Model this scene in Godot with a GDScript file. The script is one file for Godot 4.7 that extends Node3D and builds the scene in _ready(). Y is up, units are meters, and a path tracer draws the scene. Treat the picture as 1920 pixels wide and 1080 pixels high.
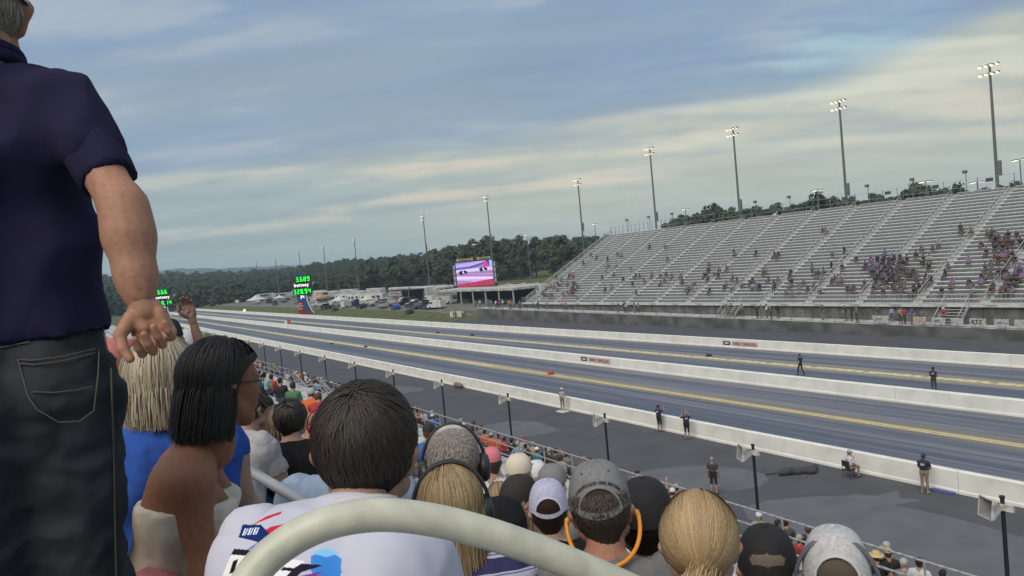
extends Node3D
# A drag strip seen from a seat in its grandstand, early on an overcast evening.
# World: y up, metres. The track runs along -z, the lanes lie towards +x. The photograph is 1920 x 1080.

const FOCAL := 1400.0
const EYE := Vector3(0, 12, 0)
var cam_basis := Basis.from_euler(Vector3(deg_to_rad(-2.1805), deg_to_rad(-31.0574), deg_to_rad(-5.268)))
var used := {}
var mats := {}
var texs := {}
var rng := RandomNumberGenerator.new()

# ---------------------------------------------------------------- pixels to places
func ray(px: float, py: float) -> Vector3:
	return cam_basis * Vector3((px - 960.0) / FOCAL, -(py - 540.0) / FOCAL, -1.0)
func at_x(px: float, py: float, x: float) -> Vector3:
	var d := ray(px, py)
	return EYE + d * (x / d.x)
func at_y(px: float, py: float, y: float) -> Vector3:
	var d := ray(px, py)
	return EYE + d * ((y - EYE.y) / d.y)
func at_d(px: float, py: float, dist: float) -> Vector3:
	return EYE + ray(px, py) * dist
func to_px(p: Vector3) -> Vector2:
	var c := cam_basis.inverse() * (p - EYE)
	return Vector2(960.0 + FOCAL * c.x / -c.z, 540.0 - FOCAL * c.y / -c.z)

# ---------------------------------------------------------------- names and metas
func numbered(called: String) -> String:
	var n: int = used.get(called, 0)
	used[called] = n + 1
	return called if n == 0 else "%s_%03d" % [called, n]
func tag(o: Node3D, label := "", category := "", group := "", kind := "") -> Node3D:
	if label: o.set_meta("label", label)
	if category: o.set_meta("category", category)
	if group: o.set_meta("group", group)
	if kind: o.set_meta("kind", kind)
	return o
func thing(called: String, label: String, category: String, at := Vector3.ZERO, turn := 0.0, group := "") -> Node3D:
	var o := Node3D.new()
	o.name = numbered(called)
	add_child(o)
	o.position = at
	o.rotation.y = turn
	return tag(o, label, category, group)
func part(parent: Node3D, called: String, mesh: Mesh, m: Material, xf := Transform3D()) -> MeshInstance3D:
	var o := MeshInstance3D.new()
	o.name = called
	o.mesh = mesh
	if m: o.material_override = m
	o.transform = xf
	parent.add_child(o, true)
	return o
func struct(called: String, mesh: Mesh, m: Material, xf := Transform3D()) -> MeshInstance3D:
	var o := part(self, numbered(called), mesh, m, xf)
	o.set_meta("kind", "structure")
	return o
func T(p: Vector3, ry := 0.0) -> Transform3D:
	return Transform3D(Basis(Vector3.UP, ry), p)

# ---------------------------------------------------------------- materials (colours are linear base colours)
func lin(r: float, g: float, b: float, a := 1.0) -> Color:
	var c := Color(r, g, b).linear_to_srgb()
	c.a = a
	return c
func noise_tex(key: String, freq: float, octaves: int, lo: float, hi: float, kind := FastNoiseLite.TYPE_SIMPLEX_SMOOTH, size := 256, sx := 1) -> ImageTexture:
	if texs.has(key): return texs[key]
	var n := FastNoiseLite.new()
	n.seed = hash(key) % 1000
	n.noise_type = kind
	n.frequency = freq
	n.fractal_octaves = octaves
	var im := n.get_seamless_image(size, size)
	im.convert(Image.FORMAT_L8)
	if sx > 1:
		im.resize(size / sx, size)
		im.resize(size, size, Image.INTERPOLATE_CUBIC)
	var d := im.get_data()
	for i in d.size():
		d[i] = int(clampf(lerpf(lo, hi, d[i] / 255.0), 0.0, 1.0) * 255.0)
	im = Image.create_from_data(size, size, false, Image.FORMAT_L8, d)
	texs[key] = ImageTexture.create_from_image(im)
	return texs[key]
func bump_tex(key: String, freq: float, octaves: int, strength: float) -> ImageTexture:
	if texs.has(key): return texs[key]
	var n := FastNoiseLite.new()
	n.seed = hash(key) % 1000
	n.frequency = freq
	n.fractal_octaves = octaves
	var im := n.get_seamless_image(256, 256)
	im.convert(Image.FORMAT_RGBA8)
	im.bump_map_to_normal_map(strength)
	texs[key] = ImageTexture.create_from_image(im)
	return texs[key]
func mt(c: Color, rough := 0.85, tex := "", scale := 1.0, metal := 0.0, bump := "", spec := 0.5) -> StandardMaterial3D:
	var key := "%s|%.2f|%s|%.3f|%.2f|%s|%.2f" % [c.to_html(), rough, tex, scale, metal, bump, spec]
	if mats.has(key): return mats[key]
	var m := StandardMaterial3D.new()
	m.albedo_color = c
	m.roughness = rough
	m.metallic = metal
	m.metallic_specular = spec
	if tex:
		m.albedo_texture = texs[tex]
	if bump:
		m.normal_enabled = true
		m.normal_texture = texs[bump]
	if tex or bump:
		m.uv1_triplanar = true
		m.uv1_world_triplanar = not tex.begins_with("cloth")
		m.uv1_scale = Vector3.ONE * scale
	mats[key] = m
	return m
func glow(c: Color, energy: float, base := Color(0.02, 0.02, 0.02)) -> StandardMaterial3D:
	var key := "glow" + c.to_html() + str(energy)
	if mats.has(key): return mats[key]
	var m := StandardMaterial3D.new()
	m.albedo_color = base
	m.emission_enabled = true
	m.emission = c
	m.emission_energy_multiplier = energy
	mats[key] = m
	return m
func vmat(rough := 0.7, backlight := 0.0) -> StandardMaterial3D:
	var key := "v%.2f%.2f" % [rough, backlight]
	if mats.has(key): return mats[key]
	var m := StandardMaterial3D.new()
	m.vertex_color_use_as_albedo = true
	m.roughness = rough
	if backlight > 0.0:
		m.backlight_enabled = true
		m.backlight = Color(backlight, backlight, backlight * 0.6)
	mats[key] = m
	return m

# ---------------------------------------------------------------- mesh builder
class MB:
	var v := PackedVector3Array()
	var n := PackedVector3Array()
	var uv := PackedVector2Array()
	var c := PackedColorArray()
	var ix := PackedInt32Array()
	var col := Color.WHITE
	func vert(p: Vector3, nn: Vector3, t := Vector2.ZERO) -> int:
		v.append(p); n.append(nn); uv.append(t); c.append(col)
		return v.size() - 1
	func quad(a: Vector3, b: Vector3, d: Vector3, e: Vector3, ua := Vector2(0, 0), ub := Vector2(1, 0), ud := Vector2(1, 1), ue := Vector2(0, 1)) -> void:
		# corners run counter-clockwise seen from outside
		var nn := (b - a).cross(d - a)
		if nn.length_squared() < 1e-14: nn = (d - a).cross(e - a)
		nn = nn.normalized()
		var i := vert(a, nn, ua)
		vert(b, nn, ub); vert(d, nn, ud); vert(e, nn, ue)
		ix.append_array([i, i + 2, i + 1, i, i + 3, i + 2])
	func tri(a: Vector3, b: Vector3, d: Vector3) -> void:
		var nn := (b - a).cross(d - a).normalized()
		var i := vert(a, nn)
		vert(b, nn); vert(d, nn)
		ix.append_array([i, i + 2, i + 1])
	func box(p: Vector3, s: Vector3, b := Basis()) -> void:
		var x := b.x * s.x * 0.5
		var y := b.y * s.y * 0.5
		var z := b.z * s.z * 0.5
		quad(p - x - y + z, p + x - y + z, p + x + y + z, p - x + y + z)
		quad(p + x - y - z, p - x - y - z, p - x + y - z, p + x + y - z)
		quad(p + x - y + z, p + x - y - z, p + x + y - z, p + x + y + z)
		quad(p - x - y - z, p - x - y + z, p - x + y + z, p - x + y - z)
		quad(p - x + y + z, p + x + y + z, p + x + y - z, p - x + y - z)
		quad(p - x - y - z, p + x - y - z, p + x - y + z, p - x - y + z)
	func bevel_box(p: Vector3, s: Vector3, r: float, b := Basis()) -> void:
		var h := s * 0.5
		var k := h - Vector3(r, r, r)
		var f := func(q: Vector3) -> Vector3: return p + b * q
		for sg: float in [-1.0, 1.0]:
			_face(f, Vector3(sg * h.x, 0, 0), Vector3(0, k.y, 0), Vector3(0, 0, k.z), sg)
			_face(f, Vector3(0, sg * h.y, 0), Vector3(0, 0, k.z), Vector3(k.x, 0, 0), sg)
			_face(f, Vector3(0, 0, sg * h.z), Vector3(k.x, 0, 0), Vector3(0, k.y, 0), sg)
		for s1: float in [-1.0, 1.0]:
			for s2: float in [-1.0, 1.0]:
				_edge(f, Vector3(s1 * h.x, s2 * k.y, 0), Vector3(s1 * k.x, s2 * h.y, 0), Vector3(0, 0, k.z), Vector3(s1, s2, 0))
				_edge(f, Vector3(0, s1 * h.y, s2 * k.z), Vector3(0, s1 * k.y, s2 * h.z), Vector3(k.x, 0, 0), Vector3(0, s1, s2))
				_edge(f, Vector3(s2 * k.x, 0, s1 * h.z), Vector3(s2 * h.x, 0, s1 * k.z), Vector3(0, k.y, 0), Vector3(s2, 0, s1))
				for s3: float in [-1.0, 1.0]:
					var a: Vector3 = f.call(Vector3(s1 * h.x, s2 * k.y, s3 * k.z))
					var d: Vector3 = f.call(Vector3(s1 * k.x, s2 * h.y, s3 * k.z))
					var e: Vector3 = f.call(Vector3(s1 * k.x, s2 * k.y, s3 * h.z))
					if s1 * s2 * s3 > 0.0: tri(a, d, e)
					else: tri(a, e, d)
	func _face(f: Callable, o: Vector3, a: Vector3, b: Vector3, sg: float) -> void:
		if sg > 0.0: quad(f.call(o - a - b), f.call(o + a - b), f.call(o + a + b), f.call(o - a + b))
		else: quad(f.call(o - a - b), f.call(o - a + b), f.call(o + a + b), f.call(o + a - b))
	func _edge(f: Callable, a: Vector3, b: Vector3, l: Vector3, out: Vector3) -> void:
		var p: Vector3 = f.call(a - l)
		var q: Vector3 = f.call(b - l)
		var r: Vector3 = f.call(b + l)
		var s: Vector3 = f.call(a + l)
		var o: Vector3 = f.call(out) - f.call(Vector3.ZERO)
		if (q - p).cross(r - p).dot(o) > 0.0: quad(p, q, r, s)
		else: quad(p, s, r, q)
	func tube(pts: PackedVector3Array, radii: PackedFloat32Array, sides := 8, flat := 1.0, closed := false) -> void:
		var m := pts.size()
		var up := Vector3.UP
		var t0 := (pts[1] - pts[0]).normalized()
		if absf(t0.dot(up)) > 0.9: up = Vector3.RIGHT
		var first := v.size()
		var length := 0.0
		for i in m:
			var t: Vector3
			if closed: t = (pts[(i + 1) % m] - pts[(i + m - 1) % m]).normalized()
			else: t = (pts[mini(i + 1, m - 1)] - pts[maxi(i - 1, 0)]).normalized()
			var s := t.cross(up).normalized()
			up = s.cross(t).normalized()
			if i: length += pts[i].distance_to(pts[i - 1])
			var r := radii[mini(i, radii.size() - 1)]
			for j in sides + 1:
				var a := TAU * j / sides
				var d := s * cos(a) + up * sin(a) * flat
				vert(pts[i] + d * r, (s * cos(a) * flat + up * sin(a)).normalized(), Vector2(float(j) / sides, length))
		var rings := m if closed else m - 1
		for i in rings:
			for j in sides:
				var a := first + i * (sides + 1) + j
				var b := first + ((i + 1) % m) * (sides + 1) + j
				ix.append_array([a, a + 1, b, a + 1, b + 1, b])
		if not closed:
			for e in [0, m - 1]:
				var nn := (pts[0] - pts[1]).normalized() if e == 0 else (pts[m - 1] - pts[m - 2]).normalized()
				var ci := vert(pts[e], nn)
				var base := v.size()
				for j in sides + 1:
					vert(v[first + e * (sides + 1) + j], nn)
				for j in sides:
					if e == 0: ix.append_array([ci, base + j + 1, base + j])
					else: ix.append_array([ci, base + j, base + j + 1])
	func bar(a: Vector3, b: Vector3, r: float, sides := 6, r2 := -1.0) -> void:
		tube(PackedVector3Array([a, b]), PackedFloat32Array([r, r if r2 < 0.0 else r2]), sides)
	func lathe(prof: PackedVector2Array, sides := 24, xf := Transform3D()) -> void:
		var first := v.size()
		var m := prof.size()
		for i in m:
			var t := prof[mini(i + 1, m - 1)] - prof[maxi(i - 1, 0)]
			for j in sides + 1:
				var a := TAU * j / sides
				var d := Vector3(cos(a), 0, sin(a))
				vert(xf * (d * prof[i].x + Vector3.UP * prof[i].y), (xf.basis * (d * t.y - Vector3.UP * t.x)).normalized(), Vector2(float(j) / sides, float(i) / m))
		for i in m - 1:
			for j in sides:
				var a := first + i * (sides + 1) + j
				var b := a + sides + 1
				ix.append_array([a, a + 1, b, a + 1, b + 1, b])
	func prism(poly: PackedVector2Array, depth: float, xf := Transform3D()) -> void:
		# polygon in the local xy plane, thick along z, centred
		var tr := Geometry2D.triangulate_polygon(poly)
		var cw := Geometry2D.is_polygon_clockwise(poly)
		for k in range(0, tr.size(), 3):
			var a := poly[tr[k]]
			var b := poly[tr[k + 1]]
			var d := poly[tr[k + 2]]
			if (b - a).cross(d - a) < 0.0:
				var s := b
				b = d
				d = s
			tri(xf * Vector3(a.x, a.y, depth / 2), xf * Vector3(b.x, b.y, depth / 2), xf * Vector3(d.x, d.y, depth / 2))
			tri(xf * Vector3(a.x, a.y, -depth / 2), xf * Vector3(d.x, d.y, -depth / 2), xf * Vector3(b.x, b.y, -depth / 2))
		var m := poly.size()
		for i in m:
			var a := poly[i]
			var b := poly[(i + 1) % m]
			if cw:
				var s := a
				a = b
				b = s
			quad(xf * Vector3(a.x, a.y, -depth / 2), xf * Vector3(b.x, b.y, -depth / 2), xf * Vector3(b.x, b.y, depth / 2), xf * Vector3(a.x, a.y, depth / 2))
	func add(o: MB, xf := Transform3D()) -> void:
		var first := v.size()
		var flip := xf.basis.determinant() < 0.0
		for i in o.v.size():
			v.append(xf * o.v[i])
			n.append((xf.basis * o.n[i]).normalized())
		uv.append_array(o.uv)
		c.append_array(o.c)
		for i in range(0, o.ix.size(), 3):
			ix.append(first + o.ix[i])
			ix.append(first + o.ix[i + (2 if flip else 1)])
			ix.append(first + o.ix[i + (1 if flip else 2)])
	func smooth() -> void:
		n.fill(Vector3.ZERO)
		for i in range(0, ix.size(), 3):
			var nn := (v[ix[i + 2]] - v[ix[i]]).cross(v[ix[i + 1]] - v[ix[i]])
			n[ix[i]] += nn
			n[ix[i + 1]] += nn
			n[ix[i + 2]] += nn
		for i in n.size(): n[i] = n[i].normalized()
	func arrays() -> Array:
		var a := []
		a.resize(Mesh.ARRAY_MAX)
		a[Mesh.ARRAY_VERTEX] = v
		a[Mesh.ARRAY_NORMAL] = n
		if uv.size() == v.size(): a[Mesh.ARRAY_TEX_UV] = uv
		if c.size() == v.size(): a[Mesh.ARRAY_COLOR] = c
		a[Mesh.ARRAY_INDEX] = ix
		return a
	func mesh() -> ArrayMesh:
		var m := ArrayMesh.new()
		if v.size(): m.add_surface_from_arrays(Mesh.PRIMITIVE_TRIANGLES, arrays())
		return m

func one_box(s: Vector3, r := 0.0) -> ArrayMesh:
	var b := MB.new()
	if r > 0.0: b.bevel_box(Vector3.ZERO, s, r)
	else: b.box(Vector3.ZERO, s)
	return b.mesh()
func pv(list: Array) -> PackedVector3Array:
	return PackedVector3Array(list)
func pf(list: Array) -> PackedFloat32Array:
	return PackedFloat32Array(list)
func text_mesh(s: String, size: float, depth := 0.01, bold := true, fam := "Droid Sans") -> TextMesh:
	var f := SystemFont.new()
	f.font_names = PackedStringArray([fam])
	f.font_weight = 700 if bold else 400
	var t := TextMesh.new()
	t.text = s
	t.font = f
	t.font_size = 64
	t.pixel_size = size / 64.0
	t.depth = depth
	t.curve_step = 4.0
	return t

# ---------------------------------------------------------------- camera, sky, light
func smooth3(a: float, b: float, x: float) -> float:
	return smoothstep(a, b, x)
func sky_image() -> ImageTexture:
	var w := 2048
	var h := 1024
	var im := Image.create(w, h, false, Image.FORMAT_RGB8)
	im.fill(Color8(118, 122, 120))
	var n1 := FastNoiseLite.new()
	n1.seed = 11
	n1.frequency = 1.0
	n1.fractal_octaves = 4
	n1.fractal_gain = 0.55
	var n2 := FastNoiseLite.new()
	n2.seed = 29
	n2.frequency = 1.0
	n2.fractal_octaves = 3
	var n3 := FastNoiseLite.new()
	n3.seed = 17
	n3.frequency = 1.0
	n3.fractal_octaves = 6
	n3.fractal_gain = 0.58
	n3.domain_warp_enabled = true
	n3.domain_warp_amplitude = 0.35
	n3.domain_warp_frequency = 0.8
	var blue := Vector3(135, 157, 183)
	var dull := Vector3(146, 164, 180)
	var pale := Vector3(160, 176, 178)
	var low := Vector3(161, 176, 172)
	var cream := Vector3(202, 204, 189)
	var peach := Vector3(210, 196, 180)
	var clear := Vector3(165, 201, 212)
	for y in h / 2:
		var el := 90.0 - (y + 0.5) * 180.0 / h
		var step := 1 if el < 45.0 else (2 if el < 62.0 else 4)
		if step > 1 and y % step: continue
		var ce := cos(deg_to_rad(el))
		var se := sin(deg_to_rad(el))
		for x in range(0, w, step):
			var az := (x + 0.5) / w * 360.0        # 0 is down the track, + to the right
			if az > 180.0: az -= 360.0
			var ar := deg_to_rad(az)
			# a flat cloud sheet at one height: streaks draw together towards the horizon
			var k := 1.0 / (se + 0.13)
			var cx := sin(ar) * ce * k
			var cz := -cos(ar) * ce * k
			# streaks run across the view
			var sx := cx * 0.857 + cz * 0.515
			var sz := cx * 0.515 - cz * 0.857
			var a := n1.get_noise_2d(sx * 0.17 + 7.0, sz * 0.85 + sx * 0.1)
			var b := n2.get_noise_2d(sx * 0.13 + 40.0, sz * 0.42 - 3.0)
			var f := n3.get_noise_2d(sx * 0.75 + 90.0, sz * 2.4 + sx * 0.12)
			var g2 := n2.get_noise_2d(sx * 0.55 + 12.0, sz * 1.25 + 60.0)
			var e2 := el + a * 2.4 + g2 * 1.6 + b * 2.2
			# heavy blue bank above; its lower edge climbs to the right, a paler break lies under it
			var edge := 7.3 + maxf(0.0, az - 36.0) * 0.17 - maxf(0.0, az - 70.0) * 0.17
			var bank := smoothstep(edge - 1.0, edge + 2.2, e2)
			var c := low.lerp(pale, smoothstep(1.0, 7.0, el))
			c = c.lerp(Vector3(181, 188, 177), smoothstep(12.0, 34.0, az) * (1.0 - smoothstep(110.0, 160.0, az)))
			c = c.lerp(Vector3(149, 166, 174), smoothstep(20.0, -6.0, az) * (0.5 + 0.5 * smoothstep(9.0, 1.0, el)))
			# lit undersides of the streaks, low and towards the right
			var side := smoothstep(4.0, 30.0, az) * (1.0 - smoothstep(95.0, 150.0, az))
			var band := smoothstep(3.6, 6.0, e2) * (1.0 - smoothstep(edge, edge + 3.0, e2))
			c = c.lerp(Vector3(196, 192, 180), band * smoothstep(-0.05, 0.35, f) * 0.5)
			c = c.lerp(Vector3(158, 170, 180), band * smoothstep(0.02, 0.35, -f) * 0.55)
			c = c.lerp(peach, side * band * smoothstep(-0.02, 0.3, f * 0.8 + a * 0.5) * 0.8)
			c = c.lerp(cream, smoothstep(24.0, 50.0, az) * (1.0 - smoothstep(100.0, 150.0, az)) * smoothstep(4.0, 8.0, el) * (0.3 + 0.6 * smoothstep(-0.2, 0.3, a * 0.5 + f * 0.7 + g2 * 0.4)) * (1.0 - bank * 0.9))
			var blue2 := dull.lerp(blue, smoothstep(-0.3, 0.25, b * 0.8 + a * 0.5 + 0.05))
			blue2 = blue2.lerp(Vector3(166, 175, 182), smoothstep(0.02, 0.42, f * 0.7 - a * 0.3 + g2 * 0.5) * 0.65)
			c = c.lerp(blue2, bank)
			# torn gap in the bank over the right end of the stand
			var gap := exp(-pow((az - 55.0) / 7.0, 2.0)) * exp(-pow((el - 12.4 - (az - 55.0) * 0.10) / 1.5, 2.0))
			c = c.lerp(clear, clampf(gap * (0.5 + 1.4 * f), 0.0, 0.65))
			c = c.lerp(Vector3(134, 164, 188), clampf(exp(-pow((az - 54.0) / 4.0, 2.0)) * exp(-pow((el - 11.0) / 0.5, 2.0)) * 0.6, 0.0, 1.0))
			c *= 1.05 + 0.055 * f + 0.03 * g2
			# unseen zenith painted brighter, added to put more light on the ground
			c = c.lerp(Vector3(192, 202, 212), smoothstep(32.0, 75.0, el) * 0.8)
			var q := Color8(int(clampf(c.x, 0, 255)), int(clampf(c.y, 0, 255)), int(clampf(c.z, 0, 255)))
			if step == 1: im.set_pixel(x, y, q)
			else: im.fill_rect(Rect2i(x, y, step, step), q)
	return ImageTexture.create_from_image(im)

func setup_world() -> void:
	var cam := Camera3D.new()
	cam.name = "camera"
	cam.transform = Transform3D(cam_basis, EYE)
	cam.fov = rad_to_deg(2.0 * atan(540.0 / FOCAL))
	cam.near = 0.05
	cam.far = 12000.0
	cam.current = true
	add_child(cam)
	var env := Environment.new()
	env.background_mode = Environment.BG_SKY
	var sky := Sky.new()
	var sm := PanoramaSkyMaterial.new()
	sm.panorama = sky_image()
	sky.sky_material = sm
	env.sky = sky
	env.background_energy_multiplier = 0.5
	env.tonemap_mode = Environment.TONE_MAPPER_LINEAR
	env.tonemap_exposure = 2.0
	env.sdfgi_enabled = true
	env.ssao_enabled = true
	env.ssil_enabled = true
	env.fog_enabled = true
	env.fog_density = 0.00022
	env.fog_light_color = Color8(150, 172, 188)
	var we := WorldEnvironment.new()
	we.name = "world_environment"
	we.environment = env
	add_child(we)
	# the sun stands behind the cloud sheet, to the left and behind the seats
	var sun := DirectionalLight3D.new()
	sun.name = "sun"
	sun.light_energy = 0.5
	sun.light_color = Color(1.0, 0.95, 0.88)
	sun.light_angular_distance = 50.0
	sun.shadow_enabled = true
	sun.rotation = Vector3(deg_to_rad(-48), deg_to_rad(-62), 0)
	add_child(sun)
	noise_tex("grain", 0.09, 4, 0.72, 1.12)
	noise_tex("blotch", 0.02, 5, 0.6, 1.25)
	noise_tex("speck", 0.35, 2, 0.6, 1.2)
	noise_tex("stain", 0.012, 5, 0.7, 1.15)
	noise_tex("paint", 0.02, 5, 0.92, 1.04)
	noise_tex("wear", 0.03, 5, 0.86, 1.08)
	noise_tex("cloth", 0.05, 5, 0.78, 1.1)
	bump_tex("fold", 0.012, 3, 10.0)
	bump_tex("rough", 0.2, 3, 3.0)

# ---------------------------------------------------------------- ground, aprons, lanes
func ground_y(x: float, z: float) -> float:
	var far := smoothstep(135.0, 170.0, -z)
	var y := -0.06
	y += smoothstep(64.5, 84.0, x) * 1.75 * far
	y += smoothstep(77.0, 79.0, x) * 1.15 * (1.0 - far)
	y += smoothstep(90.0, 420.0, x) * 4.0
	y += smoothstep(330.0, 520.0, Vector2(x, z).length()) * smoothstep(125.0, 185.0, x) * (1.0 - smoothstep(700.0, 1200.0, Vector2(x, z).length())) * 9.0
	return y
func grid_sheet(xs: Array, zs: Array, lift: float) -> ArrayMesh:
	var b := MB.new()
	for i in zs.size():
		for j in xs.size():
			b.vert(Vector3(xs[j], ground_y(xs[j], zs[i]) + lift, zs[i]), Vector3.UP)
	var w := xs.size()
	for i in zs.size() - 1:
		for j in w - 1:
			var a := i * w + j
			b.ix.append_array([a, a + 1, a + w, a + 1, a + w + 1, a + w])
	b.smooth()
	if b.n[0].y < 0.0:
		for i in b.n.size(): b.n[i] = -b.n[i]
		b.ix.reverse()
	return b.mesh()
func flat(x0: float, x1: float, z0: float, z1: float, y: float, ulen := 1.0) -> ArrayMesh:
	var b := MB.new()
	var cuts := 12
	for i in cuts:
		var a := lerpf(z0, z1, float(i) / cuts)
		var e := lerpf(z0, z1, float(i + 1) / cuts)
		b.quad(Vector3(x0, y, a), Vector3(x1, y, a), Vector3(x1, y, e), Vector3(x0, y, e), Vector2(0, a / ulen), Vector2(1, a / ulen), Vector2(1, e / ulen), Vector2(0, e / ulen))
	return b.mesh()
func lane_texture(seed_: int, band_u: float, yellow: float) -> ImageTexture:
	# rubber laid in long streaks along the lanes, a dusty yellow strip between them
	var w := 256
	var h := 512
	var n := FastNoiseLite.new()
	n.seed = seed_
	n.frequency = 0.05
	n.fractal_octaves = 4
	var n2 := FastNoiseLite.new()
	n2.seed = seed_ + 5
	n2.frequency = 0.3
	var im := Image.create(w, h, false, Image.FORMAT_RGB8)
	for y in h:
		var t := TAU * y / h
		for x in w:
			var u := float(x) / w
			var s := n.get_noise_3d(x * 1.1, cos(t) * 7.0, sin(t) * 7.0) + 0.45 * n.get_noise_3d(x * 4.2 + 300.0, cos(t) * 5.0, sin(t) * 5.0)
			var s2 := n2.get_noise_3d(x * 0.6, cos(t) * 24.0, sin(t) * 24.0)
			var c := Vector3(108, 111, 120)
			c = c.lerp(Vector3(82, 89, 104), smoothstep(-0.12, 0.28, s) * 1.0)
			c = c.lerp(Vector3(132, 132, 134), smoothstep(0.02, 0.32, -s) * 0.7)
			var groove := exp(-pow((u - (band_u - 0.26)) / 0.10, 2)) + exp(-pow((u - (band_u + 0.24)) / 0.09, 2))
			c = c.lerp(Vector3(86, 92, 108), minf(groove, 1.0) * 0.45)
			var edge := smoothstep(0.07, 0.0, minf(u, 1.0 - u))
			c = c.lerp(Vector3(140, 138, 130), edge * 0.7)
			var d := absf(u - band_u)
			c = c.lerp(Vector3(168, 152, 112), smoothstep(0.10, 0.02, d + s * 0.03) * (0.5 + 0.35 * yellow))
			c = c * (1.0 + 0.07 * s2)
			im.set_pixel(x, y, Color8(int(clampf(c.x, 0, 255)), int(clampf(c.y, 0, 255)), int(clampf(c.z, 0, 255))))
	return ImageTexture.create_from_image(im)
func lane_mat(tex: Texture2D) -> StandardMaterial3D:
	var m := StandardMaterial3D.new()
	m.albedo_texture = tex
	m.albedo_color = Color(0.97, 0.97, 0.97)
	m.roughness = 0.55
	m.metallic_specular = 0.35
	return m

func build_ground() -> void:
	var xs := [-5000, -2000, -600, -200, -60, -20, 10, 30, 50, 62, 64.5, 68, 72, 76, 77, 78, 79, 81, 84, 90, 100, 110, 125, 140, 160, 180, 210, 240, 280, 320, 370, 420, 500, 700, 1500, 3000, 5000]
	var zs := [500, 100, 20, -30, -80, -120, -135, -140, -146, -152, -158, -164, -172, -200, -230, -260, -300, -340, -380, -430, -500, -600, -800, -1400, -2500, -4500, -6500]
	struct("ground", grid_sheet(xs, zs, 0.0), mt(lin(0.125, 0.140, 0.064), 0.95, "blotch", 0.07, 0.0, "rough", 0.2))
	var asphalt := mt(lin(0.086, 0.090, 0.101), 0.85, "paint", 0.06, 0.0, "", 0.25)
	struct("near_apron", flat(19.2, 32.62, 30, -150, 0.0), asphalt)
	struct("far_apron", flat(63.2, 76.3, 30, -158, 0.0), asphalt)
	var pits := [76.5, 80.0, 84.0, 88.0, 96.0, 110.0, 130.0, 150.0]
	struct("pit_lot", grid_sheet(pits, [-146, -152, -158, -164, -172, -200, -260, -350, -500, -700], 0.03), mt(lin(0.16, 0.155, 0.145), 0.9, "blotch", 0.09))
	struct("near_lanes", flat(32.9, 47.46, 30, -1100, 0.004, 170.0), lane_mat(lane_texture(3, (41.5 - 32.9) / 14.56, 0.6)))
	struct("far_lanes", flat(47.98, 62.88, 30, -1100, 0.004, 170.0), lane_mat(lane_texture(8, (56.3 - 47.98) / 14.9, 1.0)))
	# painted strips between the lanes
	var mk := mt(lin(0.68, 0.55, 0.28), 0.75, "wear", 0.15)
	struct("lane_marking", flat(41.24, 41.42, 30, -900, 0.010), mk)
	struct("lane_marking", flat(41.58, 41.76, 30, -900, 0.010), mk)
	struct("lane_marking", flat(55.95, 56.75, 30, -900, 0.010), mt(lin(0.60, 0.55, 0.36), 0.75, "blotch", 0.2))
	struct("lane_marking", flat(41.05, 41.95, -75, -900, 0.008), mt(lin(0.56, 0.50, 0.33), 0.75, "blotch", 0.2))
	# old logos painted over in a paler grey on the near apron
	var pm := mt(lin(0.122, 0.130, 0.143), 0.85, "paint", 0.11, 0.0, "", 0.3)
	var shapes := [
		[[880, 808], [905, 797], [960, 789], [1005, 790], [1052, 806], [1030, 812], [985, 818], [930, 822], [898, 817]],
		[[1176, 893], [1210, 882], [1270, 875], [1335, 873], [1395, 879], [1432, 889], [1440, 900], [1424, 912], [1380, 920], [1300, 925], [1230, 921], [1190, 910]],
		[[1392, 952], [1440, 938], [1520, 931], [1594, 929], [1600, 926], [1640, 930], [1684, 919], [1688, 934], [1733, 938], [1676, 947], [1780, 968], [1930, 1010], [1960, 1090], [1700, 1130], [1560, 1060], [1450, 1010], [1405, 975]],
		[[735, 722], [790, 727], [796, 732], [752, 738]]]
	for s in shapes:
		var poly := PackedVector2Array()
		for q in s:
			var p := at_y(q[0], q[1], 0.005)
			poly.append(Vector2(p.x, -p.z))
		var b := MB.new()
		var tr := Geometry2D.triangulate_polygon(poly)
		for k in range(0, tr.size(), 3):
			var p0 := Vector3(poly[tr[k]].x, 0.005, -poly[tr[k]].y)
			var p1 := Vector3(poly[tr[k + 1]].x, 0.005, -poly[tr[k + 1]].y)
			var p2 := Vector3(poly[tr[k + 2]].x, 0.005, -poly[tr[k + 2]].y)
			if (p1 - p0).cross(p2 - p0).y < 0.0: b.tri(p0, p2, p1)
			else: b.tri(p0, p1, p2)
		struct("pavement_patch", b.mesh(), pm)
	# far ridges
	ridge("far_hills", 3300.0, [[-200, 60], [60, 92], [230, 88], [330, 98], [380, 92], [420, 84], [520, 76], [640, 62], [1000, 30]], 400.0, lin(0.045, 0.07, 0.06))
	ridge("wooded_hills", 1500.0, [[-300, 40], [100, 44], [250, 36], [330, 34], [420, 35], [500, 37], [600, 34], [700, 24], [1000, 14]], 300.0, lin(0.04, 0.06, 0.03))

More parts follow.
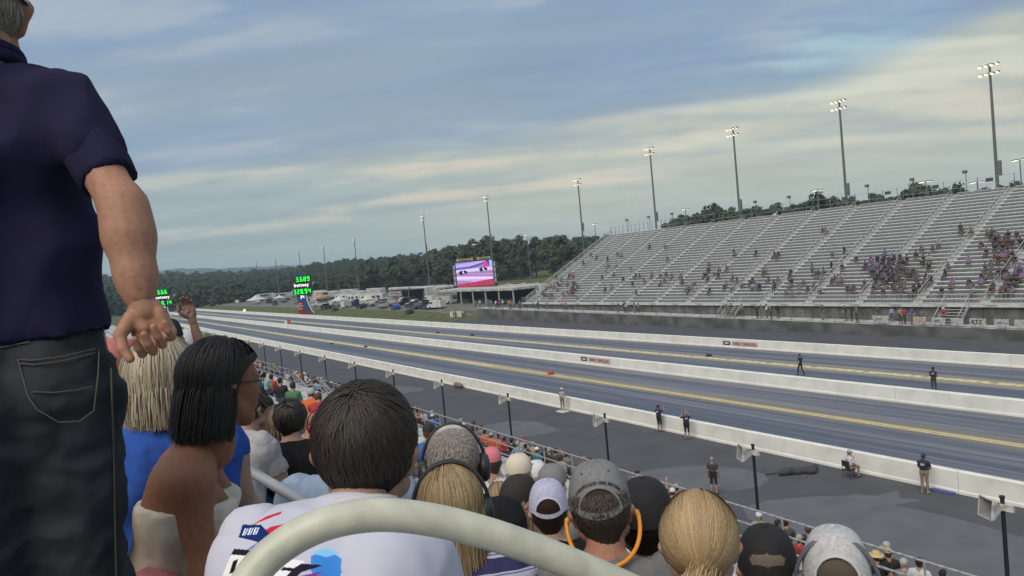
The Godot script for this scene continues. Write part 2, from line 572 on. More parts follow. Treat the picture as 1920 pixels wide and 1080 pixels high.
func ridge(called: String, dist: float, pts: Array, depth: float, col: Color) -> void:
	# a long hill: crest heights (m) given at photo columns, a slope falling towards the track and one behind
	var b := MB.new()
	var nz := FastNoiseLite.new()
	nz.seed = 5
	nz.frequency = 0.02
	var rows := []
	for i in 161:
		var px := lerpf(pts[0][0], pts[-1][0], i / 160.0)
		var hh := 0.0
		for k in pts.size() - 1:
			if px >= pts[k][0] and px <= pts[k + 1][0]:
				hh = lerpf(pts[k][1], pts[k + 1][1], smoothstep(0.0, 1.0, (px - pts[k][0]) / float(pts[k + 1][0] - pts[k][0])))
		var d := ray(px, 540.0)
		d.y = 0.0
		d = d.normalized()
		hh += nz.get_noise_1d(px * 0.9) * hh * 0.06 + nz.get_noise_1d(px * 4.0 + 70.0) * hh * 0.045
		rows.append([d * (dist - depth) + Vector3(0, -2, 0), d * (dist - depth * 0.4) + Vector3(0, hh * 0.62 + nz.get_noise_1d(px * 2.0 + 33.0) * hh * 0.1, 0), d * dist + Vector3(0, hh, 0), d * (dist + depth) + Vector3(0, -2, 0)])
	for i in 160:
		for j in 3:
			b.quad(rows[i][j], rows[i + 1][j], rows[i + 1][j + 1], rows[i][j + 1])
	b.smooth()
	struct(called, b.mesh(), mt(col, 0.95, "blotch", 0.006))

# ---------------------------------------------------------------- concrete barriers
func barrier(called: String, label: String, x: float, thick: float, high: float, z1: float, look: StandardMaterial3D) -> Node3D:
	var t := thing(called, label, "wall", Vector3(x, 0, 0))
	var sec := MB.new()
	var L := 12.0
	var h := thick * 0.5
	var prof := PackedVector2Array([Vector2(-h - 0.03, 0), Vector2(h + 0.03, 0), Vector2(h + 0.03, 0.12), Vector2(h, 0.18), Vector2(h, high - 0.03), Vector2(h - 0.03, high), Vector2(-h + 0.03, high), Vector2(-h, high - 0.03), Vector2(-h, 0.18), Vector2(-h - 0.03, 0.12)])
	sec.prism(prof, L - 0.02)
	var sm := sec.mesh()
	var z := 18.0
	while z > z1:
		part(t, "wall_section", sm, look, T(Vector3(0, 0, z - L / 2)))
		z -= L
	return t

# ---------------------------------------------------------------- lettering made of boxes: seven-segment digits
const SEG := {"0": "abcdef", "1": "bc", "2": "abged", "3": "abgcd", "4": "fgbc", "5": "afgcd", "6": "afgedc", "7": "abc", "8": "abcdefg", "9": "abcdfg"}
func segments(s: String, high: float) -> ArrayMesh:
	var b := MB.new()
	var w := high * 0.52
	var t := high * 0.15
	var x := 0.0
	for ch in s:
		if ch == ".":
			b.box(Vector3(x - high * 0.08, t / 2, 0), Vector3(t, t, 0.06))
			x += high * 0.14
			continue
		for k in SEG[ch]:
			match k:
				"a": b.box(Vector3(x + w / 2, high - t / 2, 0), Vector3(w - t * 0.9, t, 0.06))
				"g": b.box(Vector3(x + w / 2, high / 2, 0), Vector3(w - t * 0.9, t, 0.06))
				"d": b.box(Vector3(x + w / 2, t / 2, 0), Vector3(w - t * 0.9, t, 0.06))
				"f": b.box(Vector3(x + t / 2, high * 0.75 - t * 0.1, 0), Vector3(t, high * 0.5 - t * 0.9, 0.06))
				"b": b.box(Vector3(x + w - t / 2, high * 0.75 - t * 0.1, 0), Vector3(t, high * 0.5 - t * 0.9, 0.06))
				"e": b.box(Vector3(x + t / 2, high * 0.25 + t * 0.1, 0), Vector3(t, high * 0.5 - t * 0.9, 0.06))
				"c": b.box(Vector3(x + w - t / 2, high * 0.25 + t * 0.1, 0), Vector3(t, high * 0.5 - t * 0.9, 0.06))
		x += w + high * 0.2
	return b.mesh()

func build_walls() -> void:
	var conc := mt(lin(0.72, 0.725, 0.68), 0.75, "paint", 0.13, 0.0, "", 0.3)
	barrier("near_barrier", "long white concrete barrier beside the apron where photographers stand", 32.76, 0.3, 1.0, -640, conc)
	var md := barrier("median_barrier", "long white concrete barrier standing between the two pairs of lanes", 47.72, 0.5, 1.0, -640, mt(lin(0.70, 0.71, 0.67), 0.75, "paint", 0.11, 0.0, "", 0.3))
	var fb := barrier("far_barrier", "long white concrete barrier between the farther lanes and the grey apron", 63.03, 0.3, 1.0, -640, mt(lin(0.70, 0.705, 0.66), 0.75, "paint", 0.1, 0.0, "", 0.3))
	# lettered sponsor panels on both farther barriers
	for a in [[md, -0.262, -65.7, 5.05, 0.60], [fb, -0.163, -59.7, 4.9, 0.50]]:
		var o: Node3D = a[0]
		var x: float = a[1]
		var z: float = a[2]
		var ln: float = a[3]
		var y: float = a[4]
		var f := -PI / 2
		part(o, "panel", one_box(Vector3(ln * 0.74, 0.46, 0.012)), mt(lin(0.60, 0.44, 0.43), 0.7, "blotch", 0.9), Transform3D(Basis(Vector3.UP, f), Vector3(x - 0.008, y, z + ln * 0.63)))
		part(o, "emblem", one_box(Vector3(ln * 0.21, 0.42, 0.012)), mt(lin(0.02, 0.02, 0.022), 0.6), Transform3D(Basis(Vector3.UP, f), Vector3(x - 0.008, y, z + ln * 0.11)))
		part(o, "emblem_core", one_box(Vector3(ln * 0.12, 0.20, 0.012)), mt(lin(0.5, 0.5, 0.48), 0.6), Transform3D(Basis(Vector3.UP, f), Vector3(x - 0.016, y, z + ln * 0.11)))
		part(o, "lettering", text_mesh("AMBLE", 0.34, 0.01), mt(lin(0.16, 0.03, 0.035), 0.6), Transform3D(Basis(Vector3.UP, f), Vector3(x - 0.02, y, z + ln * 0.42)))
		part(o, "lettering", text_mesh("WHELEN", 0.44, 0.01), mt(lin(0.28, 0.02, 0.03), 0.6), Transform3D(Basis(Vector3.UP, f), Vector3(x - 0.02, y - 0.02, z + ln * 0.77)))
	# small timing blocks along the centre strips
	var k := 0
	for q in [[1033, 702, 0.42, 0.26, "red"], [622, 645, 0.4, 0.2, "dark"], [686, 651, 0.4, 0.2, "dark"], [821, 625, 0.45, 0.22, "dark"], [885, 629, 0.45, 0.22, "dark"], [1329, 668, 0.4, 0.22, "dark"]]:
		var p := at_y(q[0], q[1], 0.0)
		var t := thing("timing_block", "%s foam timing block on the yellow strip%s" % ["small bright red" if q[4] == "red" else "small dark", "" if q[4] == "red" else ["", ", near lanes, farthest", ", near lanes, nearer one", ", far lanes, farthest", ", far lanes, middle one", " opposite the lettered barrier"][k]], "timing block", Vector3(p.x, 0.012, p.z))
		var c := lin(0.5, 0.03, 0.02) if q[4] == "red" else lin(0.04, 0.035, 0.03)
		part(t, "foam_body", one_box(Vector3(q[2], q[3], q[2] * 1.3), 0.03), mt(c, 0.7), T(Vector3(0, q[3] / 2 + 0.02, 0)))
		part(t, "base_plate", one_box(Vector3(q[2] * 1.5, 0.02, q[2] * 1.9)), mt(lin(0.3, 0.12, 0.1) if q[4] == "red" else lin(0.1, 0.1, 0.1), 0.7), T(Vector3(0, 0.01, 0)))
		k += 1

# ---------------------------------------------------------------- the grandstand across the track
const SX := 81.2
const ROWS := 30
const TREAD := 0.76
const RISE := 0.41
const SY := 3.06
func stand_y(k: float) -> float: return SY + RISE * k
func build_far_stand() -> void:
	var t := thing("grandstand", "long silver aluminium grandstand across the track with mostly empty benches", "grandstand")
	var z0 := -19.0
	var z1 := -128.6
	var alu := mt(lin(0.76, 0.77, 0.76), 0.5, "wear", 0.25, 0.1)
	var deckm := mt(lin(0.55, 0.555, 0.56), 0.6, "wear", 0.2, 0.05)
	var steel := mt(lin(0.42, 0.43, 0.43), 0.5, "", 1.0, 0.2)
	var deck := MB.new()
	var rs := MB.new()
	for k in ROWS:
		var x := SX + TREAD * k - 0.38
		var y := stand_y(k)
		deck.box(Vector3(x + 0.36, y - 0.02, (z0 + z1) / 2), Vector3(0.72, 0.05, z0 - z1))
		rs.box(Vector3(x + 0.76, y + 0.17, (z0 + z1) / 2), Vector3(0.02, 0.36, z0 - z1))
	part(t, "stepped_deck", deck.mesh(), deckm)
	part(t, "shade_toned_risers", rs.mesh(), mt(lin(0.28, 0.285, 0.29), 0.6, "wear", 0.2, 0.1))  # risers coloured darker to stand in for the shade under the benches
	# under-structure
	var und := MB.new()
	var zz := z0
	while zz >= z1 - 0.1:
		und.box(Vector3(SX + 11.0, stand_y(14.5) - 0.45, zz), Vector3(26.0, 0.3, 0.2), Basis(Vector3(0, 0, 1), atan2(RISE, TREAD)))
		for k in [4, 12, 20, 28]:
			und.bar(Vector3(SX + TREAD * k, 0.5, zz), Vector3(SX + TREAD * k, stand_y(k) - 0.3, zz), 0.12)
		zz -= 7.1
	part(t, "support_frame", und.mesh(), steel)
	var aisles := []
	var a := -26.56
	while a > -127.0:
		aisles.append(a)
		a -= 7.1
	var bench := one_box(Vector3(0.30, 0.05, 5.9))
	var rest := MB.new()
	var made := 0
	for i in aisles.size():
		var za: float = aisles[i]
		var zb := za - 7.1
		if zb < z1: zb = z1 - 0.5
		var zc := (za + zb) / 2
		var ln := za - zb - 1.2
		for k in ROWS:
			var p := Vector3(SX + TREAD * k + 0.02, stand_y(k) + 0.43, zc)
			if made < 300 and absf(ln - 5.9) < 0.02:
				part(t, "bench", bench, alu, T(p))
				made += 1
			else:
				rest.box(p, Vector3(0.30, 0.05, ln))
	var ro := part(t, "benches", rest.mesh(), alu)
	ro.set_meta("kind", "stuff")
	# bench brackets in long lines
	# aisles: half steps and a broken centre rail of hoops
	for i in aisles.size():
		var za: float = aisles[i]
		var st := MB.new()
		for k in ROWS - 1:
			st.box(Vector3(SX + TREAD * k + 0.2, stand_y(k) + 0.2, za), Vector3(0.34, 0.04, 1.05))
			st.box(Vector3(SX + TREAD * k + 0.2 - 0.16, stand_y(k) + 0.1, za), Vector3(0.02, 0.2, 1.05))
		part(t, "aisle_steps", st.mesh(), mt(lin(0.45, 0.455, 0.46), 0.55, "wear", 0.3, 0.1))
		var rl := MB.new()
		for g in 7:
			var k0 := g * 4.2 + 0.6
			var k1 := minf(k0 + 3.7, 29.0)
			var b0 := Vector3(SX + TREAD * k0 - 0.3, stand_y(k0), za)
			var b1 := Vector3(SX + TREAD * k1 - 0.3, stand_y(k1), za)
			var up := Vector3(0, 0.95, 0)
			rl.tube(pv([b0, b0 + up * 0.85, b0 + up + Vector3(0.15, 0.06, 0), b1 + up - Vector3(0.15, 0.02, 0), b1 + up * 0.85, b1]), pf([0.035]), 5)
			rl.bar(b0 + up * 0.5, b1 + up * 0.5, 0.025, 5)
		part(t, "aisle_rail", rl.mesh(), steel)
	# end guard rail down the far side
	var er := MB.new()
	var e0 := Vector3(SX - 0.6, stand_y(0), z1 - 0.05)
	var e1 := Vector3(SX + TREAD * ROWS, stand_y(ROWS), z1 - 0.05)
	for h in [0.45, 0.8, 1.1]:
		er.bar(e0 + Vector3(0, h, 0), e1 + Vector3(0, h, 0), 0.04 if h < 1.0 else 0.06, 6)
	for k in 16:
		var p := e0.lerp(e1, k / 15.0)
		er.bar(p - Vector3(0, 0.2, 0), p + Vector3(0, 1.1, 0), 0.04, 5)
	er.box((e0 + e1) / 2 + Vector3(0, -0.1, 0), Vector3(e0.distance_to(e1), 0.5, 0.06), Basis(Vector3(0, 0, 1), atan2(e1.y - e0.y, e1.x - e0.x)))
	part(t, "end_rail", er.mesh(), mt(lin(0.42, 0.43, 0.43), 0.5, "", 1.0, 0.2))
	# fence along the top row
	var px := SX + TREAD * ROWS - 0.3
	var py := stand_y(ROWS - 1)
	var fence := MB.new()
	for h in [0.1, 1.05, 2.0]:
		fence.bar(Vector3(px, py + h, z0), Vector3(px, py + h, z1), 0.02, 4)
	part(t, "fence_rail", fence.mesh(), steel)
	var post := MB.new()
	post.bar(Vector3(0, -0.2, 0), Vector3(0, 2.15, 0), 0.045, 6)
	var pm := post.mesh()
	zz = z0
	while zz >= z1:
		part(t, "fence_post", pm, mt(lin(0.10, 0.105, 0.11), 0.6), T(Vector3(px, py, zz)))
		zz -= 1.32 if zz < -100.0 else 2.2
	var sp := MB.new()
	sp.bar(Vector3(0, 0, 0), Vector3(0, 3.1, 0), 0.05, 6)
	sp.bevel_box(Vector3(-0.2, 3.1, 0), Vector3(0.55, 0.42, 0.5), 0.08)
	var spm := sp.mesh()
	for q in [1175, 1216, 1260, 1418, 1482, 1630, 1715, 1815]:
		var w := at_x(q, 400, px)
		part(t, "loudspeaker", spm, mt(lin(0.11, 0.115, 0.12), 0.6), T(Vector3(px + 0.1, py, w.z)))
	var sg := one_box(Vector3(0.04, 0.45, 0.9))
	for q in [1448, 1510, 1586, 1668, 1758, 1860]:
		part(t, "section_sign", sg, mt(lin(0.05, 0.055, 0.07), 0.6), T(Vector3(px - 0.08, py + 1.65, at_x(q, 400, px).z)))
	# front platform, its edge and railing
	var slab := MB.new()
	slab.box(Vector3(80.15, SY - 0.13, (z0 + z1) / 2), Vector3(1.5, 0.26, z0 - z1))
	part(t, "front_platform", slab.mesh(), mt(lin(0.52, 0.53, 0.52), 0.7, "stain", 0.2))
	var gr := MB.new()
	for h in [0.12, 0.62, 1.1]:
		gr.bar(Vector3(79.5, SY + h, z0), Vector3(79.5, SY + h, z1), 0.022 if h < 1.0 else 0.035, 5)
	zz = z0
	while zz > z1:
		gr.bar(Vector3(79.5, SY, zz), Vector3(79.5, SY + 1.1, zz), 0.02, 4)
		zz -= 0.44
	part(t, "guard_rail", gr.mesh(), steel)
	# concrete face under the platform, in panels
	var panel := one_box(Vector3(0.2, 2.0, 7.04))
	zz = z0
	var pi := 0
	while zz > z1 + 1.0:
		part(t, "concrete_panel", panel, mt(lin(0.14, 0.14, 0.14), 0.85, "stain", 0.15) if pi % 3 else mt(lin(0.165, 0.165, 0.16), 0.85, "stain", 0.15), T(Vector3(79.85, SY - 1.26, zz - 3.55)))
		zz -= 7.1
		pi += 1
	# two stairways from the platform to the walkway
	for q in [1376, 1792]:
		var zc := at_x(q, 590, 79.0).z
		var s := MB.new()
		for i in 7:
			s.box(Vector3(79.3 - i * 0.32, SY - 0.2 - i * 0.27, zc), Vector3(0.34, 0.05, 2.4))
		for sd in [-1.2, 1.2]:
			s.bar(Vector3(79.4, SY + 0.95, zc + sd), Vector3(77.1, SY - 0.95, zc + sd), 0.04, 6)
			s.box(Vector3(78.3, SY - 1.0, zc + sd), Vector3(3.0, 0.28, 0.06), Basis(Vector3(0, 0, 1), atan2(0.27, 0.32)))
			for i in 4:
				s.bar(Vector3(79.3 - i * 0.7, SY - 0.1 - i * 0.58, zc + sd), Vector3(79.3 - i * 0.7, SY + 0.9 - i * 0.58, zc + sd), 0.025, 5)
		part(t, "front_stairs", s.mesh(), mt(lin(0.4, 0.41, 0.41), 0.5, "", 1.0, 0.2))

func retaining_top(z: float) -> float:
	return 0.95 + 0.0105 * clampf(-z - 30.0, -30.0, 113.0)
func build_far_walkway() -> void:
	var t := thing("retaining_wall", "long grey retaining wall below the walkway of the silver grandstand", "wall", Vector3(76.3, 0, 0))
	var m := mt(lin(0.125, 0.127, 0.13), 0.85, "stain", 0.08)
	var z := 10.0
	while z > -142.0:
		var zb := maxf(z - 9.5, -142.8)
		var b := MB.new()
		var h0 := retaining_top(z)
		var h1 := retaining_top(zb)
		for sgn in [0]:
			var p := [Vector3(-0.12, -0.05, z - 0.015), Vector3(0.18, -0.05, z - 0.015), Vector3(0.18, h0, z - 0.015), Vector3(-0.12, h0, z - 0.015), Vector3(-0.12, -0.05, zb), Vector3(0.18, -0.05, zb), Vector3(0.18, h1, zb), Vector3(-0.12, h1, zb)]
			b.quad(p[0], p[1], p[2], p[3])
			b.quad(p[5], p[4], p[7], p[6])
			b.quad(p[4], p[0], p[3], p[7])
			b.quad(p[1], p[5], p[6], p[2])
			b.quad(p[3], p[2], p[6], p[7])
		part(t, "wall_section", b.mesh(), m)
		z = zb
	# pale walkway behind it
	var w := MB.new()
	for i in 16:
		var a := 10.0 - i * 9.6
		var e := a - 9.6
		w.quad(Vector3(76.48, retaining_top(a) + 0.004, a), Vector3(79.75, retaining_top(a) + 0.004, a), Vector3(79.75, retaining_top(e) + 0.004, e), Vector3(76.48, retaining_top(e) + 0.004, e))
	struct("far_walkway", w.mesh(), mt(lin(0.46, 0.46, 0.44), 0.85, "stain", 0.2))
	var f := thing("walkway_fence", "low post and cable fence along the grey retaining wall", "fence", Vector3(76.42, 0, 0))
	var post := MB.new()
	post.bar(Vector3(0, 0, 0), Vector3(0, 1.15, 0), 0.03, 6)
	var pm := post.mesh()
	var fm := mt(lin(0.07, 0.075, 0.08), 0.6, "", 1.0, 0.3)
	z = 6.0
	while z > -142.0:
		part(f, "post", pm, fm, T(Vector3(0, retaining_top(z), z)))
		z -= 3.05
	var rail := MB.new()
	for h in [0.15, 0.6, 1.12]:
		rail.tube(pv([Vector3(0, retaining_top(8.0) + h, 8.0), Vector3(0, retaining_top(-30.0) + h, -30.0), Vector3(0, retaining_top(-142.0) + h, -142.0)]), pf([0.016]), 4)
	part(f, "rail", rail.mesh(), fm)
	# banners hung on the fence near the stairs
	var k := 0
	for q in [[1642, 1672], [1718, 1742], [1752, 1778], [1788, 1812], [1823, 1854], [1869, 1897], [1907, 1932]]:
		var pa := at_x(q[0], 598, 76.9)
		var pb := at_x(q[1], 600, 76.9)
		var zc := (pa.z + pb.z) / 2
		var ln := absf(pa.z - pb.z)
		var yy := retaining_top(zc) + 0.62
		var label: String = ["pale banner with faint dark print on the walkway fence", "white banner with round pink lettering on the walkway fence", "pale banner with a dark arc on the walkway fence", "blank pale grey banner below the grandstand stairs", "pale grey banner marked with black block letters", "pale banner with a small dark mark beside the block letters banner", "pale banner at the cut-off end of the row of banners"][k]
		var bn := thing("fence_banner", label, "banner", Vector3(76.35, yy, zc), -PI / 2, "banners on the walkway fence")
		part(bn, "sheet", one_box(Vector3(ln, 0.78, 0.02)), mt(lin(0.46, 0.47, 0.46), 0.7, "blotch", 0.6))
		if k in [0, 2, 5]: part(bn, "mark", one_box(Vector3(ln * 0.4, 0.12, 0.01)), mt(lin(0.1, 0.1, 0.11), 0.7), T(Vector3(-ln * 0.1, 0.02, 0.016)))
		if k == 1: part(bn, "lettering", text_mesh("OO", 0.75, 0.01), mt(lin(0.5, 0.2, 0.2), 0.7), T(Vector3(0, 0, 0.016)))
		if k == 4: part(bn, "lettering", text_mesh("RTZ", 0.6, 0.01), mt(lin(0.03, 0.03, 0.035), 0.7), T(Vector3(-0.1, 0.02, 0.016)))
		k += 1

# ---------------------------------------------------------------- light poles
var pole_mesh: ArrayMesh
func flood_pole(p: Vector3, high: float, rows: int, label: String) -> void:
	var t := thing("floodlight_pole", label, "light pole", p, 0.0, "tall floodlight poles behind the far stand")
	var b := MB.new()
	b.tube(pv([Vector3(0, 0, 0), Vector3(0, high, 0)]), pf([0.27, 0.14]), 10)
	part(t, "pole", b.mesh(), mt(lin(0.13, 0.14, 0.135), 0.55, "", 1.0, 0.4))
	var bx := MB.new()
	bx.bevel_box(Vector3(0.0, 16.9, 0.38), Vector3(0.4, 2.0, 0.45), 0.04)
	if high > 25.0: part(t, "control_box", bx.mesh(), mt(lin(0.12, 0.125, 0.13), 0.6))
	var arm := MB.new()
	for i in rows:
		arm.box(Vector3(0, high - 0.2 - i * 1.1, 0), Vector3(0.18, 0.14, 2.4))
	part(t, "crossarm", arm.mesh(), mt(lin(0.10, 0.105, 0.11), 0.5, "", 1.0, 0.5))
	var hood := MB.new()
	hood.lathe(PackedVector2Array([Vector2(0.0, 0.36), Vector2(0.12, 0.3), Vector2(0.18, 0.18), Vector2(0.27, 0.0)]), 12)
	var face := MB.new()
	face.lathe(PackedVector2Array([Vector2(0.26, 0.01), Vector2(0.15, -0.05), Vector2(0.0, -0.07)]), 12)
	var hm := hood.mesh()
	var fm := face.mesh()
	for i in rows:
		for j in 4:
			var zz := -1.05 + j * 0.7
			var bs := Basis(Vector3(0, 0, 1), deg_to_rad(-38.0)) * Basis(Vector3(1, 0, 0), deg_to_rad((j - 1.5) * 9.0))
			var xf := Transform3D(bs, Vector3(-0.35, high - 0.35 - i * 1.1, zz))
			var lamp := part(t, "lamp_head", hm, mt(lin(0.14, 0.12, 0.11), 0.4, "", 1.0, 0.5), xf)
			part(lamp, "lamp_glass", fm, glow(Color(1.0, 0.94, 0.84), 0.65))
func lot_lamp(p: Vector3, high: float, label: String) -> void:
	var t := thing("lot_lamp", label, "lamp", p, 0.0, "smaller lamp posts of the car park")
	var b := MB.new()
	b.tube(pv([Vector3.ZERO, Vector3(0, high, 0)]), pf([0.14, 0.08]), 8)
	part(t, "pole", b.mesh(), mt(lin(0.16, 0.165, 0.16), 0.5, "", 1.0, 0.4))
	for s: float in [-1.0, 1.0]:
		var h := MB.new()
		h.bevel_box(Vector3(0, 0, 0), Vector3(0.5, 0.18, 0.95), 0.05)
		var xf := Transform3D(Basis(Vector3(1, 0, 0), s * 0.12), Vector3(0, high, s * 0.7))
		var lh := part(t, "lamp_head", h.mesh(), mt(lin(0.2, 0.2, 0.2), 0.5), xf)
		part(lh, "lamp_glass", one_box(Vector3(0.4, 0.03, 0.8)), glow(Color(1.0, 0.98, 0.93), 1.2), T(Vector3(0, -0.11, 0)))
func build_poles() -> void:
	var tops := [[1855, 119], [1573, 187], [1374, 239], [1218, 276], [1083, 335], [912, 367], [793, 404], [664, 448], [606, 461], [560, 470], [516, 485], [480, 491], [448, 513], [420, 516], [400, 520], [372, 524], [340, 528], [468, 500], [528, 492]]
	var where := ["behind the bench section marked by the blue crowd", "behind the middle of the empty benches", "rising above the trees behind the empty benches", "at the corner of the fence on the top row", "at the sloping end rail of the grandstand", "beside the big video screen", "standing among the white trailers", "right of the green scoreboard tower, beyond the tents", "left of that, over the pit tents", "just behind the green scoreboard tower"]
	for i in tops.size():
		var xx := 106.0 if i < 13 else 128.0
		var p := at_x(tops[i][0], tops[i][1], xx)
		var g := ground_y(p.x, p.z) + 0.02
		flood_pole(Vector3(p.x, g, p.z), p.y - g, 2 if i < 7 else 1, "tall grey steel floodlight pole " + (where[i] if i < where.size() else "far down the track by the woods"))
	var k := 0
	for q in [[1285, 392], [1533, 356], [1912, 299], [1115, 420], [988, 440], [889, 458], [1735, 340], [1832, 341]]:
		var p := at_x(q[0], q[1], 125.0)
		var g := ground_y(p.x, p.z)
		lot_lamp(Vector3(p.x, g, p.z), p.y - g, ["slim lamp post showing over the fence left of the trees", "slim lamp post showing over the trees behind the benches", "slim lamp post at the fence corner beside the tallest pole", "slim lamp post above the sloping end rail", "slim lamp post before the wooded slope", "slim lamp post right above the big screen", "slim lamp post behind the fence above the blue crowd", "slim lamp post behind the fence near the tallest pole"][k])
		k += 1

# ---------------------------------------------------------------- scoreboards and the big screen
func scoreboard(p: Vector3, top: String, low: String, lane: String, label: String, turn: float) -> void:
	var t := thing("scoreboard_tower", label, "scoreboard", p, turn, "timing towers beside the lanes")
	var k := 0.168
	var b := MB.new()
	var body := PackedVector2Array([Vector2(0, 0), Vector2(5.0, 0), Vector2(4.2, 1.1), Vector2(3.4, 3.2), Vector2(2.85, 5.2), Vector2(2.75, 7.2), Vector2(3.2, 9.8), Vector2(3.9, 11.6), Vector2(3.2, 12.6), Vector2(2.3, 13.5), Vector2(0, 14.6)])
	b.prism(body, 1.2)
	part(t, "blue_pylon", b.mesh(), mt(lin(0.03, 0.09, 0.24), 0.5, "blotch", 0.3))
	var r := MB.new()
	r.prism(PackedVector2Array([Vector2(0.0, 0.0), Vector2(5.05, 0.0), Vector2(4.1, 0.7), Vector2(2.2, 0.9), Vector2(1.9, 2.6), Vector2(1.3, 4.8), Vector2(0.0, 4.9)]), 1.26)
	part(t, "red_panel", r.mesh(), mt(lin(0.30, 0.025, 0.045), 0.5, "blotch", 0.3))
	var w := MB.new()
	w.tube(pv([Vector3(4.9, 0.5, 0.5), Vector3(4.2, 1.3, 0.5), Vector3(3.45, 3.3, 0.5), Vector3(2.95, 5.2, 0.5), Vector3(2.9, 7.3, 0.5)]), pf([0.2, 0.24, 0.24, 0.24, 0.2]), 6)
	part(t, "white_edge", w.mesh(), mt(lin(0.62, 0.64, 0.64), 0.5))
	var fin := MB.new()
	fin.prism(PackedVector2Array([Vector2(5.0, 9.6), Vector2(5.2, 10.4), Vector2(6.2, 10.9)]), 0.3)
	part(t, "white_fin", fin.mesh(), mt(lin(0.7, 0.7, 0.7), 0.5))
	var face := mt(lin(0.012, 0.014, 0.02), 0.5)
	var g := glow(Color(0.12, 1.0, 0.22), 0.9)
	part(t, "display_board", one_box(Vector3(5.2, 2.1, 0.5)), face, T(Vector3(2.3, 11.9, 0.75)))
	part(t, "display_board", one_box(Vector3(6.3, 2.1, 0.5)), face, T(Vector3(1.8, 7.9, 0.75)))
	part(t, "name_board", one_box(Vector3(4.7, 1.25, 0.5)), mt(lin(0.015, 0.015, 0.02), 0.5), T(Vector3(1.6, 9.95, 0.75)))
	part(t, "lettering", text_mesh("betway", 1.35, 0.05), glow(Color(0.95, 0.92, 0.92), 0.85), T(Vector3(1.6, 10.0, 1.04)))
	part(t, "digits", segments(top, 1.55), g, T(Vector3(0.0, 11.15, 1.04)))
	part(t, "digits", segments(low, 1.55), g, T(Vector3(-1.1, 7.15, 1.04)))
	part(t, "lane_number", segments(lane, 1.0), glow(Color(0.95, 0.97, 1.0), 1.0), T(Vector3(0.9, 5.6, 0.68)))
	for q in [[4.3, 1.2], [3.6, 1.7], [2.7, 1.2]]:
		part(t, "white_stripe", one_box(Vector3(q[1], 0.28, 0.05)), mt(lin(0.62, 0.6, 0.6), 0.5), T(Vector3(0.55, q[0] - 0.4, 0.68)))

func poly_fill(im: Image, pts: Array, c: Color) -> void:
	var ymin := 99999.0
	var ymax := -1.0
	for p in pts:
		ymin = minf(ymin, p[1])
		ymax = maxf(ymax, p[1])
	for y in range(maxi(0, int(ymin)), mini(im.get_height() - 1, int(ymax)) + 1):
		var xs := []
		for i in pts.size():
			var a = pts[i]
			var b = pts[(i + 1) % pts.size()]
			if (a[1] <= y + 0.5) != (b[1] <= y + 0.5):
				xs.append(a[0] + (y + 0.5 - a[1]) * (b[0] - a[0]) / float(b[1] - a[1]))
		xs.sort()
		for i in range(0, xs.size() - 1, 2):
			var x0 := clampi(int(round(xs[i])), 0, im.get_width())
			var x1 := clampi(int(round(xs[i + 1])), 0, im.get_width())
			if x1 > x0: im.fill_rect(Rect2i(x0, y, x1 - x0, 1), c)
func screen_picture() -> ImageTexture:
	var im := Image.create(280, 190, false, Image.FORMAT_RGB8)
	im.fill(Color8(196, 176, 222))
	poly_fill(im, [[0, 0], [280, 0], [280, 56], [0, 56]], Color8(128, 118, 190))
	poly_fill(im, [[0, 14], [200, 0], [280, 0], [280, 10], [160, 30], [0, 40]], Color8(178, 160, 220))
	poly_fill(im, [[60, 52], [215, 12], [222, 22], [100, 54]], Color8(66, 62, 128))
	poly_fill(im, [[0, 40], [120, 40], [100, 54], [0, 56]], Color8(88, 84, 158))
	poly_fill(im, [[0, 56], [280, 50], [280, 78], [0, 78]], Color8(206, 190, 232))
	poly_fill(im, [[0, 78], [280, 78], [280, 128], [0, 104]], Color8(152, 120, 168))
	poly_fill(im, [[90, 90], [280, 104], [280, 112], [90, 98]], Color8(178, 146, 196))
	poly_fill(im, [[0, 106], [280, 134], [280, 146], [0, 128]], Color8(222, 196, 246))
	poly_fill(im, [[0, 128], [280, 146], [280, 160], [130, 152], [0, 132]], Color8(196, 160, 226))
	poly_fill(im, [[0, 136], [130, 152], [60, 166], [0, 168]], Color8(150, 124, 176))
	poly_fill(im, [[0, 168], [280, 146], [280, 190], [0, 190]], Color8(172, 50, 84))
	poly_fill(im, [[212, 6], [232, 2], [250, 44], [262, 52], [226, 52], [208, 38]], Color8(222, 56, 120))
	poly_fill(im, [[232, 0], [258, 0], [262, 28], [250, 40]], Color8(30, 70, 186))
	poly_fill(im, [[258, 0], [280, 0], [280, 48], [262, 44]], Color8(150, 190, 240))
	for o in [[20, 74], [176, 62]]:
		var x: float = o[0]
		var y: float = o[1]
		poly_fill(im, [[x, y], [x + 18, y - 12], [x + 30, y - 4], [x + 44, y - 12], [x + 66, y], [x + 60, y + 16], [x + 48, y + 14], [x + 38, y + 6], [x + 24, y + 20], [x + 10, y + 22]], Color8(34, 14, 54))
		poly_fill(im, [[x + 26, y - 2], [x + 36, y - 4], [x + 40, y + 8], [x + 30, y + 10]], Color8(232, 226, 246))
	return ImageTexture.create_from_image(im)
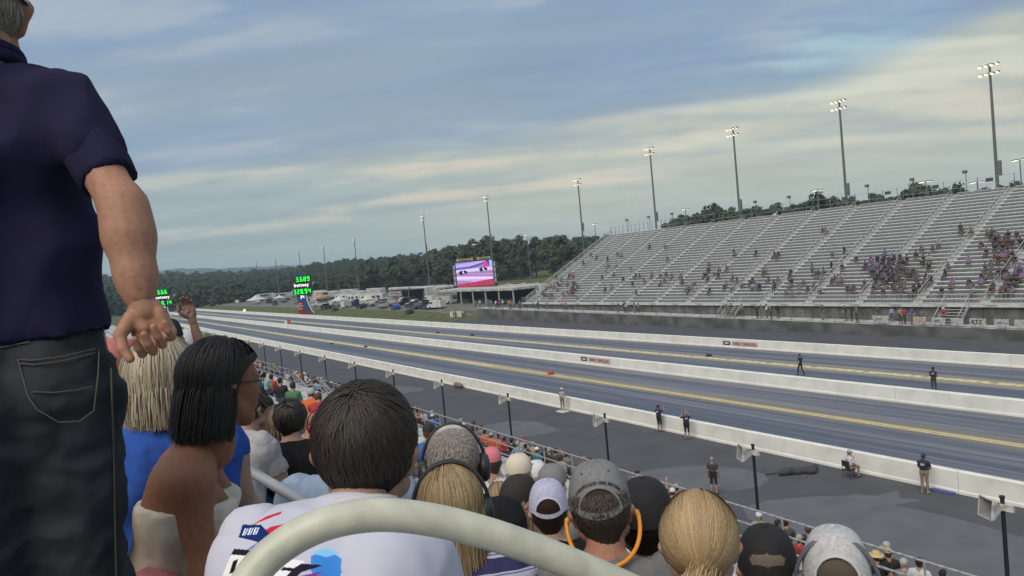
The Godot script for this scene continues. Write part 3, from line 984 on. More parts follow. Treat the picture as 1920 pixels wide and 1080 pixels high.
func build_screen() -> void:
	var c := at_x(890, 513, 101.0)
	var dist := (c - EYE).length()
	var k := dist / FOCAL / 1.02
	var turn := atan2(-c.x, -c.z) + 0.12
	var t := thing("video_screen", "big video screen showing two race cars under yellow lettering", "screen", Vector3(c.x, ground_y(c.x, c.z), c.z), turn)
	var y := c.y - t.position.y
	var W := 70.0 * k
	var H := 47.0 * k
	part(t, "housing", one_box(Vector3(W + 14.0 * k, H + 9.0 * k, 1.2)), mt(lin(0.03, 0.026, 0.05), 0.6), T(Vector3(0, y + 2.0 * k, -0.7)))
	var pic := MB.new()
	pic.quad(Vector3(-W / 2, -H / 2, 0), Vector3(W / 2, -H / 2, 0), Vector3(W / 2, H / 2, 0), Vector3(-W / 2, H / 2, 0), Vector2(0, 1), Vector2(1, 1), Vector2(1, 0), Vector2(0, 0))
	var sm := StandardMaterial3D.new()
	sm.albedo_color = Color(0.02, 0.02, 0.02)
	sm.emission_enabled = true
	sm.emission = Color.BLACK
	sm.emission_texture = screen_picture()
	sm.emission_energy_multiplier = 0.62
	sm.roughness = 0.4
	part(t, "picture", pic.mesh(), sm, T(Vector3(0, y, 0.02)))
	for a in [[-W * 0.24, W * 0.44, "SUNOCO"], [W * 0.28, W * 0.36, "VISION"]]:
		part(t, "title_board", one_box(Vector3(a[1], 5.0 * k, 0.3)), mt(lin(0.52, 0.50, 0.10), 0.6), T(Vector3(a[0], y + H / 2 + 4.6 * k, 0.1)))
		part(t, "lettering", text_mesh(a[2], 6.0 * k, 0.05), mt(lin(0.05, 0.05, 0.12), 0.6), T(Vector3(a[0], y + H / 2 + 4.6 * k, 0.3)))
	for s: float in [-1.0, 1.0]:
		part(t, "side_board", one_box(Vector3(5.5 * k, H, 0.3)), mt(lin(0.03, 0.025, 0.06), 0.6), T(Vector3(s * (W / 2 + 3.8 * k), y, 0.1)))
		for i in 4:
			part(t, "side_panel", one_box(Vector3(3.6 * k, H * 0.18, 0.06)), mt(lin(0.42, 0.42, 0.46), 0.6, "blotch", 0.5), T(Vector3(s * (W / 2 + 3.8 * k), y + H * (0.32 - 0.22 * i), 0.28)))
	part(t, "base_strip", one_box(Vector3(W, 6.0 * k, 0.4)), mt(lin(0.36, 0.06, 0.08), 0.6, "blotch", 0.4), T(Vector3(0, y - H / 2 - 3.0 * k, -0.1)))
	for s: float in [-0.35, 0.35]:
		var pl := MB.new()
		pl.bar(Vector3(W * s, 0, -0.8), Vector3(W * s, y, -0.8), 0.4, 10)
		part(t, "support_post", pl.mesh(), mt(lin(0.2, 0.2, 0.2), 0.6))
func build_boards() -> void:
	var p := at_x(560.5, 588, 66.0)
	scoreboard(Vector3(p.x, ground_y(p.x, p.z), p.z), "3.689", "328.94", "34", "curved blue and red timing tower reading 3.689 and 328.94 in green", -0.2)
	var q := at_x(301, 607, 30.0)
	scoreboard(Vector3(q.x, ground_y(q.x, q.z), q.z), "3.66", "328.14", "12", "timing tower with green digits half hidden behind the standing man's wrist", -0.15)

# ---------------------------------------------------------------- trees
func crown_mesh(seed_: int, rx: float, ry: float, clumps: int, leaves: int, size: float, base: Color, tip: Color) -> ArrayMesh:
	var r := RandomNumberGenerator.new()
	r.seed = seed_
	var b := MB.new()
	for i in clumps:
		var a := r.randf() * TAU
		var u := r.randf_range(-0.85, 1.0)
		var rad := sqrt(maxf(0.0, 1.0 - u * u)) * r.randf_range(0.45, 1.0)
		var cc := Vector3(cos(a) * rad * rx, u * ry * r.randf_range(0.75, 1.05), sin(a) * rad * rx)
		var cr := r.randf_range(0.22, 0.42) * rx
		var tone := base.lerp(tip, r.randf())
		for j in leaves:
			var d := Vector3(r.randfn(), r.randfn() * 0.8, r.randfn()).normalized()
			var p := cc + d * cr * pow(r.randf(), 0.35)
			var s := size * r.randf_range(0.6, 1.35)
			var ax := Vector3(r.randfn(), r.randfn(), r.randfn()).normalized()
			var tx := ax.cross(d).normalized() * s
			var ty := (tx.cross(d).normalized() + d * r.randf_range(-0.5, 0.5)).normalized() * s * 0.8
			var nn := (d * 0.7 + Vector3(0, 0.45, 0) + p.normalized() * 0.5).normalized()
			b.col = tone * r.randf_range(0.75, 1.25)
			b.col.a = 1.0
			var k := b.vert(p - tx, nn)
			b.vert(p - ty * 0.9, nn)
			b.vert(p + tx, nn)
			b.vert(p + ty, nn)
			if (b.v[k + 1] - b.v[k]).cross(b.v[k + 2] - b.v[k]).dot(nn) > 0.0: b.ix.append_array([k, k + 2, k + 1, k, k + 3, k + 2])
			else: b.ix.append_array([k, k + 1, k + 2, k, k + 2, k + 3])
	return b.mesh()
func trunk_mesh(seed_: int, high: float, r0: float, rx: float) -> ArrayMesh:
	var r := RandomNumberGenerator.new()
	r.seed = seed_
	var b := MB.new()
	var top := Vector3(r.randf_range(-0.4, 0.4), high, r.randf_range(-0.4, 0.4))
	b.tube(pv([Vector3(0, -1.0, 0), Vector3(0, high * 0.3, 0), top * 0.65, top]), pf([r0 * 1.2, r0, r0 * 0.7, r0 * 0.3]), 7)
	for i in 7:
		var h := high * r.randf_range(0.4, 0.85)
		var a := r.randf() * TAU
		b.bar(Vector3(0, h, 0), Vector3(cos(a) * rx * 0.7, h + rx * r.randf_range(0.3, 0.7), sin(a) * rx * 0.7), r0 * 0.35, 5, r0 * 0.1)
	return b.mesh()
func build_trees() -> void:
	var dark := lin_raw(0.022, 0.036, 0.016)
	var mid := lin_raw(0.05, 0.072, 0.028)
	var leaf := vmat(0.8, 0.12)
	var bark := mt(lin(0.06, 0.05, 0.04), 0.9, "blotch", 0.6)
	var crowns := []
	var trunks := []
	for i in 4:
		crowns.append(crown_mesh(40 + i, 4.4 + 0.5 * i, 5.6 + 0.6 * (i % 3), 22, 46, 0.62, dark, mid))
		trunks.append(trunk_mesh(60 + i, 11.0, 0.32, 4.0))
	# trees one can tell apart along the edge of the wood and behind the stand
	var r := RandomNumberGenerator.new()
	r.seed = 77
	var spots := []
	for q in [[690, 492, 350], [735, 486, 345], [775, 480, 350], [812, 470, 352], [838, 462, 345], [862, 459, 340], [886, 452, 350], [915, 447, 340], [948, 452, 345], [972, 445, 335], [1000, 449, 340], [1030, 447, 330], [1052, 440, 325], [1080, 444, 330], [1110, 442, 320], [1135, 440, 315], [1160, 446, 320]]:
		spots.append([q, "broad green tree at the edge of the wood behind the pits"])
	for q in [[1283, 407, 270], [1312, 399, 262], [1336, 389, 265], [1362, 397, 258], [1398, 399, 262], [1428, 401, 270], [1535, 367, 255], [1560, 375, 262], [1520, 383, 250], [1640, 367, 245], [1662, 373, 250], [1716, 347, 240], [1738, 357, 245], [1700, 363, 238], [1800, 351, 235], [1845, 357, 240], [1905, 345, 235], [1775, 361, 245], [1612, 383, 250]]:
		spots.append([q, "dark tree crown rising behind the fence on top of the grandstand"])
	for s in spots:
		var q: Array = s[0]
		var p := at_d(q[0], q[1], q[2])
		var g := ground_y(p.x, p.z)
		var i := r.randi() % 4
		var hh := p.y - g
		var t := thing("woodland_tree", s[1], "tree", Vector3(p.x, g, p.z), r.randf() * TAU, "trees behind the pits" if q[0] < 1200 else "trees behind the grandstand")
		var sc := hh / 17.0
		part(t, "trunk", trunks[i], bark, Transform3D(Basis().scaled(Vector3.ONE * sc), Vector3.ZERO))
		part(t, "crown", crowns[i], leaf, Transform3D(Basis().scaled(Vector3(sc * 1.05, sc, sc * 1.05)), Vector3(0, hh - (5.9 + 0.6 * (i % 3)) * sc, 0)))
	# the wood behind them reads as one mass
	var crest := [[150, 523], [300, 514], [440, 511], [520, 503], [600, 493], [660, 484], [740, 480], [800, 474], [860, 460], [930, 449], [1000, 450], [1060, 444], [1130, 444], [1200, 452]]
	var xfs := [[], [], [], []]
	for i in 2300:
		var px := r.randf_range(150.0, 1200.0)
		var cy := 0.0
		for k in crest.size() - 1:
			if px >= crest[k][0] and px <= crest[k + 1][0]:
				cy = lerpf(crest[k][1], crest[k + 1][1], (px - crest[k][0]) / float(crest[k + 1][0] - crest[k][0]))
		var far := px < 600.0
		var f := pow(r.randf(), 0.8)
		var dist := lerpf(430.0, 900.0, f) if far else lerpf(350.0, 740.0, f)
		if px > 560.0 and px < 640.0: dist = lerpf(420.0, 700.0, f)
		var lowest := 556.0 - (px - 150.0) * 0.03
		var py := lerpf(lerpf(lowest, cy, 0.35), cy, pow(f, 0.7)) + r.randf_range(-3.0, 8.0)
		var p := at_d(px, py, dist)
		var g := ground_y(p.x, p.z)
		var want := p.y - g
		var hh := clampf(want, 9.0, 30.0)
		var sc := hh / 17.0
		var v := r.randi() % 4
		xfs[v].append(Transform3D(Basis(Vector3.UP, r.randf() * TAU).scaled(Vector3(sc * r.randf_range(0.95, 1.35), sc, sc * r.randf_range(0.95, 1.35))), Vector3(p.x, p.y - 6.2 * sc, p.z)))
		xfs[(v + 1) % 4].append(Transform3D(Basis(Vector3.UP, r.randf() * TAU).scaled(Vector3(sc * 1.2, sc * 0.9, sc * 1.2)), Vector3(p.x + r.randf_range(-3, 3), p.y - 13.0 * sc, p.z + r.randf_range(-3, 3))))
	for i in 62:
		var px := 1262.0 + i * 11.0 + r.randf_range(-5.0, 5.0)
		var p := at_d(px, 425.0 - 0.0915 * (px - 1275.0) - r.randf_range(4.0, 19.0) - 4.0, r.randf_range(250.0, 300.0))
		var sc := r.randf_range(0.75, 1.0)
		xfs[i % 4].append(Transform3D(Basis(Vector3.UP, r.randf() * TAU).scaled(Vector3(sc * 1.2, sc, sc * 1.2)), Vector3(p.x, p.y - 6.2 * sc, p.z)))
	var wood := Node3D.new()
	wood.name = "woodland"
	add_child(wood)
	tag(wood, "dense dark green wood covering the slope behind the pits", "wood", "", "stuff")
	for v in 4:
		var mm := MultiMesh.new()
		mm.transform_format = MultiMesh.TRANSFORM_3D
		mm.mesh = crowns[v]
		mm.instance_count = xfs[v].size()
		for i in xfs[v].size(): mm.set_instance_transform(i, xfs[v][i])
		var o := MultiMeshInstance3D.new()
		o.name = "foliage"
		o.multimesh = mm
		o.material_override = leaf
		wood.add_child(o, true)
		o.set_meta("kind", "stuff")
func lin_raw(r: float, g: float, b: float) -> Color:
	return Color(r, g, b)

# ---------------------------------------------------------------- pits: trailers, shelters, tents, cars
func on_ground(px: float, py: float, x: float) -> Vector3:
	var p := at_x(px, py, x)
	return Vector3(p.x, ground_y(p.x, p.z) + 0.04, p.z)
func wheel_mesh(r: float, w: float) -> ArrayMesh:
	var b := MB.new()
	b.lathe(PackedVector2Array([Vector2(0, -w / 2), Vector2(r * 0.9, -w / 2), Vector2(r, -w * 0.35), Vector2(r, w * 0.35), Vector2(r * 0.9, w / 2), Vector2(0, w / 2)]), 14, Transform3D(Basis(Vector3(1, 0, 0), PI / 2), Vector3.ZERO))
	return b.mesh()
func hauler(p: Vector3, turn: float, ln: float, label: String, stripe: Color) -> void:
	var t := thing("race_trailer", label, "trailer", p, turn, "race trailers parked in the pits")
	var white := mt(lin(0.50, 0.51, 0.50), 0.45, "stain", 0.1)
	part(t, "body", one_box(Vector3(ln, 3.0, 2.6), 0.12), white, T(Vector3(0, 2.55, 0)))
	part(t, "stripe", one_box(Vector3(ln * 0.9, 0.5, 2.62), 0.0), mt(stripe, 0.5), T(Vector3(0, 1.9, 0)))
	part(t, "skirt", one_box(Vector3(ln * 0.55, 0.7, 2.3), 0.05), mt(lin(0.1, 0.1, 0.1), 0.7), T(Vector3(0, 0.75, 0)))
	var wm := wheel_mesh(0.5, 0.3)
	for x in [-0.36, -0.28, 0.34]:
		for s: float in [-1.15, 1.15]:
			part(t, "wheel", wm, mt(lin(0.02, 0.02, 0.02), 0.8), T(Vector3(ln * x, 0.5, s)))
	part(t, "door", one_box(Vector3(0.9, 1.9, 0.04)), mt(lin(0.35, 0.36, 0.37), 0.5), T(Vector3(ln * 0.2, 2.2, 1.33)))
	for x in [-0.3, -0.1, 0.05]:
		part(t, "window", one_box(Vector3(1.3, 0.7, 0.03)), mt(lin(0.02, 0.02, 0.025), 0.15), T(Vector3(ln * x, 3.2, 1.33)))
func motorhome(p: Vector3, turn: float, label: String) -> void:
	var t := thing("motorhome", label, "motorhome", p, turn, "white motorhomes in the pits")
	var white := mt(lin(0.55, 0.55, 0.53), 0.4, "stain", 0.15)
	var b := MB.new()
	b.prism(PackedVector2Array([Vector2(-4.2, 0.5), Vector2(4.2, 0.5), Vector2(4.3, 1.6), Vector2(3.9, 3.2), Vector2(3.3, 3.5), Vector2(-4.1, 3.5), Vector2(-4.2, 3.3)]), 2.45)
	part(t, "body", b.mesh(), white)
	part(t, "windscreen", one_box(Vector3(0.06, 1.2, 2.1)), mt(lin(0.015, 0.016, 0.02), 0.1), Transform3D(Basis(Vector3(0, 0, 1), 0.22), Vector3(4.12, 2.35, 0)))
	for x in [-2.8, -0.9, 1.2, 2.8]:
		part(t, "window", one_box(Vector3(1.1, 0.75, 2.48)), mt(lin(0.02, 0.02, 0.025), 0.15), T(Vector3(x, 2.4, 0)))
	part(t, "stripe", one_box(Vector3(8.2, 0.22, 2.47)), mt(lin(0.25, 0.22, 0.18), 0.5), T(Vector3(0, 1.35, 0)))
	part(t, "roof_unit", one_box(Vector3(1.0, 0.3, 0.8), 0.06), white, T(Vector3(-1.0, 3.66, 0)))
	var wm := wheel_mesh(0.45, 0.28)
	for x in [-2.6, 2.7]:
		for s: float in [-1.1, 1.1]:
			part(t, "wheel", wm, mt(lin(0.02, 0.02, 0.02), 0.8), T(Vector3(x, 0.45, s)))
func tent(p: Vector3, w: float, label: String, c: Color) -> void:
	var t := thing("peak_tent", label, "tent", p, rng.randf() * 0.6, "pop-up tents in the pits")
	var b := MB.new()
	var h := 2.2
	var k := w / 2
	var q := [Vector3(-k, h, -k), Vector3(k, h, -k), Vector3(k, h, k), Vector3(-k, h, k)]
	var top := Vector3(0, h + w * 0.34, 0)
	for i in 4:
		var a: Vector3 = q[i]
		var d: Vector3 = q[(i + 1) % 4]
		var m1 := a.lerp(top, 0.55) - Vector3(0, w * 0.05, 0)
		var m2 := d.lerp(top, 0.55) - Vector3(0, w * 0.05, 0)
		b.quad(d, a, m1, m2)
		b.tri(m2, m1, top)
		b.quad(d, d - Vector3(0, 0.3, 0), a - Vector3(0, 0.3, 0), a)
	part(t, "canopy", b.mesh(), mt(c, 0.7))
	var lg := MB.new()
	lg.bar(Vector3.ZERO, Vector3(0, h, 0), 0.04, 5)
	for i in 4:
		part(t, "leg", lg.mesh(), mt(lin(0.3, 0.3, 0.3), 0.5), T(q[i] * Vector3(0.98, 0, 0.98)))
func car(p: Vector3, turn: float, c: Color, kind: String, label: String) -> void:
	var t := thing("parked_" + kind, label, kind, p, turn, "vehicles parked in the pits")
	var b := MB.new()
	var prof: PackedVector2Array
	if kind == "pickup":
		prof = PackedVector2Array([Vector2(-2.7, 0.45), Vector2(2.7, 0.45), Vector2(2.75, 1.0), Vector2(1.3, 1.12), Vector2(0.8, 1.85), Vector2(-0.6, 1.85), Vector2(-0.75, 1.15), Vector2(-2.7, 1.15)])
	elif kind == "van":
		prof = PackedVector2Array([Vector2(-2.6, 0.4), Vector2(2.6, 0.4), Vector2(2.6, 1.0), Vector2(1.9, 1.2), Vector2(1.4, 2.1), Vector2(-2.5, 2.15)])
	else:
		prof = PackedVector2Array([Vector2(-2.2, 0.4), Vector2(2.25, 0.4), Vector2(2.25, 0.8), Vector2(1.1, 0.95), Vector2(0.5, 1.42), Vector2(-1.2, 1.45), Vector2(-1.9, 1.0), Vector2(-2.25, 0.95)])
	b.prism(prof, 1.8)
	part(t, "body", b.mesh(), mt(c, 0.3, "", 1.0, 0.0, "", 0.5))
	var g := MB.new()
	var y := 1.55 if kind != "car" else 1.2
	g.box(Vector3(-0.1 if kind != "van" else 1.0, y, 0), Vector3(1.2, 0.4, 1.83))
	part(t, "side_windows", g.mesh(), mt(lin(0.015, 0.016, 0.02), 0.1))
	var wm := wheel_mesh(0.36, 0.24)
	for x in [-1.45, 1.45]:
		for s: float in [-0.82, 0.82]:
			part(t, "wheel", wm, mt(lin(0.02, 0.02, 0.02), 0.8), T(Vector3(x, 0.36, s)))
func golf_cart(p: Vector3, turn: float, c: Color, label: String) -> void:
	var t := thing("utility_cart", label, "cart", p, turn, "carts parked on the grass")
	var b := MB.new()
	b.prism(PackedVector2Array([Vector2(-1.2, 0.3), Vector2(1.2, 0.3), Vector2(1.25, 0.8), Vector2(0.7, 0.95), Vector2(0.5, 0.5), Vector2(-0.2, 0.5), Vector2(-0.3, 0.9), Vector2(-1.2, 0.9)]), 1.2)
	part(t, "body", b.mesh(), mt(c, 0.4))
	part(t, "roof", one_box(Vector3(1.9, 0.07, 1.25), 0.02), mt(c, 0.5), T(Vector3(-0.1, 1.95, 0)))
	var pl := MB.new()
	pl.bar(Vector3.ZERO, Vector3(0, 1.1, 0), 0.03, 5)
	for x in [-0.9, 0.75]:
		for s: float in [-0.55, 0.55]:
			part(t, "roof_post", pl.mesh(), mt(lin(0.05, 0.05, 0.05), 0.5), T(Vector3(x, 0.85, s)))
			part(t, "wheel", wheel_mesh(0.26, 0.2), mt(lin(0.02, 0.02, 0.02), 0.8), T(Vector3(x, 0.26, s)))
	part(t, "seat", one_box(Vector3(0.5, 0.45, 1.1), 0.05), mt(lin(0.04, 0.04, 0.045), 0.7), T(Vector3(-0.35, 0.85, 0)))
func build_pits() -> void:
	rng.seed = 5
	var k := 0
	for q in [[600, 562, 104], [655, 553, 104], [705, 549, 104], [752, 545, 104], [796, 541, 104], [838, 538, 104], [560, 566, 112]]:
		var p := on_ground(q[0], q[1], q[2])
		hauler(p, PI / 2 + rng.randf_range(-0.06, 0.06), 15.5, ["white race trailer parked behind the orange tent and pole", "white race trailer with dark nose parked before the wood", "white race trailer next to the black awning", "white race trailer behind the black awning", "white race trailer by the pole among the trailers", "white race trailer just below the video screen", "white race trailer half behind the scoreboard tower"][k], [lin(0.3, 0.31, 0.32), lin(0.05, 0.05, 0.06), lin(0.35, 0.35, 0.34), lin(0.3, 0.1, 0.1), lin(0.38, 0.38, 0.37), lin(0.25, 0.26, 0.3), lin(0.3, 0.3, 0.3)][k])
		k += 1
	k = 0
	for q in [[952, 540, 104], [978, 537, 104], [1003, 533, 104], [700, 572, 85], [672, 574, 85], [648, 573, 88]]:
		motorhome(on_ground(q[0], q[1], q[2]), PI / 2 + rng.randf_range(-0.2, 0.2) + (0.5 if k > 2 else 0.0), ["white motorhome with a dark window band right of the video screen", "white motorhome between two others near the sloping end rail", "white motorhome tucked against the end of the grandstand", "white motorhome beside the blue car in the pits", "white motorhome left of the black awning", "white motorhome by the small white tent"][k])
		k += 1
	# a long open-sided shelter with a white roof edge
	var a := on_ground(838, 575, 88)
	var e := at_x(985, 556, 90.0)
	var sh := thing("pit_shelter", "long open shelter with a white roof edge and dark inside, below the video screen", "shelter", Vector3(91, ground_y(91, -165), -165))
	part(sh, "roof", one_box(Vector3(7.0, 0.55, 40.0)), mt(lin(0.5, 0.5, 0.48), 0.6, "stain", 0.2), T(Vector3(0, 3.6, 0)))
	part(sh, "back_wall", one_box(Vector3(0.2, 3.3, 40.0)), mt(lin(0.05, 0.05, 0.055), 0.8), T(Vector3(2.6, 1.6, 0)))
	for i in 7:
		part(sh, "post", one_box(Vector3(0.25, 3.3, 0.25)), mt(lin(0.4, 0.4, 0.38), 0.6), T(Vector3(-3.2, 1.65, -19.5 + i * 6.5)))
	for i in 3:
		part(sh, "counter", one_box(Vector3(1.0, 1.0, 7.0)), mt(lin(0.12, 0.12, 0.12), 0.8), T(Vector3(0.5, 0.5, -12.0 + i * 11.0)))
	# black awning on a frame
	var aw := thing("awning", "big black awning on a metal frame among the white trailers", "awning", on_ground(762, 573, 88), 0.0)
	part(aw, "canopy", one_box(Vector3(5.0, 0.35, 17.0)), mt(lin(0.02, 0.02, 0.022), 0.6), T(Vector3(0, 4.1, 0)))
	for z in [-8.2, 0.0, 8.2]:
		for x in [-2.4, 2.4]:
			part(aw, "leg", one_box(Vector3(0.12, 4.0, 0.12)), mt(lin(0.3, 0.3, 0.3), 0.5), T(Vector3(x, 2.0, z)))
	part(aw, "back_curtain", one_box(Vector3(0.05, 3.6, 17.0)), mt(lin(0.06, 0.06, 0.07), 0.8), T(Vector3(2.4, 2.1, 0)))
	k = 0
	for q in [[482, 571, 82, 7.0], [638, 577, 80, 4.5], [525, 569, 90, 4.0], [540, 563, 100, 4.5], [603, 574, 90, 5.0], [425, 573, 84, 4.5], [395, 573, 84, 5.0], [690, 578, 81, 3.5]]:
		tent(on_ground(q[0], q[1], q[2]), q[3], ["large white peaked tent on the grass bank far down the track", "small white peaked tent right of the scoreboard tower", "small pale tent left of the scoreboard tower", "pale tent behind the scoreboard tower", "orange canopy right of the scoreboard tower", "white tent beside the lane far down the track", "white tent farthest down the track by the woods", "small white tent among the motorhomes"][k], lin(0.42, 0.22, 0.08) if k == 4 else lin(0.50, 0.50, 0.475))
		k += 1
	k = 0
	for q in [[742, 580, 78, "car"], [612, 583, 76, "pickup"], [655, 581, 79, "van"], [718, 581, 79, "pickup"], [800, 580, 79, "pickup"], [820, 579, 80, "van"], [560, 577, 84, "car"], [445, 574, 82, "van"], [505, 575, 84, "pickup"], [780, 580, 79, "car"], [678, 582, 78, "car"]]:
		var names := ["blue", "black", "white", "silver", "dark blue", "white", "grey", "white", "black", "dark grey", "black"]
		var cols := [lin(0.05, 0.07, 0.26), lin(0.02, 0.02, 0.02), lin(0.5, 0.5, 0.5), lin(0.3, 0.3, 0.31), lin(0.03, 0.04, 0.09), lin(0.52, 0.52, 0.5), lin(0.18, 0.18, 0.18), lin(0.5, 0.5, 0.5), lin(0.025, 0.025, 0.025), lin(0.09, 0.09, 0.1), lin(0.02, 0.02, 0.022)]
		var wh := ["under the black awning", "near the small white tent by the scoreboard", "left of the motorhomes", "by the motorhome left of the awning", "right of the black awning", "next to the pit shelter", "behind the scoreboard tower", "near the tent far down the track", "between the far tents", "at the right foot of the awning", "among the motorhomes"]
		car(on_ground(q[0], q[1], q[2]), [1.4, 1.7, 0.3, 1.5, 1.6, 1.5, 1.6, 1.4, 1.6, 1.5, 1.6][k], cols[k], q[3], "%s %s parked %s" % [names[k], q[3], wh[k]])
		k += 1
	# the rest of the packed pit lanes
	var r := RandomNumberGenerator.new()
	r.seed = 91
	for i in 46:
		var px := r.randf_range(400.0, 845.0)
		var xx := r.randf_range(78.5, 94.0)
		var pp := on_ground(px, 576.0, xx)
		var kk: String = ["van", "pickup", "car", "van"][i % 4]
		var ci := r.randi() % 5
		car(pp, 1.57 + r.randf_range(-0.3, 0.3) + (0.0 if r.randf() < 0.6 else 1.5), [lin(0.5, 0.5, 0.49), lin(0.03, 0.03, 0.03), lin(0.28, 0.28, 0.29), lin(0.52, 0.52, 0.5), lin(0.05, 0.06, 0.12)][ci], kk, "%s %s in the packed rows of the pits" % [["white", "black", "silver", "off-white", "dark blue"][ci], kk])
	for i in 9:
		hauler(on_ground(r.randf_range(430.0, 850.0), 570.0, r.randf_range(92.0, 100.0)), [1.57, 0.1][i % 2] + r.randf_range(-0.1, 0.1), 9.0, "shorter white enclosed trailer in the packed rows of the pits", lin(0.3, 0.3, 0.3))
	golf_cart(on_ground(768, 588, 74), 0.7, lin(0.04, 0.045, 0.09), "dark blue utility cart parked on the grass beside the apron")
	golf_cart(on_ground(628, 583, 74), 0.7, lin(0.05, 0.05, 0.05), "black utility cart parked on the grass by the scoreboard tower")
	# white block at the corner of the far apron
	var wb := thing("white_kiosk", "low white box standing where the grass meets the far apron", "box", on_ground(858, 595, 75.5) * Vector3(1, 0, 1), 0.35)
	part(wb, "box_body", one_box(Vector3(1.2, 1.5, 3.4), 0.03), mt(lin(0.52, 0.52, 0.5), 0.6), T(Vector3(0, 0.75, 0)))
	part(wb, "lid", one_box(Vector3(1.3, 0.08, 3.5), 0.02), mt(lin(0.42, 0.42, 0.41), 0.6), T(Vector3(0, 1.54, 0)))
	# lamp of a stopped vehicle on the far barrier and dark blocks down the track
	var bl := thing("warning_beacon", "glowing amber warning beacon by the far barrier", "beacon", at_y(459, 588, 0.0) + Vector3(0, 0.03, 0))
	var sp := SphereMesh.new()
	sp.radius = 0.38
	sp.height = 0.76
	part(bl, "lens", sp, glow(Color(1.0, 0.72, 0.35), 4.0), T(Vector3(0, 1.3, 0)))
	part(bl, "stand", one_box(Vector3(0.3, 1.0, 0.3), 0.05), mt(lin(0.1, 0.1, 0.1), 0.7), T(Vector3(0, 0.5, 0)))
	var fb := thing("finish_marker", "red and white marker boards on the median barrier at the finish line", "marker", Vector3(47.72, 1.0, at_x(538, 610, 47.5).z))
	part(fb, "red_board", one_box(Vector3(0.1, 1.4, 2.2)), mt(lin(0.4, 0.08, 0.08), 0.6), T(Vector3(0, 0.5, 2.0)))
	part(fb, "white_board", one_box(Vector3(0.1, 1.0, 3.4)), mt(lin(0.6, 0.5, 0.5), 0.6), T(Vector3(0.0, 0.3, -1.4)))
	part(fb, "post", one_box(Vector3(0.12, 1.9, 0.12)), mt(lin(0.05, 0.05, 0.05), 0.6), T(Vector3(-0.2, 0.3, 1.0)))

# ---------------------------------------------------------------- near side: speakers on poles, walkway, our own stand
const FENCE_X := 19.1
const WALK_Y := 1.5
func build_speakers() -> void:
	var tops := [-10.45, -18.9, -27.6, -36.4, -45.0, -53.5, -62.2, -70.8, -79.5, -87.8, -96.0, -104.6, -113.3, -122.0, -130.6, -139.2]
	var horn := MB.new()
	# square flare: small throat at the back, wide mouth towards the stands
	var ring := func(z: float, s: float) -> Array: return [Vector3(-s, -s, z), Vector3(s, -s, z), Vector3(s, s, z), Vector3(-s, s, z)]
	var rr: Array = [ring.call(-0.28, 0.06), ring.call(-0.22, 0.10), ring.call(-0.05, 0.2), ring.call(0.1, 0.3), ring.call(0.2, 0.335), ring.call(0.26, 0.345)]
	for i in rr.size() - 1:
		for j in 4:
			var a: Vector3 = rr[i][j]
			var b: Vector3 = rr[i][(j + 1) % 4]
			var c: Vector3 = rr[i + 1][(j + 1) % 4]
			var d: Vector3 = rr[i + 1][j]
			horn.quad(a, b, c, d)
	var s0: Array = rr[0]
	horn.quad(s0[3], s0[2], s0[1], s0[0])
	var rim := MB.new()
	for sx: float in [-1.0, 1.0]:
		rim.box(Vector3(sx * 0.33, 0, 0.27), Vector3(0.03, 0.7, 0.03))
		rim.box(Vector3(0, sx * 0.33, 0.27), Vector3(0.63, 0.03, 0.03))
	var hm := horn.mesh()
	var rm := rim.mesh()
	var inner := MB.new()
	for i in 4:
		var m0: Array = ring.call(0.25, 0.315)
		var m1: Array = ring.call(-0.05, 0.1)
		inner.quad(m0[(i + 1) % 4], m0[i], m1[i], m1[(i + 1) % 4])
	var i1: Array = ring.call(-0.05, 0.1)
	inner.quad(i1[0], i1[1], i1[2], i1[3])
	var im := inner.mesh()
	var post := MB.new()
	post.tube(pv([Vector3(0, -WALK_Y, 0), Vector3(0, 3.55, 0)]), pf([0.055, 0.05]), 10)
	post.bar(Vector3(0, 3.55, 0), Vector3(0, 3.6, 0), 0.065, 10)
	var pm := post.mesh()
	var brk := MB.new()
	brk.box(Vector3(-0.03, 3.33, 0.12), Vector3(0.08, 0.16, 0.3))
	brk.bar(Vector3(0.0, 3.33, 0), Vector3(0.16, 3.36, 0.0), 0.03, 6)
	var bm := brk.mesh()
	var black := mt(lin(0.012, 0.013, 0.018), 0.5)
	var shell := mt(lin(0.55, 0.55, 0.52), 0.55, "stain", 1.4)
	for i in tops.size():
		var t := thing("horn_speaker", "white horn loudspeaker on a slim black pole along the near walkway fence", "loudspeaker", Vector3(FENCE_X + 0.15, WALK_Y, tops[i] * 0.917), 0.0, "horn speakers along the near fence")
		part(t, "pole", pm, black)
		part(t, "bracket", bm, shell)
		# the mouth points back up at the seats
		var bs := (Basis(Vector3.UP, deg_to_rad(-118.0)) * Basis(Vector3(1, 0, 0), deg_to_rad(-8.0))).scaled_local(Vector3.ONE * 0.72)
		var xf := Transform3D(bs, Vector3(-0.26, 3.34, -0.1))
		var h := part(t, "horn", hm, shell, xf)
		part(h, "rim", rm, shell)
		part(h, "throat", im, mt(lin(0.2, 0.2, 0.19), 0.7))
const ROW_X := 0.35
const ROW_Y := 10.44
func row_floor(k: float) -> float: return ROW_Y - 0.41 * (k - 1.0)
func row_x(k: float) -> float: return ROW_X + 0.76 * (k - 1.0)
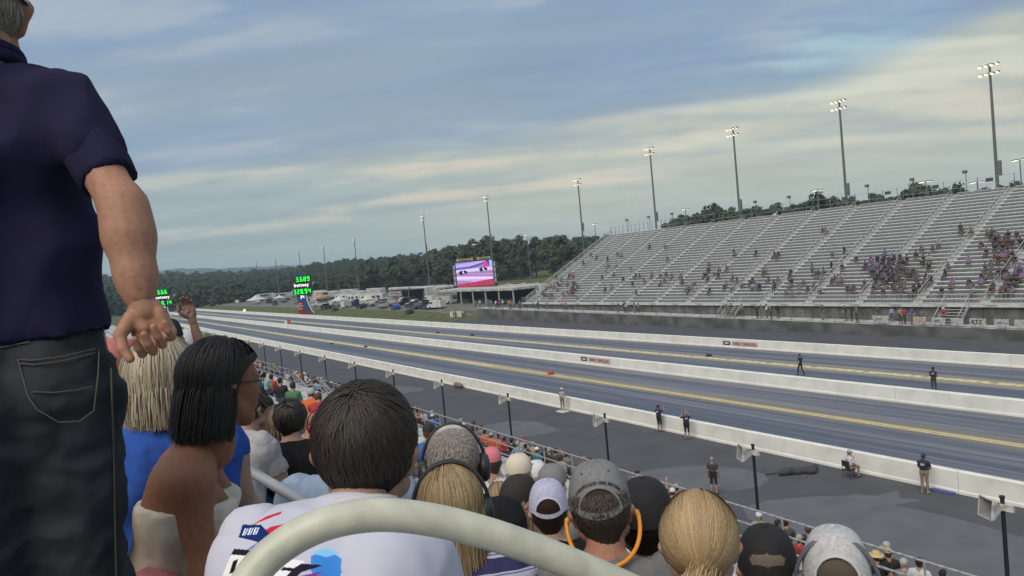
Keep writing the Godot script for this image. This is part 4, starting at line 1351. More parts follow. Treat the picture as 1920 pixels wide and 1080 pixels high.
func build_near_stand() -> void:
	var t := thing("near_grandstand", "aluminium bleachers under the seated spectators beside the apron", "grandstand")
	var alu := mt(lin(0.55, 0.56, 0.56), 0.4, "blotch", 0.6, 0.25)
	var deckm := mt(lin(0.30, 0.30, 0.31), 0.55, "blotch", 0.5, 0.1)
	var z0 := 6.0
	var z1 := -118.0
	var zc := (z0 + z1) / 2
	for k in range(-3, 20):
		var x := row_x(k)
		var y := row_floor(k)
		var d := MB.new()
		d.box(Vector3(x + 0.22, y - 0.02, zc), Vector3(0.74, 0.05, z0 - z1))
		d.box(Vector3(x + 0.59, y - 0.2, zc), Vector3(0.02, 0.32, z0 - z1))
		part(t, "footboard", d.mesh(), deckm)
		# seat planks in bays, each a plank of its own
		var z := z0
		var bay := 0
		while z > z1 + 1.0:
			var ln := 8.0 if bay < 4 else 20.0
			ln = minf(ln, z - z1)
			var b := MB.new()
			b.bevel_box(Vector3(x - 0.02, y + 0.43, z - ln / 2), Vector3(0.26, 0.045, ln - 1.1), 0.012)
			part(t, "seat_plank", b.mesh(), alu)
			z -= ln
			bay += 1
	# front platform, its guard rail and the steps down to the walkway
	var px := row_x(19) + 0.6
	var py := row_floor(19)
	part(t, "front_platform", one_box(Vector3(1.9, 0.2, z0 - z1)), mt(lin(0.42, 0.42, 0.40), 0.8, "stain", 0.3), T(Vector3(px + 0.95, py - 0.1, zc)))
	part(t, "platform_face", one_box(Vector3(0.15, 1.9, z0 - z1)), mt(lin(0.42, 0.42, 0.40), 0.8, "stain", 0.3), T(Vector3(px + 1.7, py - 1.15, zc)))
	var steel := mt(lin(0.45, 0.46, 0.46), 0.4, "blotch", 1.0, 0.4)
	var gr := MB.new()
	for h in [0.15, 0.6, 1.08]:
		gr.bar(Vector3(px + 1.85, py + h, z0), Vector3(px + 1.85, py + h, -57.0), 0.03, 6)
		gr.bar(Vector3(px + 1.85, py + h, -66.0), Vector3(px + 1.85, py + h, z1), 0.03, 6)
	var z := z0
	while z > z1:
		if z > -57.0 or z < -66.0: gr.bar(Vector3(px + 1.85, py, z), Vector3(px + 1.85, py + 1.08, z), 0.03, 6)
		z -= 2.0
	part(t, "guard_rail", gr.mesh(), steel)
	for zs in [-57.5, -65.5]:
		var s := MB.new()
		var a := Vector3(px + 1.9, py, zs)
		var b := Vector3(px + 1.9, WALK_Y, zs + 6.2)
		for h in [0.3, 0.62, 0.95, 1.12]:
			s.bar(a + Vector3(0, h, 0), b + Vector3(0, h, 0), 0.035, 6)
		for i in 5:
			var p := a.lerp(b, i / 4.0)
			s.bar(p, p + Vector3(0, 1.12, 0), 0.035, 6)
		for i in 9:
			var p := a.lerp(b, (i + 0.5) / 9.0)
			s.box(p + Vector3(0.75, 0, 0), Vector3(1.4, 0.05, 0.7))
		part(t, "ramp_rail", s.mesh(), steel)
	# walkway and its wall and rail
	struct("near_walkway", one_box(Vector3(FENCE_X - px - 1.7, 0.3, z0 - z1 + 30)), mt(lin(0.42, 0.42, 0.40), 0.8, "stain", 0.3), T(Vector3((FENCE_X + px + 1.7) / 2, WALK_Y - 0.15, zc)))
	var w := thing("walkway_wall", "concrete wall holding the near walkway above the apron", "wall", Vector3(FENCE_X + 0.1, 0, 0))
	part(w, "wall_face", one_box(Vector3(0.22, WALK_Y + 0.1, z0 - z1 + 30)), mt(lin(0.42, 0.42, 0.40), 0.8, "stain", 0.2), T(Vector3(0, WALK_Y / 2, zc)))
	var f := thing("near_fence", "waist-high steel fence along the front of the near walkway", "fence", Vector3(FENCE_X - 0.06, WALK_Y, 0))
	var rail := MB.new()
	for h in [0.1, 0.55, 1.02]:
		rail.bar(Vector3(0, h, z0), Vector3(0, h, z1 - 25), 0.022, 6)
	part(f, "rail", rail.mesh(), mt(lin(0.12, 0.12, 0.13), 0.5, "", 1.0, 0.4))
	var po := MB.new()
	po.bar(Vector3.ZERO, Vector3(0, 1.05, 0), 0.03, 6)
	z = z0
	while z > z1 - 25.0:
		part(f, "post", po.mesh(), mt(lin(0.12, 0.12, 0.13), 0.5, "", 1.0, 0.4), T(Vector3(0, 0, z)))
		z -= 2.9
	# pale aisle rail beside the dress and the one between the seats further down
	for q in [[[425, 856, 2.7], [640, 986, 2.3], [430, 858, 2.4]], [[575, 775, 6.5], [470, 760, 7.5], [470, 757, 7.5]]]:
		var h := thing("bench_rail", "pale metal bench edge showing between the seated people" + (" beside the strapless dress" if q[0][0] == 425 else " near the maroon shirt"), "rail", Vector3.ZERO)
		var b := MB.new()
		b.tube(pv([at_d(q[0][0], q[0][1], q[0][2]), at_d(q[1][0], q[1][1], q[1][2])]), pf([0.018]), 8)
		part(h, "tube", b.mesh(), alu)
	# trash bin on the walkway
	var tb := thing("trash_bin", "blue plastic bin standing on the near walkway", "bin", Vector3(17.2, WALK_Y, -66.5))
	var tm := MB.new()
	tm.lathe(PackedVector2Array([Vector2(0, 0), Vector2(0.27, 0), Vector2(0.33, 0.85), Vector2(0.36, 0.86), Vector2(0.36, 0.92), Vector2(0.28, 0.94), Vector2(0, 0.94)]), 18)
	part(tb, "tub", tm.mesh(), mt(lin(0.03, 0.08, 0.3), 0.5))
	part(tb, "handle", one_box(Vector3(0.1, 0.08, 0.8), 0.03), mt(lin(0.02, 0.05, 0.2), 0.5), T(Vector3(0, 0.8, 0)))

func build_handrail() -> void:
	# cream aisle handrail looping up close in front
	var t := thing("handrail", "cream painted steel handrail loop at the aisle, close in front", "handrail", at_d(700, 1200, 0.95))
	var o := t.position
	var pts := PackedVector3Array()
	var px := [[440, 1150, 0.80], [462, 1085, 0.81], [492, 1050, 0.82], [540, 1012, 0.83], [600, 982, 0.84], [660, 968, 0.85], [720, 963, 0.86], [780, 969, 0.87], [850, 982, 0.885], [930, 1004, 0.90], [1020, 1036, 0.92], [1110, 1072, 0.94], [1220, 1120, 0.97], [1330, 1165, 1.0]]
	var c := Curve3D.new()
	for i in px.size():
		var p := at_d(px[i][0], px[i][1], px[i][2]) - o
		var a := at_d(px[maxi(i - 1, 0)][0], px[maxi(i - 1, 0)][1], px[maxi(i - 1, 0)][2]) - o
		var b := at_d(px[mini(i + 1, px.size() - 1)][0], px[mini(i + 1, px.size() - 1)][1], px[mini(i + 1, px.size() - 1)][2]) - o
		var tg := (b - a) / 6.0
		c.add_point(p, -tg, tg)
	var b := MB.new()
	var L := c.get_baked_length()
	for i in 91: pts.append(c.sample_baked(L * i / 90.0))
	var sm := PackedVector3Array(pts)
	for it in 12:
		for i in range(1, sm.size() - 1): pts[i] = (sm[i - 1] + sm[i] * 2.0 + sm[i + 1]) / 4.0
		sm = PackedVector3Array(pts)
	b.tube(pts, pf([0.0190]), 28)
	var m := mt(lin(0.52, 0.52, 0.43), 0.38, "wear", 2.3, 0.0, "", 0.45)
	part(t, "bent_tube", b.mesh(), m)
	var low := MB.new()
	low.tube(pv([pts[0], pts[0] + Vector3(0.0, -0.9, 0.02)]), pf([0.0190]), 20)
	low.tube(pv([pts[90], pts[90] + Vector3(0.25, -0.35, 0.05)]), pf([0.0190]), 20)
	part(t, "post", low.mesh(), m)

# ---------------------------------------------------------------- flesh: tapered capsules joined by a smooth minimum, meshed as surface nets
# a bone is [a, b, ra, rb, region]
class Flesh:
	var v := PackedVector3Array()
	var n := PackedVector3Array()
	var reg := PackedInt32Array()
	var ix := PackedInt32Array()

func sdf_mesh(bones: Array, cell: float, k: float, grow := 0.0, clips: Array = []) -> Flesh:
	var out := Flesh.new()
	var nb := bones.size()
	var A := PackedVector3Array()
	var D := PackedVector3Array()
	var I := PackedFloat32Array()
	var R := PackedFloat32Array()
	var S := PackedFloat32Array()
	var lo := Vector3.ONE * 1e9
	var hi := -lo
	for b in bones:
		var a: Vector3 = b[0]
		var e: Vector3 = b[1]
		var ra: float = b[2] + grow
		var rb: float = b[3] + grow
		A.append(a)
		D.append(e - a)
		I.append(1.0 / maxf((e - a).length_squared(), 1e-8))
		R.append(ra)
		S.append(rb - ra)
		var m := Vector3.ONE * maxf(ra, rb)
		lo = lo.min(a - m).min(e - m)
		hi = hi.max(a + m).max(e + m)
	lo -= Vector3.ONE * cell * 2.5
	hi += Vector3.ONE * cell * 2.5
	var B := 4
	var bx := int(ceil((hi.x - lo.x) / (cell * B)))
	var by := int(ceil((hi.y - lo.y) / (cell * B)))
	var bz := int(ceil((hi.z - lo.z) / (cell * B)))
	var nx := bx * B + 1
	var ny := by * B + 1
	var nz := bz * B + 1
	var sy := nx
	var sz := nx * ny
	var grid := PackedFloat32Array()
	grid.resize(nx * ny * nz)
	grid.fill(99.0)
	var half := cell * B * 0.5
	var reach := half * 1.74
	var blocks := PackedInt32Array()
	for z in bz:
		for y in by:
			for x in bx:
				var c := lo + Vector3(x, y, z) * (cell * B) + Vector3.ONE * half
				var near := PackedInt32Array()
				var best := 1e9
				for i in nb:
					var p := c - A[i]
					var t := clampf(p.dot(D[i]) * I[i], 0.0, 1.0)
					var d := (p - D[i] * t).length() - R[i] - S[i] * t
					if d < reach + k: near.append(i)
					if d < best: best = d
				if best > reach + k * 0.3 or best < -reach - k: continue
				blocks.append_array([x, y, z])
				for dz in B + 1:
					for dy in B + 1:
						var g := (z * B + dz) * sz + (y * B + dy) * sy + x * B
						for dx in B + 1:
							if grid[g + dx] < 90.0: continue
							var q := lo + Vector3(x * B + dx, y * B + dy, z * B + dz) * cell
							var s := 9.0
							for i in near:
								var p := q - A[i]
								var t := clampf(p.dot(D[i]) * I[i], 0.0, 1.0)
								var d := (p - D[i] * t).length() - R[i] - S[i] * t
								var h := k - absf(s - d)
								s = minf(s, d)
								if h > 0.0: s -= h * h * 0.25 / k
							for pl: Plane in clips:
								s = maxf(s, pl.distance_to(q))
							grid[g + dx] = s
	var vid := PackedInt32Array()
	vid.resize(nx * ny * nz)
	vid.fill(-1)
	var cells := PackedInt32Array()
	var off := [0, 1, sy, sy + 1, sz, sz + 1, sz + sy, sz + sy + 1]
	var ed := [0, 1, 2, 3, 4, 5, 6, 7, 0, 2, 1, 3, 4, 6, 5, 7, 0, 4, 1, 5, 2, 6, 3, 7]
	var cor := [Vector3(0, 0, 0), Vector3(1, 0, 0), Vector3(0, 1, 0), Vector3(1, 1, 0), Vector3(0, 0, 1), Vector3(1, 0, 1), Vector3(0, 1, 1), Vector3(1, 1, 1)]
	for bi in range(0, blocks.size(), 3):
		var X := blocks[bi] * B
		var Y := blocks[bi + 1] * B
		var Z := blocks[bi + 2] * B
		for z in range(Z, Z + B):
			for y in range(Y, Y + B):
				for x in range(X, X + B):
					var g := z * sz + y * sy + x
					var inside := 0
					for o: int in off:
						if grid[g + o] < 0.0: inside += 1
					if inside == 0 or inside == 8: continue
					var acc := Vector3.ZERO
					var cnt := 0
					for e in range(0, 24, 2):
						var i0: int = ed[e]
						var i1: int = ed[e + 1]
						var d0 := grid[g + off[i0]]
						var d1 := grid[g + off[i1]]
						if (d0 < 0.0) != (d1 < 0.0):
							var p0: Vector3 = cor[i0]
							acc += p0.lerp(cor[i1], d0 / (d0 - d1))
							cnt += 1
					vid[g] = out.v.size()
					out.v.append(lo + (Vector3(x, y, z) + acc / cnt) * cell)
					cells.append_array([x, y, z])
	for ci in range(0, cells.size(), 3):
		var x := cells[ci]
		var y := cells[ci + 1]
		var z := cells[ci + 2]
		var g := z * sz + y * sy + x
		var s0 := grid[g] < 0.0
		if y > 0 and z > 0 and s0 != (grid[g + 1] < 0.0):
			_net(out, vid, g, g - sy, g - sy - sz, g - sz, s0)
		if x > 0 and z > 0 and s0 != (grid[g + sy] < 0.0):
			_net(out, vid, g, g - sz, g - sz - 1, g - 1, s0)
		if x > 0 and y > 0 and s0 != (grid[g + sz] < 0.0):
			_net(out, vid, g, g - 1, g - 1 - sy, g - sy, s0)
	# normals and the region of every vertex
	out.n.resize(out.v.size())
	out.n.fill(Vector3.ZERO)
	for i in range(0, out.ix.size(), 3):
		var nn := (out.v[out.ix[i + 2]] - out.v[out.ix[i]]).cross(out.v[out.ix[i + 1]] - out.v[out.ix[i]])
		out.n[out.ix[i]] += nn
		out.n[out.ix[i + 1]] += nn
		out.n[out.ix[i + 2]] += nn
	out.reg.resize(out.v.size())
	for i in out.v.size():
		out.n[i] = out.n[i].normalized()
		var best := 1e9
		for j in nb:
			var p := out.v[i] - A[j]
			var t := clampf(p.dot(D[j]) * I[j], 0.0, 1.0)
			var d := (p - D[j] * t).length() - R[j] - S[j] * t
			if d < best:
				best = d
				out.reg[i] = bones[j][4]
	return out
func _net(out: Flesh, vid: PackedInt32Array, a: int, b: int, c: int, d: int, flip: bool) -> void:
	var i := vid[a]
	var j := vid[b]
	var k := vid[c]
	var l := vid[d]
	if i < 0 or j < 0 or k < 0 or l < 0: return
	if flip: out.ix.append_array([i, k, j, i, l, k])
	else: out.ix.append_array([i, j, k, i, k, l])
func flesh_mb(f: Flesh, col := Color.WHITE) -> MB:
	var b := MB.new()
	b.v = f.v
	b.n = f.n
	b.ix = f.ix
	b.uv.resize(f.v.size())
	b.c.resize(f.v.size())
	b.c.fill(col)
	return b
# one mesh, one surface for each region that occurs (several pieces of flesh may be joined); returns [mesh, regions in surface order]
func region_mesh(list: Array) -> Array:
	var buckets := {}
	for item in list:
		var f: Flesh = item[0]
		var xf: Transform3D = item[1]
		var flip := xf.basis.determinant() < 0.0
		var maps := {}
		for i in range(0, f.ix.size(), 3):
			var a := f.reg[f.ix[i]]
			var b := f.reg[f.ix[i + 1]]
			var c := f.reg[f.ix[i + 2]]
			var r := b if b == c else a
			if not buckets.has(r): buckets[r] = MB.new()
			if not maps.has(r): maps[r] = {}
			var mb: MB = buckets[r]
			var mp: Dictionary = maps[r]
			for o in ([0, 2, 1] if flip else [0, 1, 2]):
				var src := f.ix[i + o]
				if not mp.has(src):
					mp[src] = mb.vert(xf * f.v[src], (xf.basis * f.n[src]).normalized())
				mb.ix.append(mp[src])
	var m := ArrayMesh.new()
	var order := buckets.keys()
	order.sort()
	for r in order:
		var mb: MB = buckets[r]
		m.add_surface_from_arrays(Mesh.PRIMITIVE_TRIANGLES, mb.arrays())
	return [m, order]

# regions
const SKIN := 0
const TOP := 1
const LEGS := 2
const SHOE := 3
const HAIR := 4
const FACE := 5

# ---------------------------------------------------------------- heads and hands, each on a fine grid of its own
func bone(a: Vector3, b: Vector3, ra: float, rb: float, r: int) -> Array:
	return [a, b, ra, rb, r]
func head_bones(hair: bool) -> Array:
	# origin at the middle of the head, face towards +z
	var l := []
	l.append(bone(Vector3(0, 0.035, -0.028), Vector3(0, 0.032, 0.016), 0.076, 0.072, SKIN))
	l.append(bone(Vector3(0, 0.0, -0.02), Vector3(0, -0.01, 0.03), 0.07, 0.062, SKIN))
	l.append(bone(Vector3(0, -0.055, 0.035), Vector3(0, -0.085, 0.062), 0.045, 0.028, SKIN))
	for s: float in [-1.0, 1.0]:
		l.append(bone(Vector3(s * 0.034, -0.02, 0.05), Vector3(s * 0.03, -0.05, 0.05), 0.034, 0.03, SKIN))
		l.append(bone(Vector3(s * 0.05, -0.06, 0.01), Vector3(s * 0.02, -0.088, 0.055), 0.026, 0.02, SKIN))
		l.append(bone(Vector3(s * 0.012, 0.028, 0.086), Vector3(s * 0.045, 0.026, 0.068), 0.010, 0.010, SKIN))
		l.append(bone(Vector3(s * 0.076, 0.022, -0.012), Vector3(s * 0.083, 0.004, -0.024), 0.010, 0.012, SKIN))
		l.append(bone(Vector3(s * 0.083, 0.004, -0.024), Vector3(s * 0.076, -0.034, -0.008), 0.012, 0.009, SKIN))
		l.append(bone(Vector3(s * 0.031, 0.010, 0.073), Vector3(s * 0.031, 0.010, 0.075), 0.0125, 0.012, FACE))
	l.append(bone(Vector3(0, 0.012, 0.088), Vector3(0, -0.026, 0.104), 0.008, 0.012, SKIN))
	l.append(bone(Vector3(-0.018, -0.056, 0.085), Vector3(0.018, -0.056, 0.085), 0.0075, 0.0075, SKIN))
	l.append(bone(Vector3(0, -0.096, 0.07), Vector3(0, -0.094, 0.074), 0.018, 0.016, SKIN))
	l.append(bone(Vector3(0, -0.045, -0.022), Vector3(0, -0.165, -0.034), 0.054, 0.058, SKIN))
	if hair:
		l.append(bone(Vector3(0, 0.045, -0.034), Vector3(0, 0.052, 0.022), 0.079, 0.070, HAIR))
		l.append(bone(Vector3(0, 0.0, -0.045), Vector3(0, -0.05, -0.05), 0.069, 0.048, HAIR))
	return l
func hand_bones(curl: Array, spread := 0.0, thumb_in := 0.35) -> Array:
	# wrist at the origin, fingers along -y, palm towards +z, thumb on the +x side; curl = bend of each finger in radians per joint
	var l := []
	l.append(bone(Vector3(0, 0.03, 0), Vector3(0, -0.015, 0), 0.027, 0.027, SKIN))
	for i in 4:
		var x := 0.030 - i * 0.0205
		l.append(bone(Vector3(x * 0.62, -0.012, 0), Vector3(x, -0.082 + absf(i - 1) * 0.004, 0.0), 0.0165, 0.0125, SKIN))
	for yy: float in [-0.022, -0.042, -0.062, -0.078]:
		l.append(bone(Vector3(0.022 - 0.1 * (0.08 + yy) * 0.1, yy, 0.001), Vector3(-0.024, yy, 0.001), 0.0145, 0.0130, SKIN))
	l.append(bone(Vector3(0.024, -0.03, 0.008), Vector3(0.012, -0.05, 0.012), 0.017, 0.014, SKIN))
	l.append(bone(Vector3(-0.024, -0.03, 0.008), Vector3(-0.026, -0.06, 0.01), 0.013, 0.011, SKIN))
	var lens := [[0.042, 0.025, 0.021], [0.046, 0.029, 0.022], [0.043, 0.027, 0.022], [0.034, 0.020, 0.019]]
	for i in 4:
		var x := 0.030 - i * 0.0205
		var p := Vector3(x, -0.082 + absf(i - 1) * 0.004, 0.0)
		var a := 0.0
		var r := 0.0091 - (0.0012 if i == 3 else 0.0)
		for j in 3:
			a += curl[i][j] if curl[i] is Array else curl[i] * (0.9 if j == 0 else 1.15)
			var d := Vector3((1.5 - i) * spread, -cos(a), sin(a))
			var q: Vector3 = p + d.normalized() * lens[i][j]
			l.append(bone(p, q, r, r * 0.93, SKIN))
			p = q
			r *= 0.93
	var tp := Vector3(0.026, -0.02, 0.010)
	var t1 := tp + Vector3(0.030, -0.030, 0.016 + thumb_in * 0.01)
	var t2 := t1 + Vector3(0.010 - thumb_in * 0.014, -0.031, 0.008)
	var t3 := t2 + Vector3(0.002 - thumb_in * 0.016, -0.024, 0.004)
	l.append(bone(tp, t1, 0.017, 0.0125, SKIN))
	l.append(bone(t1, t2, 0.0118, 0.0108, SKIN))
	l.append(bone(t2, t3, 0.0108, 0.009, SKIN))
	return l
var head_bare: Flesh
var head_hair: Flesh
var head_coarse: Flesh
var hand_relaxed: Flesh
var hand_grip: Flesh

# ---------------------------------------------------------------- poses: joints in the person's own space, floor at y = 0, facing +z
func pose_standing(h := 1.0) -> Dictionary:
	return {"pel": Vector3(0, 0.95, 0), "wai": Vector3(0, 1.10, 0.0), "che": Vector3(0, 1.30, -0.01), "nec": Vector3(0, 1.46, -0.015), "hea": Vector3(0, 1.63, 0.015),
		"sl": Vector3(0.185, 1.40, -0.02), "sr": Vector3(-0.185, 1.40, -0.02), "el": Vector3(0.235, 1.12, -0.04), "er": Vector3(-0.235, 1.12, -0.04), "wl": Vector3(0.245, 0.87, 0.04), "wr": Vector3(-0.245, 0.87, 0.04),
		"hl": Vector3(0.09, 0.92, 0), "hr": Vector3(-0.09, 0.92, 0), "kl": Vector3(0.10, 0.50, 0.02), "kr": Vector3(-0.10, 0.50, 0.02), "al": Vector3(0.115, 0.09, -0.02), "ar": Vector3(-0.115, 0.09, -0.02),
		"tl": Vector3(0.14, 0.03, 0.15), "tr": Vector3(-0.14, 0.03, 0.15), "scale": h}
func pose_seated(lean := 0.12) -> Dictionary:
	var up := Vector3(0, cos(lean), sin(lean))
	var bk := Vector3(0, -sin(lean), cos(lean))
	var p := Vector3(0, 0.54, 0)
	var ch := p + up * 0.36
	return {"pel": p, "wai": p + up * 0.16 - bk * 0.015, "che": ch - bk * 0.02, "nec": p + up * 0.53 - bk * 0.01, "hea": p + up * 0.70 + bk * 0.02,
		"sl": p + up * 0.47 + Vector3(0.18, 0, 0), "sr": p + up * 0.47 - Vector3(0.18, 0, 0), "el": p + up * 0.20 + bk * 0.08 + Vector3(0.24, 0, 0), "er": p + up * 0.20 + bk * 0.08 - Vector3(0.24, 0, 0),
		"wl": Vector3(0.11, 0.62, 0.30), "wr": Vector3(-0.11, 0.62, 0.30),
		"hl": Vector3(0.09, 0.53, 0.03), "hr": Vector3(-0.09, 0.53, 0.03), "kl": Vector3(0.14, 0.53, 0.45), "kr": Vector3(-0.14, 0.53, 0.45), "al": Vector3(0.15, 0.10, 0.42), "ar": Vector3(-0.15, 0.10, 0.42),
		"tl": Vector3(0.17, 0.03, 0.60), "tr": Vector3(-0.17, 0.03, 0.60), "scale": 1.0}
func body_bones(j: Dictionary, o: Dictionary) -> Array:
	# o: fat (torso girth), fem, sleeve (0 none, 0.55 short, 1 long), shorts
	var l := []
	var fat: float = o.get("fat", 1.0)
	var fem: bool = o.get("fem", false)
	var sl: float = o.get("sleeve", 0.55)
	var shorts: bool = o.get("shorts", false)
	var hw := (0.078 if fem else 0.088) * fat
	var ww := (0.055 if fem else 0.075) * fat
	var rx := Vector3.RIGHT
	for s: float in [-1.0, 1.0]:
		l.append(bone(j.pel + rx * s * hw * 0.95, j.wai + rx * s * ww * 0.85, 0.095 * fat, 0.088 * fat, LEGS if shorts or true else TOP))
		l.append(bone(j.wai + rx * s * ww * 0.85, j.che + rx * s * 0.075, 0.092 * fat, 0.098 * fat, TOP))
		l.append(bone(j.che + rx * s * 0.075, j.che.lerp(j.nec, 0.45) + rx * s * 0.10, 0.098, 0.075, TOP))
		var sh: Vector3 = j.sl if s > 0 else j.sr
		var elb: Vector3 = j.el if s > 0 else j.er
		var wr: Vector3 = j.wl if s > 0 else j.wr
		l.append(bone(j.nec + Vector3(0, -0.015, 0), sh + Vector3(0, 0.0, 0), 0.05, 0.056, TOP))
		l.append(bone(j.nec + Vector3(0, 0.005, 0), sh.lerp(j.nec, 0.35) + Vector3(0, 0.012, 0), 0.048, 0.046, TOP))
		l.append(bone(j.che.lerp(j.nec, 0.5) + Vector3(s * 0.05, 0, -0.03), sh.lerp(j.che, 0.25) + Vector3(0, 0, -0.015), 0.07, 0.066, TOP))
		var ua := 0.047 if fem else 0.055
		var cut := minf(sl, 0.999)
		if sl > 0.0:
			var mid := sh.lerp(elb, minf(cut / 0.9, 1.0) if sl < 0.95 else 1.0)
			l.append(bone(sh, mid, ua + 0.006, lerpf(ua, 0.043, cut) + 0.006, TOP))
			if sl < 0.95: l.append(bone(mid, elb, lerpf(ua, 0.043, cut), 0.041, SKIN))
		else:
			l.append(bone(sh, elb, ua, 0.040, SKIN))
		l.append(bone(elb, wr, 0.042 if fem else 0.046, 0.027, TOP if sl >= 0.95 else SKIN))
		var hp: Vector3 = j.hl if s > 0 else j.hr
		var kn: Vector3 = j.kl if s > 0 else j.kr
		var an: Vector3 = j.al if s > 0 else j.ar
		var to: Vector3 = j.tl if s > 0 else j.tr
		l.append(bone(hp, kn, 0.088 * (0.5 + 0.5 * fat), 0.060, LEGS))
		l.append(bone(kn, kn.lerp(an, 0.35), 0.056, 0.056 if not shorts else 0.054, SKIN if shorts else LEGS))
		l.append(bone(kn.lerp(an, 0.35), an, 0.056 if not shorts else 0.053, 0.042 if not shorts else 0.034, SKIN if shorts else LEGS))
		l.append(bone(an + Vector3(0, -0.035, -0.01), to, 0.038, 0.028, SHOE))
	if fem:
		for s: float in [-1.0, 1.0]: l.append(bone(j.che + Vector3(s * 0.06, 0.0, 0.075), j.che + Vector3(s * 0.06, -0.02, 0.085), 0.05, 0.05, TOP))
	if fat > 1.12: l.append(bone(j.wai + Vector3(0, -0.02, 0.07), j.wai + Vector3(0, 0.04, 0.08), 0.10 * fat, 0.09 * fat, TOP))
	l.append(bone(j.nec + Vector3(0, -0.02, 0), j.nec.lerp(j.hea, 0.55) + Vector3(0, 0, -0.02), 0.058, 0.052, SKIN))
	return l
func hand_xf(elbow: Vector3, wrist: Vector3, palm: Vector3, left: bool) -> Transform3D:
	var y := (elbow - wrist).normalized()
	var z := (palm - y * palm.dot(y)).normalized()
	var x := y.cross(z)
	# thumb side: +x for a right hand as built, mirrored for the left
	if left: x = -x
	return Transform3D(Basis(x, y, z), wrist + (wrist - elbow).normalized() * 0.012)
func head_basis(yaw: float, pitch: float, roll := 0.0) -> Basis:
	return Basis.from_euler(Vector3(pitch, yaw, roll))

# ---------------------------------------------------------------- spectators: a few bodies, each worn by many people in clothes of their own
var protos := {}
func proto(called: String, j: Dictionary, o: Dictionary, yaw := 0.0, pitch := 0.0, hair := true, cell := 0.024) -> void:
	var bones := body_bones(j, o)
	var f := sdf_mesh(bones, cell, 0.045)
	var list := [[f, Transform3D()]]
	list.append([head_coarse, Transform3D(head_basis(yaw, pitch).scaled(Vector3.ONE * 1.05), j.hea)])
	list.append([hand_grip, hand_xf(j.el, j.wl, o.get("palm_l", Vector3(0, -0.3, 1)), true)])
	list.append([hand_grip, hand_xf(j.er, j.wr, o.get("palm_r", Vector3(0, -0.3, 1)), false)])
	var r := region_mesh(list)
	protos[called] = {"mesh": r[0], "order": r[1], "head": j.hea, "yaw": yaw, "pitch": pitch, "pose": called}
func build_protos() -> void:
	head_bare = sdf_mesh(head_bones(false), 0.0055, 0.016)
	head_hair = sdf_mesh(head_bones(true), 0.0055, 0.014)
	head_coarse = sdf_mesh(head_bones(true), 0.012, 0.014)
	hand_relaxed = sdf_mesh(hand_bones([0.28, 0.32, 0.36, 0.42]), 0.0036, 0.007)
	hand_grip = sdf_mesh(hand_bones([0.5, 0.55, 0.6, 0.65]), 0.006, 0.006)
	var s := pose_seated(0.18)
	proto("sit_lap", s, {})
	s = pose_seated(0.12)
	proto("sit_shorts", s, {"shorts": true, "fat": 1.15}, -0.35)
	s = pose_seated(0.5)
	s.merge({"el": Vector3(0.2, 0.66, 0.33), "er": Vector3(-0.2, 0.66, 0.33), "wl": Vector3(0.05, 0.75, 0.52), "wr": Vector3(-0.05, 0.75, 0.52)}, true)
	proto("sit_lean", s, {"shorts": true}, -0.2, -0.15)
	s = pose_seated(0.1)
	s.merge({"el": Vector3(0.25, 0.86, 0.16), "er": Vector3(-0.25, 0.86, 0.16), "wl": Vector3(0.09, 1.08, 0.30), "wr": Vector3(-0.09, 1.08, 0.30)}, true)
	proto("sit_film", s, {"palm_l": Vector3(-1, 0, 0), "palm_r": Vector3(1, 0, 0)}, 0.0)
	s = pose_seated(0.15)
	proto("sit_woman", s, {"fem": true, "fat": 0.92}, 0.3)
	var t := pose_standing()
	proto("stand_easy", t, {"shorts": true})
	t = pose_standing()
	t.merge({"el": Vector3(0.24, 1.15, 0.14), "er": Vector3(-0.24, 1.15, 0.14), "wl": Vector3(0.13, 1.05, 0.36), "wr": Vector3(-0.13, 1.05, 0.36), "che": Vector3(0, 1.29, 0.05), "nec": Vector3(0, 1.44, 0.09), "hea": Vector3(0, 1.60, 0.13), "sl": Vector3(0.18, 1.38, 0.07), "sr": Vector3(-0.18, 1.38, 0.07)}, true)
	proto("stand_rail", t, {"palm_l": Vector3(0, -1, 0), "palm_r": Vector3(0, -1, 0)}, -0.25)
	t = pose_standing()
	t.merge({"er": Vector3(-0.30, 1.36, 0.20), "wr": Vector3(-0.14, 1.62, 0.34), "el": Vector3(0.30, 1.34, 0.18), "wl": Vector3(0.14, 1.60, 0.34)}, true)
	proto("stand_film", t, {"shorts": true, "palm_l": Vector3(-1, 0, 0), "palm_r": Vector3(1, 0, 0), "fat": 1.1}, 0.0)
	t = pose_standing()
	t.merge({"el": Vector3(0.32, 1.18, -0.08), "er": Vector3(-0.32, 1.18, -0.08), "wl": Vector3(0.17, 0.99, 0.05), "wr": Vector3(-0.17, 0.99, 0.05), "kl": Vector3(0.12, 0.5, 0.05)}, true)
	proto("stand_hips", t, {"palm_l": Vector3(-1, 0, 0), "palm_r": Vector3(1, 0, 0), "fat": 1.2}, 0.2)
	t = pose_standing()
	t.merge({"kl": Vector3(0.10, 0.52, 0.16), "al": Vector3(0.11, 0.09, 0.22), "tl": Vector3(0.13, 0.04, 0.38), "kr": Vector3(-0.10, 0.51, -0.03), "ar": Vector3(-0.10, 0.14, -0.28), "tr": Vector3(-0.12, 0.03, -0.14), "el": Vector3(0.24, 1.14, -0.14), "er": Vector3(-0.24, 1.14, 0.06), "wl": Vector3(0.24, 0.92, -0.06), "wr": Vector3(-0.23, 0.94, 0.20)}, true)
	proto("walk", t, {"fem": true, "fat": 0.95, "sleeve": 0.5}, 0.0)
	t = pose_standing()
	t.merge({"er": Vector3(-0.30, 1.45, 0.05), "wr": Vector3(-0.28, 1.72, 0.08)}, true)
	proto("stand_wave", t, {}, 0.1)

